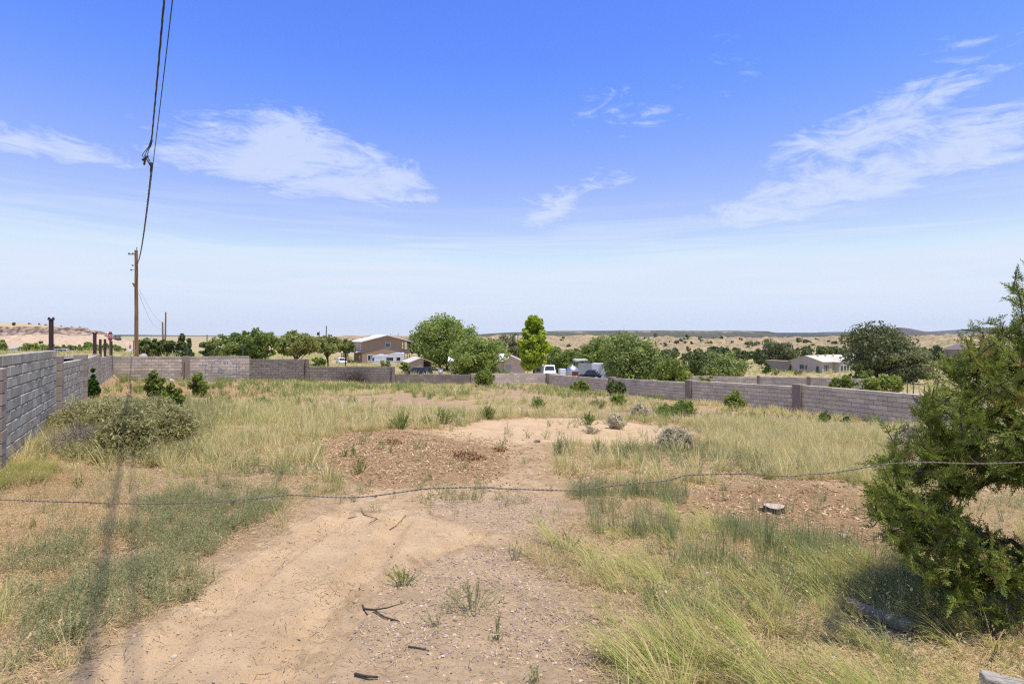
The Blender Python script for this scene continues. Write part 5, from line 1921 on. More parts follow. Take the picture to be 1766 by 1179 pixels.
# local x runs along the long side away to the right, local y along the gable end to the back left
Lm, Wm = 20.0, 8.6
He, Hr = Z(624, d0) - b.z, Z(613.5, d0 + 3.7) - b.z
mb = MB()
mb.prism([(0, -.4), (Wm, -.4), (Wm, He), (Wm / 2, Hr - .05), (0, He)], 0, Lm, 'x')
mb.build('wall', M['siding_grey'], MH)
mb = MB()
q = (Hr - He) / (Wm / 2)
mb.prism([(-.4, He - .4 * q), (Wm / 2, Hr), (Wm / 2, Hr + .14), (-.4, He - .4 * q + .14)], -.35, Lm + .3, 'x')
mb.prism([(Wm / 2, Hr), (Wm + .4, He - .4 * q), (Wm + .4, He - .4 * q + .14), (Wm / 2, Hr + .14)], -.35, Lm + .3, 'x')
mb.build('roof', M['cream_roof'], MH)
for k in range(3):
    m2 = MB()
    m2.box(3 + k * 3.2, 3.4 + k * 3.2, 3.0, 3.4, He + .85, Hr + .35)
    m2.build('roof_vent', M['cream_roof'], MH)
# front dormer gable
mb = MB()
g0, g1 = 4.6, 9.8
mb.prism([(g0, -.4), (g1, -.4), (g1, He - .1), ((g0 + g1) / 2, He + 1.0), (g0, He - .1)], -1.4, Wm / 2 - .5)
mb.build('front_gable', M['siding_grey'], MH)
mb = MB()
gm_ = (g0 + g1) / 2
mb.prism([(g0 - .4, He - .25), (gm_, He + 1.02), (gm_, He + 1.18), (g0 - .4, He - .08)], -1.75, Wm / 2 - .6)
mb.prism([(gm_, He + 1.02), (g1 + .4, He - .25), (g1 + .4, He - .08), (gm_, He + 1.18)], -1.75, Wm / 2 - .6)
mb.build('gable_roof', M['cream_roof'], MH)
m2 = MB()
m2.lathe([(.05, 0), (.28, 0), (.28, .05), (.05, .05)], 14, Matrix.Translation((gm_, -1.41, He + .25)) @ Matrix.Rotation(R(90), 4, 'X'))
m2.build('gable_vent', M['black_paint'], MH)
framed_window(MH, 1.6, -.01, .5, .9, 1.7, fw=.08)
for x0 in (5.7, 7.0, 8.3):
    framed_window(MH, x0, -1.41, .6, .9, 1.4, fw=.09)
framed_window(MH, -.01, 5.4, 1.0, 1.1, 1.1, 'x', -1, frame='grey_paint', fw=.06, mull=1)
framed_window(MH, -.01, 4.2, 1.0, .4, 1.0, 'x', -1, frame='grey_paint', fw=.05)
framed_window(MH, -.01, 1.2, .4, .7, 1.5, 'x', -1, frame='siding_grey', fw=.06)
m2 = MB()
for x0 in (.9, 2.25):
    m2.box(x0, x0 + .22, -.05, -.002, .5, 2.25)
m2.build('shutters', M['black_paint'], MH)
m2 = MB()
m2.box(-6.4, -.02, Wm - 1.2, Wm + 3.5, -.4, He - .55)
m2 = MB()
m2.box(-.2, 1.8, Wm + .02, Wm + 7.0, -.4, He - .25)
m2.build('wing', M['tan_wall'], MH)
m2 = MB()
m2.box(-.35, 1.95, Wm + .02, Wm + 7.2, He - .245, He - .1)
m2.build('wing_roof', M['tan_metal'], MH)

# --- purple roofed building
d0 = 168
b = ground_at(1628, d0, 623)
PB = empty('purple_roof_building', b, R(-38), 'tan building with a dull purple roof right of the big elm', 'building')
He = Z(602.5, d0) - b.z
mb = MB()
mb.box(0, 6.4, 0, 20, -.6, He)
mb.build('wall', M['tan_wall'], PB)
mb = MB()
mb.add([(-.5, -.5, He + .002), (6.9, -.5, He + .002), (6.9, 20.5, He + .002), (-.5, 20.5, He + .002), (3.2, 4, He + 1.5), (3.2, 16, He + 1.5)],
       [(0, 1, 4), (1, 2, 5, 4), (2, 3, 5), (3, 0, 4, 5), (3, 2, 1, 0)])
mb.build('roof', M['purple_roof'], PB)
m2 = MB()
m2.box(6.41, 6.45, 3, 5.5, 0, 2.6)
m2.build('door', M['grey_paint'], PB)

# --- distant bits at the foot and on top of the mesa
for px0, px1, pt, pb, dd, lab in ((13, 24, 598.5, 604, 228, 'tiny white house at the foot of the mesa'), (22, 34, 596.5, 603, 236, 'tiny grey roofed house right of the tiny white one'), (-4, 9, 602, 608, 190, 'low house at the left edge under the mesa trees')):
    b = ground_at((px0 + px1) / 2, dd, pb + 1)
    w = (px1 - px0) / F * dd
    h = (pb + 1 - pt) / F * dd
    hs = empty('small_house', b, R(8), lab, 'house')
    MB().box(-w / 2, w / 2, 0, 4, -.5, h * .62).build('wall', M['stucco_pink'], hs)
    MB().prism([(-.3, h * .62 + .003), (2, h), (4.3, h * .62 + .003)], -w / 2 - .2, w / 2 + .2, 'x').build('roof', M['grey_paint'], hs)
b = ground_at(111, 104, 613)
MB().box(-1.9, 1.7, -.12, .12, -.3, .62)
aw = MB()
aw.box(-1.9, 1.6, -.12, .12, -.4, .62).box(1.3, 1.75, -.2, .2, -.4, .85)
o = aw.build('adobe_wall', M['stucco_pink'], None, loc=b)
tag(o, 'short pink adobe wall beside the blue grey car', 'wall')
gr = empty('guardrail', ground_at(105, 96, 614), 0, 'pale guardrail along the road left of the blue grey car', 'guardrail')
MB().box(-1.7, 1.4, -.03, .03, .35, .62).build('rail', M['galv'], gr)
for x0 in (-1.5, -.75, 0, .75, 1.3):
    MB().box(x0, x0 + .1, .035, .15, -.3, .6).build('post', M['galv'], gr)
dd_ = np.arange(345.0, 520.0, .5)
zz_ = mesa_z(X(190, dd_), dd_)
hit_ = np.nonzero(zz_ >= Z(571.5, dd_))[0]
d0 = float(dd_[hit_[0]]) if len(hit_) else 410.0
x0 = X(190, d0)
ls = empty('long_shelter', Vector((x0, d0, float(mesa_z(np.array([x0]), np.array([d0]))[0]))), R(-3), 'long low green framed structure on the brow of the mesa', 'shelter')
MB().box(-7, 7, 0, 1.5, .25, 1.6).build('side', M['tan_metal'], ls)
MB().box(-7.2, 7.2, -.15, 1.7, 1.62, 2.0).build('roof', M['green_steel'], ls)
MB().box(-7.2, 7.2, -.15, 1.7, -1.5, .24).build('base', M['green_steel'], ls)
for k in range(6):
    MB().box(-7.1 + k * 2.76, -6.8 + k * 2.76, -.12, -.005, .245, 1.615).build('post', M['green_steel'], ls)


# ------------------------------------------------------------------ poles, posts, signs, wires
def pole(name, label, cat, px_top, px_bot, ytop, ybot, d, r0, r1, mat='wood_pole', group=None):
    a, t = P(px_bot, ybot, d), P(px_top, ytop, d)
    root = empty(name, a, 0, label, cat, group)
    mb = MB()
    n = 9
    for i in range(1):
        pts = [Vector((0, 0, -.4)).lerp(t - a, k / n) + Vector((math.sin(k * 1.9) * .01, 0, 0)) for k in range(n + 1)]
        mb.tube(pts, [r0 + (r1 - r0) * k / n for k in range(n + 1)], 12)
    mb.build('shaft', M[mat], root)
    return root, t - a


up, tv = pole('utility_pole', 'tall brown wooden utility pole behind the left corner of the back wall', 'utility pole', 235, 235.5, 431.5, 617, 50, .165, .125)
MB().box(-.62, .02, -.2, -.13, tv.z - .42, tv.z - .33).build('side_arm', M['wood_grey'], up)
for x0 in (-.55, -.22):
    m2 = MB()
    m2.lathe([(.03, 0), (.06, .02), (.04, .06), (.065, .09), (.03, .14)], 10, Matrix.Translation((x0, -.165, tv.z - .325)))
    m2.build('insulator', M['grey_paint'], up)
MB().tube([(.03, 0, tv.z - .1), (.03, 0, tv.z + .28)], .03, 6).build('top_pin', M['rust'], up)
for z_, x0 in ((tv.z - 1.35, -.24), (tv.z - 1.75, -.36), (tv.z - 2.95, -.2), (tv.z - 1.1, .2)):
    m2 = MB()
    m2.lathe([(.03, -.06), (.07, -.03), (.07, .03), (.03, .06)], 8, Matrix.Translation((x0, -.15, z_)))
    m2.tube([(x0, -.15, z_), (0, -.05, z_ + .02)], .015, 5)
    m2.build('bracket', M['rust'], up)
m2 = MB()
for a_ in (0,):
    m2.tube([(-.19, -.05, tv.z - 3.2), (-.19, -.05, tv.z - 3.0)], .06, 8)
m2.build('splice_box', M['wood_grey'], up)

pole('utility_pole', 'second wooden pole, dark and leaning slightly, above the juniper hedge', 'utility pole', 286, 284.8, 538, 600, 112, .17, .12)
pole('utility_pole', 'short grey pole close left of the second wooden pole', 'utility pole', 280.3, 281.5, 555, 600, 104, .15, .12, 'wood_grey')
pole('utility_pole', 'thin grey pole on the skyline left of the large spreading tree', 'utility pole', 357, 357.3, 577, 596, 190, .2, .16, 'wood_grey')
pole('utility_pole', 'taller thin pole on the skyline left of the brown house', 'utility pole', 563, 562.5, 561.5, 590, 185, .2, .15, 'wood_grey')
p4, t4 = pole('utility_pole', 'shorter pole with a dark transformer left of the brown house', 'utility pole', 550.5, 550.7, 571.5, 592, 180, .2, .15, 'wood_grey')
m2 = MB()
m2.lathe([(.1, t4.z - 1.2), (.3, t4.z - 1.15), (.3, t4.z - .4), (.1, t4.z - .3)], 10)
m2.build('transformer', M['black_paint'], p4, loc=(-.45, 0, 0))
p5, t5 = pole('utility_pole', 'brown pole with a pale transformer in front of the grey green tree', 'utility pole', 892.5, 892, 577, 608, 150, .17, .13)
m2 = MB()
m2.lathe([(.1, t5.z - 1.3), (.28, t5.z - 1.25), (.28, t5.z - .3), (.1, t5.z - .2)], 10)
m2.build('transformer', M['white_paint'], p5, loc=(-.25, -.35, 0))


def steel_post(label, px, ytop, ybot, d, w, cap=False, mat='rust', group=None):
    a = P(px, ybot, d)
    h = Z(ytop, d) - a.z
    root = empty('steel_post', a, R(20), label, 'post', group)
    m2 = MB()
    t_ = w * .16
    m2.box(-w / 2, w / 2, -w / 2, -w / 2 + t_, -.9, h).box(-w / 2, w / 2, w / 2 - t_, w / 2, -.9, h).box(-t_ / 2, t_ / 2, -w / 2 + t_ + .001, w / 2 - t_ - .001, -.9, h - .002)
    m2.build('beam', M[mat], root)
    if cap:
        m2 = MB()
        m2.box(-w * .78, w * .78, -w * .62, w * .62, h + .001, h + .035).box(-w * .72, -w * .4, -w * .5, w * .5, h + .036, h + .07).box(w * .4, w * .72, -w * .5, w * .5, h + .036, h + .07)
        m2.build('cap', M[mat], root)
    return root


steel_post('tall dark rusty steel post with a saddle cap behind the left wall', 88.3, 551.5, 606, 15.6, .085, True)
steel_post('leaning dark steel post, second behind the left wall', 163.5, 575, 614, 27.6, .12, True)
steel_post('shorter dark post between the leaning one and the stop sign', 173, 585, 616, 29.6, .10)
steel_post('dark post just left of the stop sign', 181.2, 584.5, 614, 32.2, .10)
steel_post('dark post hiding behind the stop sign', 192.2, 588, 614, 36.5, .10)
gst = 'slim dark posts rising behind the back wall'
steel_post('slim dark post over the back wall at the left of the spreading tree', 323, 592, 615, 44, .09, mat='green_steel')
steel_post('slim dark post over the back wall within the spreading tree', 419, 592, 615, 45, .08, mat='green_steel')
for px, d, t in ((1564, 33, 660), (1575, 33.5, 657), (1590, 34, 661)):
    pass
fpl = ['leftmost grey fence post under the elm by the right wall', 'thicker dark fence post under the elm by the right wall', 'rightmost slim fence post under the elm by the right wall']
for i, (px, d, t, b_) in enumerate(((1564.5, 56, 659, 676), (1575, 52, 657, 678), (1594, 56, 660, 676))):
    a = P(px, b_, d)
    o = MB().tube([(0, 0, -.6), (.02, 0, (b_ - t) / F * d)], [.06, .045], 8).build('fence_post', M['wood_grey'], None, loc=a)
    tag(o, fpl[i], 'post', 'fence posts under the elm')
stl = ['rusty stake at the edge of the pilaster on the back wall', 'rusty stake where the dark graffiti stretch ends', 'rusty stake with a pale stone at its foot, at the low wall step']
for i, (px, t, b_) in enumerate(((318, 624, 655), (525.5, 619, 656), (673.5, 634, 656))):
    x, y = bpx(px)
    x, y = x + BV[1] * .2, y - BV[0] * .2
    zb_ = float(lot_plane(x, y))
    o = MB().tube([(0, 0, -.2), (.01, 0, Z(t, y) - zb_)], .03, 6).build('steel_stake', M['rust'], None, loc=(x, y, zb_))
    tag(o, stl[i], 'stake')


def octagon_sign(label, px, py, d, r, rz, post_y, text=True):
    c = P(px, py, d)
    zb_ = Z(post_y, d)
    root = empty('stop_sign', (c.x, c.y, zb_), rz, label, 'stop sign')
    hz = c.z - zb_
    m2 = MB()
    m2.box(-.03, .03, .0, .05, -1.2, hz + r)
    m2.build('post', M['galv'], root)
    for nm, rr, y0, y1, mt in (('border', r, -.012, -.004, 'sign_white'), ('plate', r * .93, -.018, -.0125, 'sign_red')):
        m2 = MB()
        m2.prism([(rr / math.cos(math.pi / 8) * math.cos(math.pi / 8 + k * math.pi / 4), hz + rr / math.cos(math.pi / 8) * math.sin(math.pi / 8 + k * math.pi / 4)) for k in range(8)], y0, y1)
        m2.build(nm, M[mt], root)
    if text:
        cu = bpy.data.curves.new('lettering', 'FONT')
        cu.body = 'STOP'
        cu.align_x = 'CENTER'
        cu.align_y = 'CENTER'
        cu.size = r * .98
        cu.space_character = .95
        cu.extrude = .002
        cu.materials.append(M['sign_white'])
        tmp = bpy.data.objects.new('lettering_source', cu)
        COL.objects.link(tmp)
        bpy.context.view_layer.update()
        me = bpy.data.meshes.new_from_object(tmp.evaluated_get(bpy.context.evaluated_depsgraph_get()))
        bpy.data.objects.remove(tmp)
        me.name = 'lettering'
        link('lettering', me, root, (0, -.0225, hz), (R(90), 0, 0))
    return root


octagon_sign('red octagonal stop sign among the dark posts at the left', 190, 580, 44, .38, R(98), 615)
octagon_sign('tiny distant stop sign left of the tall utility pole', 224.3, 597.5, 105, .33, R(92), 612)
sg = empty('green_marker_post', P(230.5, 613, 49), 0, 'slim green marker post just left of the tall utility pole', 'marker post')
MB().box(-.025, .025, -.02, .02, -.5, 1.3).build('post', M['green_steel'], sg)
mbx = empty('mailbox', P(221, 612, 60), R(10), 'white mailbox under the tiny distant stop sign', 'mailbox')
MB().box(-.05, .05, -.05, .05, -.6, .25).build('post', M['wood_grey'], mbx)
m2 = MB()
m2.prism([(-.2, .26), (.2, .26), (.2, .45), (.12, .55), (-.12, .55), (-.2, .45)], -.1, .35)
m2.build('box', M['white_paint'], mbx)
gt = empty('pipe_gate', P(247, 613, 46), R(6), 'grey tube gate frame right of the tall utility pole', 'gate')
m2 = MB()
m2.tube([(-.2, 0, -.5), (-.2, 0, .42), (-.14, 0, .48), (.12, 0, .48), (.18, 0, .42), (.18, 0, -.5)], .018, 6)
m2.build('frame', M['galv'], gt)
for z_ in (.1, .28):
    MB().tube([(-.19, 0, z_), (.17, 0, z_)], .012, 5).build('rail', M['galv'], gt)
o = MB().lathe([(.05, -.2), (.28, -.05), (.22, .12), (.08, .2)], 9).build('sandy_boulder', M['stone_pale'], None, loc=P(247.5, 614, 44))
tag(o, 'tan boulder poking over the back wall below the gate frame', 'boulder')


# overhead cables
def cable_pt(d, off=0.0, dz=0.0):
    z = CZ + 6.0 + .00335 * (38 - d) ** 2 + dz
    return Vector((.99 - .677 * d + off, d, z))


def twisted(mb, path, R0, r, turns_per_m, n=5, phases=(0, 2.1, 4.2), step=.25):
    fine = []
    s = 0
    for a, b_ in zip(path[:-1], path[1:]):
        L = (b_ - a).length
        k = max(1, int(L / step))
        for i in range(k):
            fine.append((a.lerp(b_, i / k), s + L * i / k, (b_ - a).normalized()))
        s += L
    fine.append((path[-1], s, (path[-1] - path[-2]).normalized()))
    for ph in phases:
        pts = []
        for p, q, d in fine:
            u = Vector((0, 0, 1)) - d * d.z
            u.normalize()
            w = d.cross(u)
            a_ = ph + q * turns_per_m * 6.283
            pts.append(p + (u * math.cos(a_) + w * math.sin(a_)) * R0)
        mb.tube(pts, r, n)


ds = [50, 44, 38, 34, 30, 27.5]
pc = empty('power_cable', cable_pt(50), 0, 'thick twisted cable sagging overhead to the tall utility pole', 'cable')
inv = -cable_pt(50)
m2 = MB()
path = [cable_pt(d) + inv for d in (49.8, 46, 42, 38, 34, 30, 26.5, 23.0)]
twisted(m2, path, .016, .015, .5, 5, step=.5)
m2.build('strand', M['cable'], pc)
m2 = MB()
path = [cable_pt(d, -.10 if d < 21.5 else -.03) + inv for d in (20.8, 19, 17.5, 16, 13, 10, 6, 2, -4, -12, -22)]
twisted(m2, path, .015, .014, .4, 5, step=.5)
m2.build('strand', M['cable'], pc)
# the tangled splice
m2 = MB()
a, c_ = cable_pt(23.0) + inv, cable_pt(20.8, -.10) + inv
for q in range(3):
    mid = a.lerp(c_, .5) + Vector((-.16 - .10 * q, 0, .02 * q))
    m2.tube([a, a.lerp(mid, .6) + Vector((.03, 0, .04)), mid, mid.lerp(c_, .5) + Vector((-.03, 0, -.02)), c_], .014, 5)
m2.tube([a.lerp(c_, .45) + Vector((-.34, 0, -.10)), a.lerp(c_, .45) + Vector((-.12, 0, .06))], [.05, .035], 7)
m2.tube([a.lerp(c_, .3) + Vector((-.28, 0, -.12)), a.lerp(c_, .5) + Vector((-.20, 0, .02))], [.04, .03], 7)
m2.tube([a + Vector((-.02, 0, -.15)), a + Vector((.02, 0, .22))], .045, 7)
m2.tube([c_ + Vector((-.06, 0, -.12)), c_ + Vector((.02, 0, .15))], .04, 7)
m2.build('splice', M['cable'], pc)
pc2 = empty('power_cable', cable_pt(50, .05), 0, 'thinner single cable running beside the thick twisted one', 'cable')
inv = -cable_pt(50, .05)
m2 = MB()
m2.tube([cable_pt(d, .05 if d > 22 else .05 + (22 - d) * .006) + inv for d in (49.8, 44, 38, 32, 28, 25, 22, 19, 16, 13, 10, 6, 2, -4, -12, -22)], .014, 6)
m2.build('strand', M['cable'], pc2)
for i, (pts, lab, r) in enumerate(((((239, 505), (247, 525), (256, 546), (264, 559), (271, 565), (281.0, 568)), 'slack thin wire looping down from the tall pole to the short grey pole', .012),
                                   (((240, 500), (250, 517), (262, 538), (272, 551), (284.8, 560)), 'faint upper wire from the tall pole to the second pole', .009))):
    n = len(pts)
    w3 = [P(px, py, 50 + 58 * (k / (n - 1))) for k, (px, py) in enumerate(pts)]
    o = MB().tube([q - w3[0] for q in w3], r, 5).build('service_wire', M['cable'], None, loc=w3[0])
    tag(o, lab, 'wire')

# barbed wire across the foreground
bw = empty('barbed_wire', P(0, 861, 1.78), 0, 'twisted galvanised barbed wire sagging across the foreground', 'wire')
pts = [(-260, 862), (-120, 859), (0, 861), (60, 863.5), (150, 866), (200, 867.5), (290, 868), (370, 865), (405, 861.5), (450, 858.5), (488, 853.5), (520, 854), (575, 857), (612, 857.2), (650, 854), (690, 848.5), (738, 842), (780, 841), (810, 840), (850, 841.5), (920, 844),
       (985, 845.5), (1010, 843.5), (1055, 837.5), (1100, 833), (1145, 829), (1165, 824.5), (1182, 819.5), (1215, 818), (1258, 816.8), (1310, 818), (1360, 821.2), (1395, 817.5), (1430, 815.5), (1470, 809.5), (1520, 801), (1556, 798), (1610, 797), (1680, 799.5), (1766, 797), (1880, 792), (2060, 786)]
path = [P(px, py, 1.78 - .10 * math.sin((px - 200) / 1500)) + -P(0, 861, 1.78) for px, py in pts]
sm = []
for i in range(len(path) - 1):
    p0, p1, p2, p3 = path[max(i - 1, 0)], path[i], path[i + 1], path[min(i + 2, len(path) - 1)]
    for k in range(4):
        t = k / 4
        sm.append(.5 * ((2 * p1) + (p2 - p0) * t + (2 * p0 - 5 * p1 + 4 * p2 - p3) * t * t + (3 * p1 - p0 - 3 * p2 + p3) * t ** 3))
sm.append(path[-1])
for ph in (0, math.pi):
    m2 = MB()
    twisted(m2, sm, .0012, .0012, 36, 5, (ph,), step=.0035)
    m2.build('strand', M['galv'], bw, True)
m2 = MB()
q = P(1688, 798.5, 1.72) - P(0, 861, 1.78)
m2.tube([q, q + Vector((-.012, .003, .006)), q + Vector((-.028, .004, .022))], .0011, 5)
q = P(860, 841.7, 1.74) - P(0, 861, 1.78)
m2.tube([q, q + Vector((-.02, .003, .003)), q + Vector((-.06, .004, .005))], .0010, 5)
m2.build('loose_end', M['galv'], bw)


# ------------------------------------------------------------------ the foreground juniper
def in_px_poly(px, py, poly):
    return inpoly(np.array([px]), np.array([py]), poly)[0]


def juniper_front():
    base = Vector((4.70, 4.95, zt1(4.70, 4.95)))
    root = empty('juniper_bush', base, 0, 'big green juniper spilling in from the right side of the foreground', 'juniper')
    # outline of the crown as columns and rows at depth, sampled through a thickness of about 1.6 m
    outline = [(1752, 472), (1775, 462), (1850, 425), (1960, 480), (2040, 640), (2060, 900), (2000, 1080), (1850, 1120), (1740, 1105), (1670, 1080), (1622, 1030), (1580, 988),
               (1530, 930), (1500, 905), (1488, 850), (1520, 795), (1570, 765), (1588, 715), (1598, 655), (1630, 625), (1668, 600), (1665, 570), (1690, 575), (1715, 560), (1740, 540), (1752, 500)]
    hole = [(1645, 882), (1690, 838), (1766, 832), (1830, 850), (1835, 955), (1766, 945), (1700, 918)]
    tips = [(1752, 470, 4.25), (1747, 505, 4.3), (1660, 568, 4.1), (1695, 572, 4.15), (1608, 648, 3.9), (1700, 556, 4.3), (1528, 738, 3.8), (1545, 770, 3.85), (1512, 800, 3.8), (1500, 845, 3.75), (1512, 880, 3.7),
            (1600, 700, 4.0), (1528, 940, 3.75), (1540, 800, 3.85), (1575, 985, 3.7), (1735, 1000, 3.8), (1640, 640, 4.0), (1600, 745, 3.95)]
    targ = []
    r = random.Random(11)
    while len(targ) < 1500:
        px, py = r.uniform(1495, 2060), r.uniform(440, 1110)
        if not in_px_poly(px, py, outline) or in_px_poly(px, py, hole):
            continue
        # keep the top loose
        if py < 560 and r.random() < .40:
            continue
        d = r.gauss(4.75 + (px - 1700) * .0006, .38)
        if py > 950:
            d = r.gauss(4.4, .22)
        p = P(px, py, min(max(d, 3.9), 5.7))
        if p.z < zt1(p.x, p.y) + .12:
            continue
        targ.append(p - base)
    for px, py, d in tips:
        targ.append(P(px, py, d + .4) - base)
    nodes = [Vector((0, 0, -.1)), Vector((-.05, -.02, .25)), Vector((-.02, -.04, .6)), Vector((.04, -.02, 1.0)), Vector((.02, .0, 1.5)), Vector((-.03, .02, 1.95)), Vector((-.28, -.12, .42)), Vector((-.6, -.28, .62)), Vector((-.95, -.42, .70))]
    par = [-1, 0, 1, 2, 3, 4, 1, 6, 7]
    leafn = []
    targ.sort(key=lambda t: (t - Vector((0, 0, .6))).length)
    N = np.array([list(n) for n in nodes])
    for t in targ:
        tv_ = np.array(list(t))
        # prefer nodes nearer the root than the target, so twigs run outwards
        dd = np.linalg.norm(N - tv_, axis=1) + .25 * np.maximum(0, np.linalg.norm(N - np.array([0, 0, .5]), axis=1) - np.linalg.norm(tv_ - np.array([0, 0, .5])) + .1) * 4
        k = int(np.argmin(dd))
        a = nodes[k]
        L = (t - a).length
        n = max(1, int(L / .13))
        prev = k
        side = Vector((r.gauss(0, 1), r.gauss(0, 1), r.gauss(0, 1))) * L * .10
        new = []
        for i in range(1, n + 1):
            f = i / n
            p = a.lerp(t, f) + side * math.sin(f * math.pi) + Vector((0, 0, -.06 * L * math.sin(f * math.pi)))
            nodes.append(p)
            par.append(prev)
            new.append(list(p))
            prev = len(nodes) - 1
        N = np.vstack([N, np.array(new)])
        leafn.append(prev)
    cnt = [0] * len(nodes)
    for l in leafn:
        i = l
        while i >= 0:
            cnt[i] += 1
            i = par[i]
    child = [[] for _ in nodes]
    for i, p in enumerate(par):
        if p >= 0:
            child[p].append(i)
    mb = MB()
    tw = MB()

    def rad(i):
        return .0016 + .0021 * cnt[i] ** .50
    done = set()
    stack = [0]
    while stack:
        s = stack.pop()
        for c in child[s]:
            pth = [s, c]
            while child[pth[-1]]:
                nx = max(child[pth[-1]], key=lambda q: cnt[q])
                for q in child[pth[-1]]:
                    if q != nx:
                        pass
                pth.append(nx)
            # emit the run, queue the side branches
            m_ = mb if cnt[c] > 5 else tw
            m_.tube([nodes[i] for i in pth], [min(rad(i), rad(c)) for i in pth], 7 if cnt[c] > 5 else 4, False)
            for i in pth[1:-1]:
                rest = [q for q in child[i] if q not in pth]
                for q in rest:
                    if q not in done:
                        done.add(q)
                        side_runs.append((i, q)) if False else stack2.append((i, q))
    return root, nodes, par, child, cnt, rad, mb, tw, leafn


stack2 = []


def build_front():
    global stack2
    stack2 = []
    root, nodes, par, child, cnt, rad, mb, tw, leafn = juniper_front()
    while stack2:
        s, c = stack2.pop()
        pth = [s, c]
        while child[pth[-1]]:
            pth.append(max(child[pth[-1]], key=lambda q: cnt[q]))
        m_ = mb if cnt[c] > 5 else tw
        m_.tube([nodes[i] for i in pth], [min(rad(i), rad(c)) for i in pth], 7 if cnt[c] > 5 else 4, False)
        for i in pth[1:-1]:
            for q in child[i]:
                if q not in pth:
                    stack2.append((i, q))
    mb.build('trunk', M['bark'], root, True)
    tag(tw.build('twigs', M['twig_red'], root), kind='stuff')
    # sprays of scale leaves: forked sprigs along the outer twigs
    C, U, Wv, T = [], [], [], []
    r = np.random.default_rng(3)
    for l in leafn:
        i = l
        steps = 0
        while i > 8 and steps < 3:
            p = np.array(nodes[i])
            q = np.array(nodes[par[i]])
            d = p - q
            d /= np.linalg.norm(d) + 1e-9
            lit = r.random()
            dead = r.random() < .06
            for _ in range(3 if steps else 5):
                b0 = q + (p - q) * r.random() + r.normal(size=3) * .012
                ax = d + r.normal(size=3) * .65
                ax[2] += .22
                ax /= np.linalg.norm(ax)
                Ls = r.uniform(.07, .17)
                sd = np.cross(ax, r.normal(size=3))
                sd /= np.linalg.norm(sd)
                nrm = np.cross(ax, sd)
                tint = .96 if dead else np.clip(.35 * lit + .55 * r.random(), 0, .84)
                nb = int(Ls / .011)
                for k in range(nb):
                    f = (k + .5) / nb
                    o = b0 + ax * Ls * f
                    # axis scale
                    C.append(o)
                    U.append(ax * Ls / nb * .75)
                    Wv.append(sd * .0032)
                    T.append(tint)
                    sg_ = 1 if k % 2 else -1
                    bd = ax * .75 + sd * sg_ * .65 + nrm * r.normal() * .35
                    bl = .017 * (1.25 - f) * r.uniform(.7, 1.4)
                    C.append(o + bd * bl)
                    U.append(bd * bl)
                    Wv.append(np.cross(bd, nrm) * .0042)
                    T.append(min(1, max(0, tint + r.normal() * .12)))
                    if f < .75 and r.random() < .6:
                        bd = ax * .7 - sd * sg_ * .7 + nrm * r.normal() * .4
                        C.append(o + bd * bl * .9)
                        U.append(bd * bl * .9)
                        Wv.append(np.cross(bd, nrm) * .0042)
                        T.append(min(1, max(0, tint + r.normal() * .12)))
            i = par[i]
            steps += 1
    C, U, Wv, T = map(np.array, (C, U, Wv, T))
    V, Fq = rhombs(C, U, Wv)
    link('foliage', mesh_np('foliage', V, Fq, LM['juniper'], np.repeat(T, 4)), root)
    print('front juniper leaves', len(C))


build_front()


# ------------------------------------------------------------------ stones, stump, sticks, scraps
def rock(name, label, cat, loc, sx, sy, sz, mat, seed, rz=0.0, flat=.6):
    r = np.random.default_rng(seed)
    d = rand_sphere(r, 60)
    import bmesh
    bm = bmesh.new()
    for q in d:
        s = .75 + .35 * r.random()
        bm.verts.new((q[0] * s * sx / 2, q[1] * s * sy / 2, max(-.4, min(flat, q[2])) * s * sz))
    bmesh.ops.convex_hull(bm, input=bm.verts)
    bmesh.ops.delete(bm, geom=[v for v in bm.verts if not v.link_faces], context='VERTS')
    me = bpy.data.meshes.new(name)
    bm.to_mesh(me)
    bm.free()
    me.materials.append(M[mat])
    o = link(name, me, None, loc, (0, 0, rz))
    return tag(o, label, cat)


def rand_sphere(r, n):
    d = r.normal(size=(n, 3))
    return d / np.linalg.norm(d, axis=1, keepdims=True)


def rpix(name, label, cat, px, py, wpx, hpx, mat, seed, asp=.8, flat=.55):
    p = G(px, py)
    w = wpx / F * p.y
    return rock(name, label, cat, p, w, w * asp, hpx / F * p.y * 1.3, mat, seed, rng.random() * .6, flat)


rpix('rock', 'flat pale rock lying in the dry grass right of centre', 'rock', 1340, 812, 34, 10, 'stone_pale', 1)
rpix('rock', 'pale stone left of the flat pale rock', 'rock', 1298, 806, 20, 7, 'stone_pale', 2)
rpix('rock', 'small light stone at the left end of the rock row', 'rock', 1270, 796, 16, 7, 'stone_pale', 3)
rpix('rock', 'low tan stone half buried among the rock row', 'rock', 1312, 815, 24, 6, 'stone_pale', 4)
rpix('rock', 'grey tan boulder in front of the saltbush thicket', 'rock', 219, 795, 22, 12, 'stone_grey', 5)
rpix('rock', 'brown dirt clod behind the green weed patch', 'clod', 1087, 789, 30, 9, 'stone_brown', 6)
rpix('rock', 'white stone in the weeds left of the track', 'rock', 250, 990, 9, 7, 'white_paint', 7)
rpix('rock', 'pale flat stone on the bare track at the left', 'rock', 301, 1121, 13, 6, 'stone_pale', 8)
rpix('rock', 'white scrap stone at the foot of the back wall', 'rock', 297, 657, 10, 4, 'white_paint', 9)
rpix('rock', 'pale stone below the wire shadow near the left back corner', 'rock', 219, 691, 6, 4, 'stone_pale', 10)
rpix('rock', 'white crumpled scrap beside the dead branch', 'scrap', 1222, 986, 15, 6, 'white_paint', 11, .7)
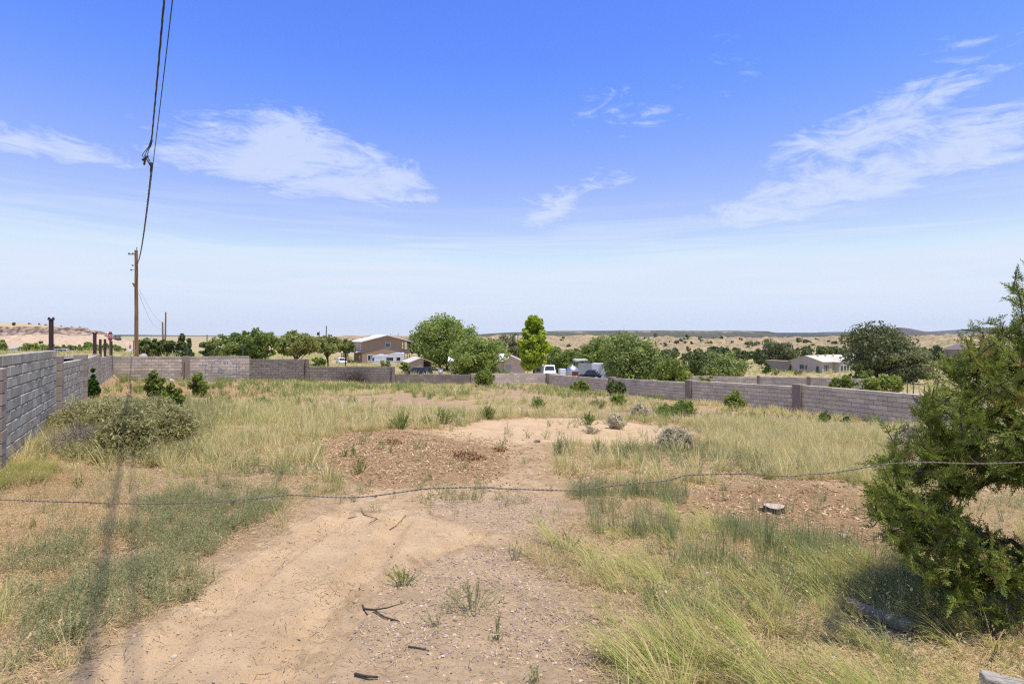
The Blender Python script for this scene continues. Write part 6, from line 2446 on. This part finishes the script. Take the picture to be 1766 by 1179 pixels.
rpix('rock', 'pale stone at the stake by the low wall step', 'rock', 669, 655, 10, 6, 'stone_pale', 12)
rpix('rock', 'dark clod on the far sand', 'clod', 926, 767, 14, 4, 'stone_brown', 13)
rpix('rock', 'small pale stone left of the big silver brush', 'rock', 1219, 783, 7, 4, 'stone_pale', 14)

# concrete rubble in the bottom right corner
p = P(1698, 1170, 3.05)
p.z = zt1(p.x, p.y)
cs_ = empty('concrete_slab', p, R(-14), 'broken grey concrete slab in the bottom right corner', 'slab')
m2 = MB()
m2.prism([(-.20, -.12), (.50, -.16), (.52, .18), (.22, .24), (-.02, .22), (-.17, .12)], -.05, .09, 'z')
m2.build('slab', M['stone_grey'], cs_, bevel=.012)
p2 = P(1748, 1150, 3.25)
p2.z = zt1(p2.x, p2.y)
m2 = MB()
m2.box(-.16, .45, -.05, .05, -.06, .15)
o = m2.build('concrete_block', M['stone_grey'], None, bevel=.012, loc=p2, rot=(R(4), R(5), R(-24)))
tag(o, 'upright concrete chunk behind the broken slab', 'concrete chunk')

# weathered post lying in the grass
a, b_ = G(1466, 1044), G(1572, 1084)
lg = empty('fallen_post', a, 0, 'weathered grey post lying in the long grass by the juniper', 'post')
m2 = MB()
dirv = b_ - a
n = 10
m2.tube([Vector((0, 0, .05)) + dirv * k / n + Vector((0, 0, .012 * math.sin(k * 2.2))) for k in range(n + 1)], [.05 + .0015 * math.sin(k * 1.7) for k in range(n + 1)], 14)
m2.build('log', M['log_wood'], lg, True)

st = G(1335, 880)
stp = empty('tree_stump', st, 0, 'sawn tree stump with pale top in the orange wood chips', 'stump')
m2 = MB()
rr_ = 17 / F * st.y
prof = [(rr_ * 1.12, -.06), (rr_ * 1.04, .02), (rr_, .06), (rr_ * .98, .088)]
m2.lathe(prof, 18)
for i, v_ in enumerate(m2.v):
    k = 1 + .10 * math.sin(3 * math.atan2(v_[1], v_[0]) + 1) + .05 * math.sin(7 * math.atan2(v_[1], v_[0]))
    m2.v[i] = (v_[0] * k, v_[1] * k, v_[2])
m2.build('bark', M['bark'], stp)
m2 = MB()
m2.lathe([(rr_ * .97, .0885), (rr_ * .95, .094), (.01, .095)], 18)
for i, v_ in enumerate(m2.v):
    k = 1 + .10 * math.sin(3 * math.atan2(v_[1], v_[0]) + 1) + .05 * math.sin(7 * math.atan2(v_[1], v_[0]))
    m2.v[i] = (v_[0] * k, v_[1] * k, v_[2])
m2.build('cut_top', M['cut_wood'], stp)
st2 = G(1312, 875)
s2_ = empty('tree_stump', st2, 0, 'little sawn stub left of the big stump', 'stump')
MB().lathe([(.035, -.04), (.03, .05)], 10).build('bark', M['bark'], s2_)
MB().lathe([(.029, .0505), (.02, .055)], 10).build('cut_top', M['cut_wood'], s2_)
lp = G(1458, 922)
o = MB().tube([(-.06, 0, .03), (.06, .02, .035)], [.028, .026], 10).build('wood_chunk', M['cut_wood'], None, loc=lp, rot=(0, 0, R(-10)))
tag(o, 'short cut log end lying right of the stump', 'log')
pa, pb_ = G(1328, 997), G(1349, 1012)
o = MB().tube([(0, 0, .02), tuple(pb_ - pa + Vector((0, 0, .02)))], .011, 8).build('white_stick', M['white_paint'], None, loc=pa)
tag(o, 'short white plastic pipe in the grass', 'pipe')


def stick(label, pxs, r0, mat, forks=()):
    q = [G(*p) + Vector((0, 0, r0 * 1.5)) for p in pxs]
    root = empty('fallen_branch', q[0], 0, label, 'branch')
    m2 = MB()
    m2.tube([v - q[0] for v in q], [r0 * (1 - .6 * k / len(q)) for k in range(len(q))], 6)
    for fk in forks:
        f = [G(*p) + Vector((0, 0, r0 * 1.5 + .03 * i)) for i, p in enumerate(fk)]
        m2.tube([v - q[0] for v in f], [r0 * .7, r0 * .5, r0 * .25][:len(f)], 5)
    m2.build('wood', M[mat], root)
    return root


stick('curved dark branch with a fork on the gravel by the track', [(618, 1018), (628, 1038), (645, 1050), (662, 1057), (690, 1061)], .010, 'bark', [((645, 1050), (668, 1048), (698, 1045)), ((618, 1018), (620, 1005))])
stick('short dark stick on the gravel at the bottom', [(612, 1156), (632, 1160), (652, 1161)], .010, 'bark')
stick('thin dark twig right of the curved branch', [(704, 1109), (724, 1111), (740, 1113)], .006, 'bark')
stick('long pale dead branch in the weeds right of the track', [(1172, 1020), (1200, 1003), (1240, 992), (1270, 982)], .009, 'bark_grey', [((1200, 1003), (1190, 985), (1150, 960)), ((1200, 1003), (1180, 1022))])
stick('leafless twig lying across the upper track', [(600, 892), (628, 886), (650, 893), (668, 900)], .007, 'twig_red', [((628, 886), (622, 876)), ((650, 893), (636, 904))])
stick('dry twig at the upper right of the track', [(672, 905), (684, 898), (700, 888)], .006, 'twig_red')
stick('pale bent stem in the grass near the white pipe', [(1310, 1078), (1330, 1062), (1352, 1056), (1380, 1058)], .006, 'cut_wood')
for (px, py, w, h, n_, lab) in ((800, 792, 70, 14, 380, 'small heap of dark wood chips right of the mulch'), (672, 762, 60, 8, 260, 'low dark mound of chips at the back of the mulch'), (862, 778, 40, 7, 150, 'dark scatter of chips at the right end of the mulch')):
    p = G(px, py)
    w = w / F * p.y
    root = empty('chip_heap', p, 0, lab, 'wood chips')
    m2 = MB()
    hh = h / F * p.y
    for i in range(n_):
        a_ = rng.random() * 6.283
        q = rng.random() ** .6 * (.7 + .5 * math.sin(a_ * 3 + px) * math.cos(a_ * 2))
        c = Vector((math.cos(a_) * q * w / 2, math.sin(a_) * q * w * .7, hh * (1 - q) * rng.random() * .7))
        Mx = Matrix.Translation(c) @ Euler(tuple(rng.random(3) * 3)).to_matrix().to_4x4()
        s = rng.uniform(.02, .055)
        m2.cur = float(rng.random() * .7)
        m2.box(-s, s, -s * .3, s * .3, -.004, .004, Mx)
    m2.build('chips', LM['chip_heap'], root)
    tag(root.children[0], kind='stuff')


# ------------------------------------------------------------------ ground cover: instanced on points
def blade(base, d, L, w, curl, segs=3, seed=None):
    """ribbon from base along d, bending over by curl"""
    V = []
    side = np.cross(d, [0, 0, 1.0])
    nl = np.linalg.norm(side)
    side = side / nl if nl > 1e-3 else np.array([1.0, 0, 0])
    p = np.array(base, float)
    dd = np.array(d, float)
    for k in range(segs + 1):
        f = k / segs
        ww = w * (1 - f ** 1.5) + w * .08
        V += [p - side * ww / 2, p + side * ww / 2]
        dd = dd + np.array([d[0], d[1], 0]) * curl / segs - np.array([0, 0, curl * .55 / segs])
        dd /= np.linalg.norm(dd)
        p = p + dd * L / segs
    return V, [(2 * k, 2 * k + 1, 2 * k + 3, 2 * k + 2) for k in range(segs)]


def tuft(seed, n, h, spread, w, curl, lean=(0, 0), segs=3, r=.05, dead=.25, heads=0):
    q = np.random.default_rng(seed)
    V, Fs, T = [], [], []
    for i in range(n):
        a = q.random() * 6.283
        s = q.random() ** .7
        d = np.array([math.cos(a) * s * spread + lean[0], math.sin(a) * s * spread + lean[1], 1.0])
        d += q.normal(size=3) * .08
        d /= np.linalg.norm(d)
        b_ = (math.cos(a) * r * s + q.normal() * r * .3, math.sin(a) * r * s + q.normal() * r * .3, -.01)
        L = h * q.uniform(.45, 1.1)
        v, f = blade(b_, d, L, w * q.uniform(.6, 1.3), curl * q.uniform(.3, 1.4), segs)
        o = len(V)
        V += v
        Fs += [tuple(o + k for k in g) for g in f]
        t = q.random() * .82 if q.random() > dead else q.uniform(.9, 1)
        T += [t] * len(v)
        if i < heads:
            tip = (v[-1] + v[-2]) / 2
            for k in range(5):
                c = tip - d * L * .05 * k + q.normal(size=3) * .003
                u = np.array([q.normal(), q.normal(), 1.2])
                u = u / np.linalg.norm(u) * .012
                s2 = np.cross(u, q.normal(size=3)) * .35
                o = len(V)
                V += [c - u, c - s2, c + u, c + s2]
                Fs.append((o, o + 1, o + 2, o + 3))
                T += [.97] * 4
    return mesh_np('tuft', V, Fs, None, T)


def weed(seed, nstem, h, spread, leaf, nleaf, thin=.004):
    q = np.random.default_rng(seed)
    V, Fs, T = [], [], []
    for i in range(nstem):
        a = q.random() * 6.283
        d = np.array([math.cos(a) * spread * q.random(), math.sin(a) * spread * q.random(), 1.0])
        d /= np.linalg.norm(d)
        L = h * q.uniform(.5, 1.1)
        v, f = blade((q.normal() * .03, q.normal() * .03, -.01), d, L, thin, .3, 3)
        o = len(V)
        V += v
        Fs += [tuple(o + k for k in g) for g in f]
        T += [.3] * len(v)
        cl = [(v[2 * k] + v[2 * k + 1]) / 2 for k in range(4)]
        for k in range(nleaf):
            f_ = q.uniform(.15, 1) * 3
            j = min(int(f_), 2)
            c = cl[j] + (cl[j + 1] - cl[j]) * (f_ - j)
            u = q.normal(size=3)
            u[2] = abs(u[2]) * .7 + .2
            u = u / np.linalg.norm(u) * leaf * q.uniform(.5, 1.2)
            s2 = np.cross(u, q.normal(size=3))
            s2 = s2 / np.linalg.norm(s2) * leaf * .28
            c = c + u
            o = len(V)
            V += [c - u, c - s2, c + u, c + s2]
            Fs.append((o, o + 1, o + 2, o + 3))
            T += [q.random()] * 4
    return mesh_np('weed', V, Fs, None, T)


def litter(seed, n, r, L, w):
    q = np.random.default_rng(seed)
    V, Fs, T = [], [], []
    for i in range(n):
        a = q.random() * 6.283
        c = np.array([q.normal() * r, q.normal() * r, .006 + abs(q.normal()) * .012])
        u = np.array([math.cos(a), math.sin(a), q.normal() * .22]) * L * q.uniform(.3, 1)
        s2 = np.array([-math.sin(a), math.cos(a), q.normal() * .3]) * w
        o = len(V)
        V += [c - u, c - s2, c + u, c + s2]
        Fs.append((o, o + 1, o + 2, o + 3))
        T += [q.random()] * 4
    return mesh_np('litter', V, Fs, None, T)


def chip_mesh(seed):
    q = np.random.default_rng(seed)
    L, w, t = .025 * q.uniform(.7, 1.5), .008 * q.uniform(.6, 1.5), .003
    V = np.array([(-L, -w * .7, -t), (L, -w, -t), (L, w * .8, -t), (-L * .9, w, -t), (-L, -w * .7, t), (L, -w, t * 1.5), (L, w * .8, t), (-L * .9, w, t)])
    return mesh_np('chip', V, [(0, 3, 2, 1), (4, 5, 6, 7), (0, 1, 5, 4), (1, 2, 6, 5), (2, 3, 7, 6), (3, 0, 4, 7)], None, [q.random()] * 8)


def pebble_mesh(seed):
    import bmesh
    q = np.random.default_rng(seed)
    bm = bmesh.new()
    for d in rand_sphere(q, 16):
        s = q.uniform(.8, 1.1)
        bm.verts.new((d[0] * s * .012, d[1] * s * .009, d[2] * s * .006))
    bmesh.ops.convex_hull(bm, input=bm.verts)
    bmesh.ops.delete(bm, geom=[v for v in bm.verts if not v.link_faces], context='VERTS')
    me = bpy.data.meshes.new('pebble')
    bm.to_mesh(me)
    bm.free()
    a = me.attributes.new('tint', 'FLOAT', 'POINT')
    a.data.foreach_set('value', [q.random()] * len(me.vertices))
    return me


def scatter(name, protos, pts, scale, mat, label, cat, tilt=.12, yaw=None, pid=None):
    """one object of kind stuff: points carrying instances of a few small meshes"""
    n = len(pts)
    rot = np.stack([rng.normal(size=n) * tilt, rng.normal(size=n) * tilt, rng.random(n) * 6.283 if yaw is None else yaw], 1)
    me = bpy.data.meshes.new(name)
    me.vertices.add(n)
    me.vertices.foreach_set('co', np.asarray(pts, np.float32).ravel())
    for k, t, v, f in (('rot', 'FLOAT_VECTOR', rot, 'vector'), ('scl', 'FLOAT', scale, 'value'), ('pid', 'INT', rng.integers(0, len(protos), n) if pid is None else pid, 'value')):
        a = me.attributes.new(k, t, 'POINT')
        a.data.foreach_set(f, np.ascontiguousarray(v).astype(np.int32 if t == 'INT' else np.float32).ravel())
    o = link(name, me)
    tag(o, label, cat, kind='stuff')
    ng = bpy.data.node_groups.new(name, 'GeometryNodeTree')
    ng.interface.new_socket('Geometry', in_out='INPUT', socket_type='NodeSocketGeometry')
    ng.interface.new_socket('Geometry', in_out='OUTPUT', socket_type='NodeSocketGeometry')
    g = NT(ng)
    gi, go = g.add('NodeGroupInput'), g.add('NodeGroupOutput')
    jn = g.add('GeometryNodeJoinGeometry')
    ar = g.add('GeometryNodeInputNamedAttribute', data_type='FLOAT_VECTOR')
    ar.inputs['Name'].default_value = 'rot'
    as_ = g.add('GeometryNodeInputNamedAttribute', data_type='FLOAT')
    as_.inputs['Name'].default_value = 'scl'
    ap = g.add('GeometryNodeInputNamedAttribute', data_type='INT')
    ap.inputs['Name'].default_value = 'pid'
    er = g.add('FunctionNodeEulerToRotation', {0: ar.outputs['Attribute']})
    for k, pm_ in enumerate(protos):
        pm_ = pm_.copy()
        pm_.materials.clear()
        pm_.materials.append(mat)
        po = bpy.data.objects.new(name + '_source', pm_)      # only a source of mesh data, not in the scene
        oi = g.add('GeometryNodeObjectInfo')
        oi.inputs['Object'].default_value = po
        oi.inputs['As Instance'].default_value = True
        cmp_ = g.add('FunctionNodeCompare', data_type='INT', operation='EQUAL')
        g.l.new(ap.outputs['Attribute'], cmp_.inputs[2])
        cmp_.inputs[3].default_value = k
        ip = g.add('GeometryNodeInstanceOnPoints')
        g.l.new(gi.outputs[0], ip.inputs['Points'])
        g.l.new(cmp_.outputs[0], ip.inputs['Selection'])
        g.l.new(oi.outputs['Geometry'], ip.inputs['Instance'])
        g.l.new(er.outputs[0], ip.inputs['Rotation'])
        g.l.new(as_.outputs['Attribute'], ip.inputs['Scale'])
        g.l.new(ip.outputs[0], jn.inputs[0])
    g.l.new(jn.outputs[0], go.inputs[0])
    md = o.modifiers.new('instances', 'NODES')
    md.node_group = ng
    return o


def cand(n, y0, y1, xm=1.06):
    """candidate points on the ground between two distances, over the width the lens takes in and a margin"""
    y = np.sqrt(rng.random(n) * (y1 ** 2 - y0 ** 2) + y0 ** 2)
    x = (rng.random(n) * 2 - 1) * (y * .92 * xm + .8)
    return x, y


def inside(x, y, m=.15):
    sl, sb, sr = wall_sides(x, y)
    return ((sl > m) | (y < 9)) & (sb > m) & (sr > m)


def put(x, y):
    return np.stack([x, y, zt(x, y)], 1)


LUSH_L = gpoly([(-40, 770), (60, 770), (110, 790), (80, 835), (-40, 850)])
LUSH_R = gpoly([(1080, 1300), (1070, 1150), (1180, 1100), (1310, 1050), (1420, 1010), (1480, 965), (1600, 1010), (1700, 1110), (1800, 1200), (1800, 1300)])
RYE = gpoly([(985, 800), (1110, 770), (1230, 770), (1330, 800), (1330, 830), (1200, 850), (1160, 900), (1180, 950), (1260, 900), (1330, 890), (1420, 930), (1600, 980), (1560, 1080), (1330, 1010), (1100, 980), (1010, 900), (980, 840)])
SALT_L = gpoly([(20, 1180), (20, 1010), (60, 930), (200, 900), (330, 840), (480, 780), (560, 800), (540, 850), (440, 920), (380, 960), (360, 1010), (250, 1080), (120, 1110)])
STRAW_R = gpoly([(1090, 690), (1250, 715), (1450, 735), (1600, 750), (1640, 850), (1500, 850), (1330, 830), (1220, 790), (1200, 740)])
SPARSE = gpoly([(930, 900), (1180, 880), (1420, 940), (1420, 1010), (1310, 1050), (1100, 1100), (1060, 1200), (1000, 1200), (980, 990)])
THICK = gpoly([(85, 700), (200, 680), (340, 690), (400, 740), (360, 800), (150, 812), (90, 780)])
DEADY = gpoly([(-40, 830), (110, 820), (230, 860), (260, 930), (140, 1000), (60, 1020), (-40, 1040)])


def dens(x, y):
    return fbm(x * .45 + 3, y * .45, 3, 77)


NZ = lambda x, y, s, seed: fbm(x * s, y * s, 3, seed)
TH = np.array([tuft])
# prototypes
t_near = [tuft(100 + i, 26, .34, .55, .0042, .8, (0, 0), 4, .045, .25, 3) for i in range(5)]
t_mid = [tuft(120 + i, 30, .38, .60, .008, .8, (0, 0), 3, .07, .25) for i in range(5)]
t_far = [tuft(140 + i, 26, .42, .65, .020, .7, (0, 0), 2, .12, .25) for i in range(4)]
l_lean = [tuft(160 + i, 22, .52, .30, .0052, .9, (-.75, .25), 5, .05, .30, 2) for i in range(6)]
rye_n = [tuft(180 + i, 12, .34, .20, .006, .25, (0, 0), 3, .05, .15) for i in range(5)]
w_near = [weed(200 + i, 10, .24, .9, .009, 26) for i in range(6)]
w_mid = [weed(220 + i, 9, .30, .9, .018, 18, .008) for i in range(4)]
lit = [litter(240 + i, 60, .13, .05, .0018) for i in range(4)]
lit_far = [litter(260 + i, 40, .3, .12, .006) for i in range(3)]


def select(x, y, prob):
    k = rng.random(len(x)) < prob
    return x[k], y[k]


LOG_A, LOG_B = G(1470, 1062), G(1585, 1105)


def seg_dist(x, y):
    dx, dy = LOG_B.x - LOG_A.x, LOG_B.y - LOG_A.y
    t = np.clip(((x - LOG_A.x) * dx + (y - LOG_A.y) * dy) / (dx * dx + dy * dy), 0, 1)
    return np.hypot(x - LOG_A.x - t * dx, y - LOG_A.y - t * dy)


def cover():
    global n_inst
    tot = 0

    def sc(*a, **k):
        nonlocal tot
        tot += len(a[2])
        return scatter(*a, **k)
    # --- near and middle ground, 2.6 to 9.5 m
    x, y = cand(34000, 2.4, 9.5)
    ok = inside(x, y)
    x, y = x[ok], y[ok]
    bare = soft(x, y, BARE)
    lushL, lushR = soft(x, y, LUSH_L, .3), soft(x, y, LUSH_R, .25)
    rye, salt, dead = soft(x, y, RYE, .3), soft(x, y, SALT_L, .25), soft(x, y, DEADY, .4)
    mul = soft(x, y, MULCH2, .3) & (x > 1)
    strawR = soft(x, y, STRAW_R, .4)
    dn = dens(x, y)
    base = sstep(.42, .62, dn)
    free = ~bare & ~mul
    # straw and greenish bunch grass
    clear = seg_dist(x, y) < .15
    free = free & ~clear
    pr = np.where(free & ~salt & ~dead, .05 + .42 * base, 0) * np.where(lushR | rye, .35, 1) * np.where(strawR, 2.0, 1) * np.where(soft(x, y, SPARSE, .3), .30, 1)
    gx, gy = select(x, y, np.clip(pr, 0, 1) * .45)
    half = rng.random(len(gx)) < sstep(.4, .6, NZ(gx, gy, .3, 91))
    for nm, sel, mt, lab in (('dry_grass', half, 'straw', 'dry straw coloured bunch grass near the front of the lot'), ('bunch_grass', ~half, 'straw_green', 'half green bunch grass near the front of the lot')):
        sc(nm, t_near, put(gx[sel], gy[sel]), rng.uniform(.5, 1.15, sel.sum()), LM[mt], lab, 'grass')
    gx, gy = select(x, y, np.where(lushR & ~bare & ~clear, .04 + .30 * sstep(.38, .56, NZ(x, y, 1.1, 121)), np.where(soft(x, y, SPARSE, .3) & ~bare, .07 * sstep(.45, .6, NZ(x, y, 1.6, 123)), 0)))
    sc('long_grass', l_lean, put(gx, gy), rng.uniform(.55, 1.2, len(gx)), LM['lush'], 'long yellow green grass leaning left in the right foreground', 'grass', yaw=rng.normal(size=len(gx)) * .45)
    gx, gy = select(x, y, np.where(lushL, .8, 0))
    sc('long_grass', l_lean, put(gx, gy), rng.uniform(.5, .9, len(gx)), LM['lush'], 'bright green grass at the foot of the left wall', 'grass', yaw=rng.normal(size=len(gx)) * .8 + 3.5)
    gx, gy = select(x, y, np.where(rye & ~bare & ~clear, .02 + .26 * sstep(.46, .60, NZ(x, y, 1.3, 93)), np.where(mul, .012, 0)))
    sc('blue_grass', rye_n, put(gx, gy), rng.uniform(.55, 1.25, len(gx)), LM['rye'], 'upright blue green grass stems right of the track', 'grass')
    # leafy weeds: the grey green mat left of the track, and scattered elsewhere
    pr = np.where(salt & ~soft(x, y, SANDP, .2), .02 + .36 * sstep(.45, .58, NZ(x, y, 1.1, 95)), np.where(free, .035 + .10 * rye + .10 * soft(x, y, SPARSE, .3), np.where(bare & ~soft(x, y, SANDP, .2), .006 + .015 * sstep(.5, .65, NZ(x, y, .7, 96)), 0)))
    pr = np.where(salt, pr, pr * sstep(.40, .6, NZ(x, y, .5, 97)) * 1.4)
    gx, gy = select(x, y, np.clip(pr, 0, 1))
    sc('weeds', w_near, put(gx, gy), rng.uniform(.45, 1.15, len(gx)), LM['weed'], 'grey green leafy weeds around the front of the lot', 'weeds')
    # dead thatch lying flat
    pr = np.where(dead, .55, np.where(free, .18 + .12 * lushR, .012))
    gx, gy = select(x, y, pr)
    sc('thatch', lit, put(gx, gy), rng.uniform(.6, 1.3, len(gx)), LM['thatch'], 'dead straw lying on the soil near the front', 'dead grass', tilt=.05)
    gx, gy = select(x, y, np.where(dead, .28, np.where(free, .02, 0)))
    sc('dead_grass', t_near, put(gx, gy), rng.uniform(.35, .7, len(gx)), LM['thatch'], 'thin orange dead grass at the left of the lot', 'dead grass', tilt=.5)
    # --- 9.5 to 22 m
    x, y = cand(26000, 9.5, 22)
    ok = inside(x, y)
    x, y = x[ok], y[ok]
    bare = soft(x, y, BARE) | soft(x, y, MULCH, .4)
    mul = soft(x, y, MULCH2, .3)
    rye, salt, strawR = soft(x, y, RYE, .4), soft(x, y, SALT_L, .4), soft(x, y, STRAW_R, .6)
    base = sstep(.40, .60, dens(x, y))
    free = ~bare & ~mul
    pr = np.where(free, .05 + .44 * base, 0) * np.where(rye | salt, .4, 1) + np.where(strawR & free, .35, 0)
    gx, gy = select(x, y, np.clip(pr, 0, 1) * .8)
    gs = sstep(.38, .62, NZ(gx, gy, .22, 101)) * .8 + .1 + .25 * soft(gx, gy, STRAW_R, .5)
    half = rng.random(len(gx)) < gs
    for nm, sel, mt, lab in (('dry_grass', half, 'straw', 'dry straw coloured bunch grass in the middle of the lot'), ('bunch_grass', ~half, 'straw_green', 'half green bunch grass in the middle of the lot')):
        sc(nm, t_mid, put(gx[sel], gy[sel]), rng.uniform(.55, 1.2, sel.sum()), LM[mt], lab, 'grass')
    pr = np.where(free, np.where(rye, .26, np.where(salt, .26, .06)) * sstep(.42, .58, NZ(x, y, .7, 103)), .010)
    gx, gy = select(x, y, pr)
    sc('weeds', w_mid, put(gx, gy), rng.uniform(.6, 1.25, len(gx)), LM['weed'], 'grey green weeds in the middle of the lot', 'weeds')
    gx, gy = select(x, y, np.where(free, .035 * sstep(.42, .55, NZ(x, y, .4, 141)), 0))
    sc('bunch_clumps', t_mid, put(gx, gy), rng.uniform(1.3, 1.9, len(gx)), LM['straw'], 'larger straw coloured bunches standing out of the grass', 'grass', tilt=.06)
    gx, gy = select(x, y, np.where(soft(x, y, THICK, .6), .30 * sstep(.38, .55, NZ(x, y, .9, 145)), 0))
    sc('saltbush_sprigs', w_mid, put(gx, gy), rng.uniform(.8, 1.7, len(gx)), LM['saltbush'], 'loose low sprigs of saltbush around the thicket', 'undergrowth')
    gx, gy = select(x, y, np.where(free & rye, .08, np.where(free, .015, 0)))
    sc('blue_grass', rye_n, put(gx, gy), rng.uniform(.8, 1.4, len(gx)), LM['rye'], 'upright blue green grass in the middle of the lot', 'grass')
    gx, gy = select(x, y, np.where(free, .25, .01))
    sc('thatch', lit_far, put(gx, gy), rng.uniform(.6, 1.2, len(gx)), LM['thatch'], 'dead straw lying between the tufts', 'dead grass', tilt=.05)
    # --- 22 to 55 m
    x, y = cand(30000, 22, 56)
    ok = inside(x, y, .3)
    x, y = x[ok], y[ok]
    bare = soft(x, y, BARE, .8, .6) | soft(x, y, SANDF, .8, .6)
    ora = inpoly(x, y, ORANGE2)
    base = sstep(.43, .62, dens(x * .7, y * .7))
    pr = np.where(bare, .045, .06 + .62 * base) * np.where(ora, .3, 1)
    gx, gy = select(x, y, np.clip(pr, 0, 1))
    gs = sstep(.30, .58, NZ(gx, gy, .13, 105)) * .7 + .28
    half = rng.random(len(gx)) < gs
    for nm, sel, mt, lab in (('dry_grass', half, 'straw', 'pale dry grass at the back of the lot'), ('bunch_grass', ~half, 'straw_green', 'half green grass at the back of the lot')):
        sc(nm, t_far, put(gx[sel], gy[sel]), rng.uniform(.45, 1.1, sel.sum()), LM[mt], lab, 'grass')
    gx, gy = select(x, y, np.where(bare, 0, .20 * sstep(.45, .62, NZ(x, y, .25, 107))))
    sc('weeds', w_mid, put(gx, gy), rng.uniform(1.0, 2.0, len(gx)), LM['green_tuft'], 'green weeds dotted through the back of the lot', 'weeds')
    # --- rough ground outside the walls
    x, y = cand(16000, 12, 230, 1.0)
    ok = ~inside(x, y, -.4) & ~((x < -20) & (y > 26.5) & (y < 37.5))
    x, y = x[ok], y[ok]
    sl, _, _ = wall_sides(x, y)
    gx, gy = select(x, y, sstep(.35, .6, dens(x * .3, y * .3)) * .75)
    half = rng.random(len(gx)) < .55
    for nm, sel, mt, lab in (('dry_grass', half, 'straw', 'dry grass on the rough ground beyond the walls'), ('bunch_grass', ~half, 'straw_green', 'greenish grass on the rough ground beyond the walls')):
        sc(nm, t_far, put(gx[sel], gy[sel]), rng.uniform(.8, 1.7, sel.sum()) * (1 + gy[sel] / 160), LM[mt], lab, 'grass')
    # --- wood chips and gravel
    x, y = cand(150000, 3, 24)
    m1, m2_ = blur(x, y, [MULCH], .9, 14), blur(x, y, [MULCH2], .6, 12) * (x > .5)
    gx, gy = select(x, y, np.clip((np.maximum(m1 * .9, m2_ * .5)) ** 1.4 * (.55 + 1.4 * sstep(.35, .6, NZ(x, y, 1.4, 151))), 0, .92))
    sc('wood_chips', [chip_mesh(300 + i) for i in range(8)], put(gx, gy) + np.array([0, 0, .006]), rng.uniform(.45, 1.15, len(gx)) * (1 + gy / 40), LM['chip'], 'shredded brown wood chips spread on the soil', 'wood chips', tilt=.35)
    x, y = cand(150000, 2.3, 10)
    ok = np.abs(x) < 5
    x, y = x[ok], y[ok]
    g1 = soft(x, y, GRAVEL, .3) | soft(x, y, GRAVEL2, .3)
    br = soft(x, y, BARE)
    sa = soft(x, y, SANDP, .15)
    gx, gy = select(x, y, np.where(g1 & ~sa, .62 * sstep(.30, .5, NZ(x, y, 1.5, 111)) + .12, np.where(br, .05, .03)) * np.where(sa, .35, 1))
    sc('gravel', [pebble_mesh(320 + i) for i in range(8)], put(gx, gy) + np.array([0, 0, .003]), .35 + 1.25 * rng.random(len(gx)) ** 3, LM['pebble'], 'loose gravel and grit on the bare track', 'gravel', tilt=.3)
    # clods of soil and dark bits of twig on the bare ground
    x, y = cand(60000, 2.3, 16)
    br = soft(x, y, BARE)
    gx, gy = select(x, y, np.where(br, .16, .22) * sstep(.42, .58, NZ(x, y, 1.8, 131)) + .02)
    sc('clods', [pebble_mesh(340 + i) for i in range(6)], put(gx, gy), .5 + 1.9 * rng.random(len(gx)) ** 4, LM['clod'], 'small clods of dry soil on the ground', 'soil', tilt=.4)
    gx, gy = select(x, y, np.where(br, .035, .09))
    sc('twig_litter', [litter(360 + i, 7, .10, .045, .0022) for i in range(4)], put(gx, gy), rng.uniform(.5, 1.4, len(gx)), LM['twig'], 'dark bits of twig and bark on the ground', 'litter', tilt=.08)
    print('instances', tot)


cover()
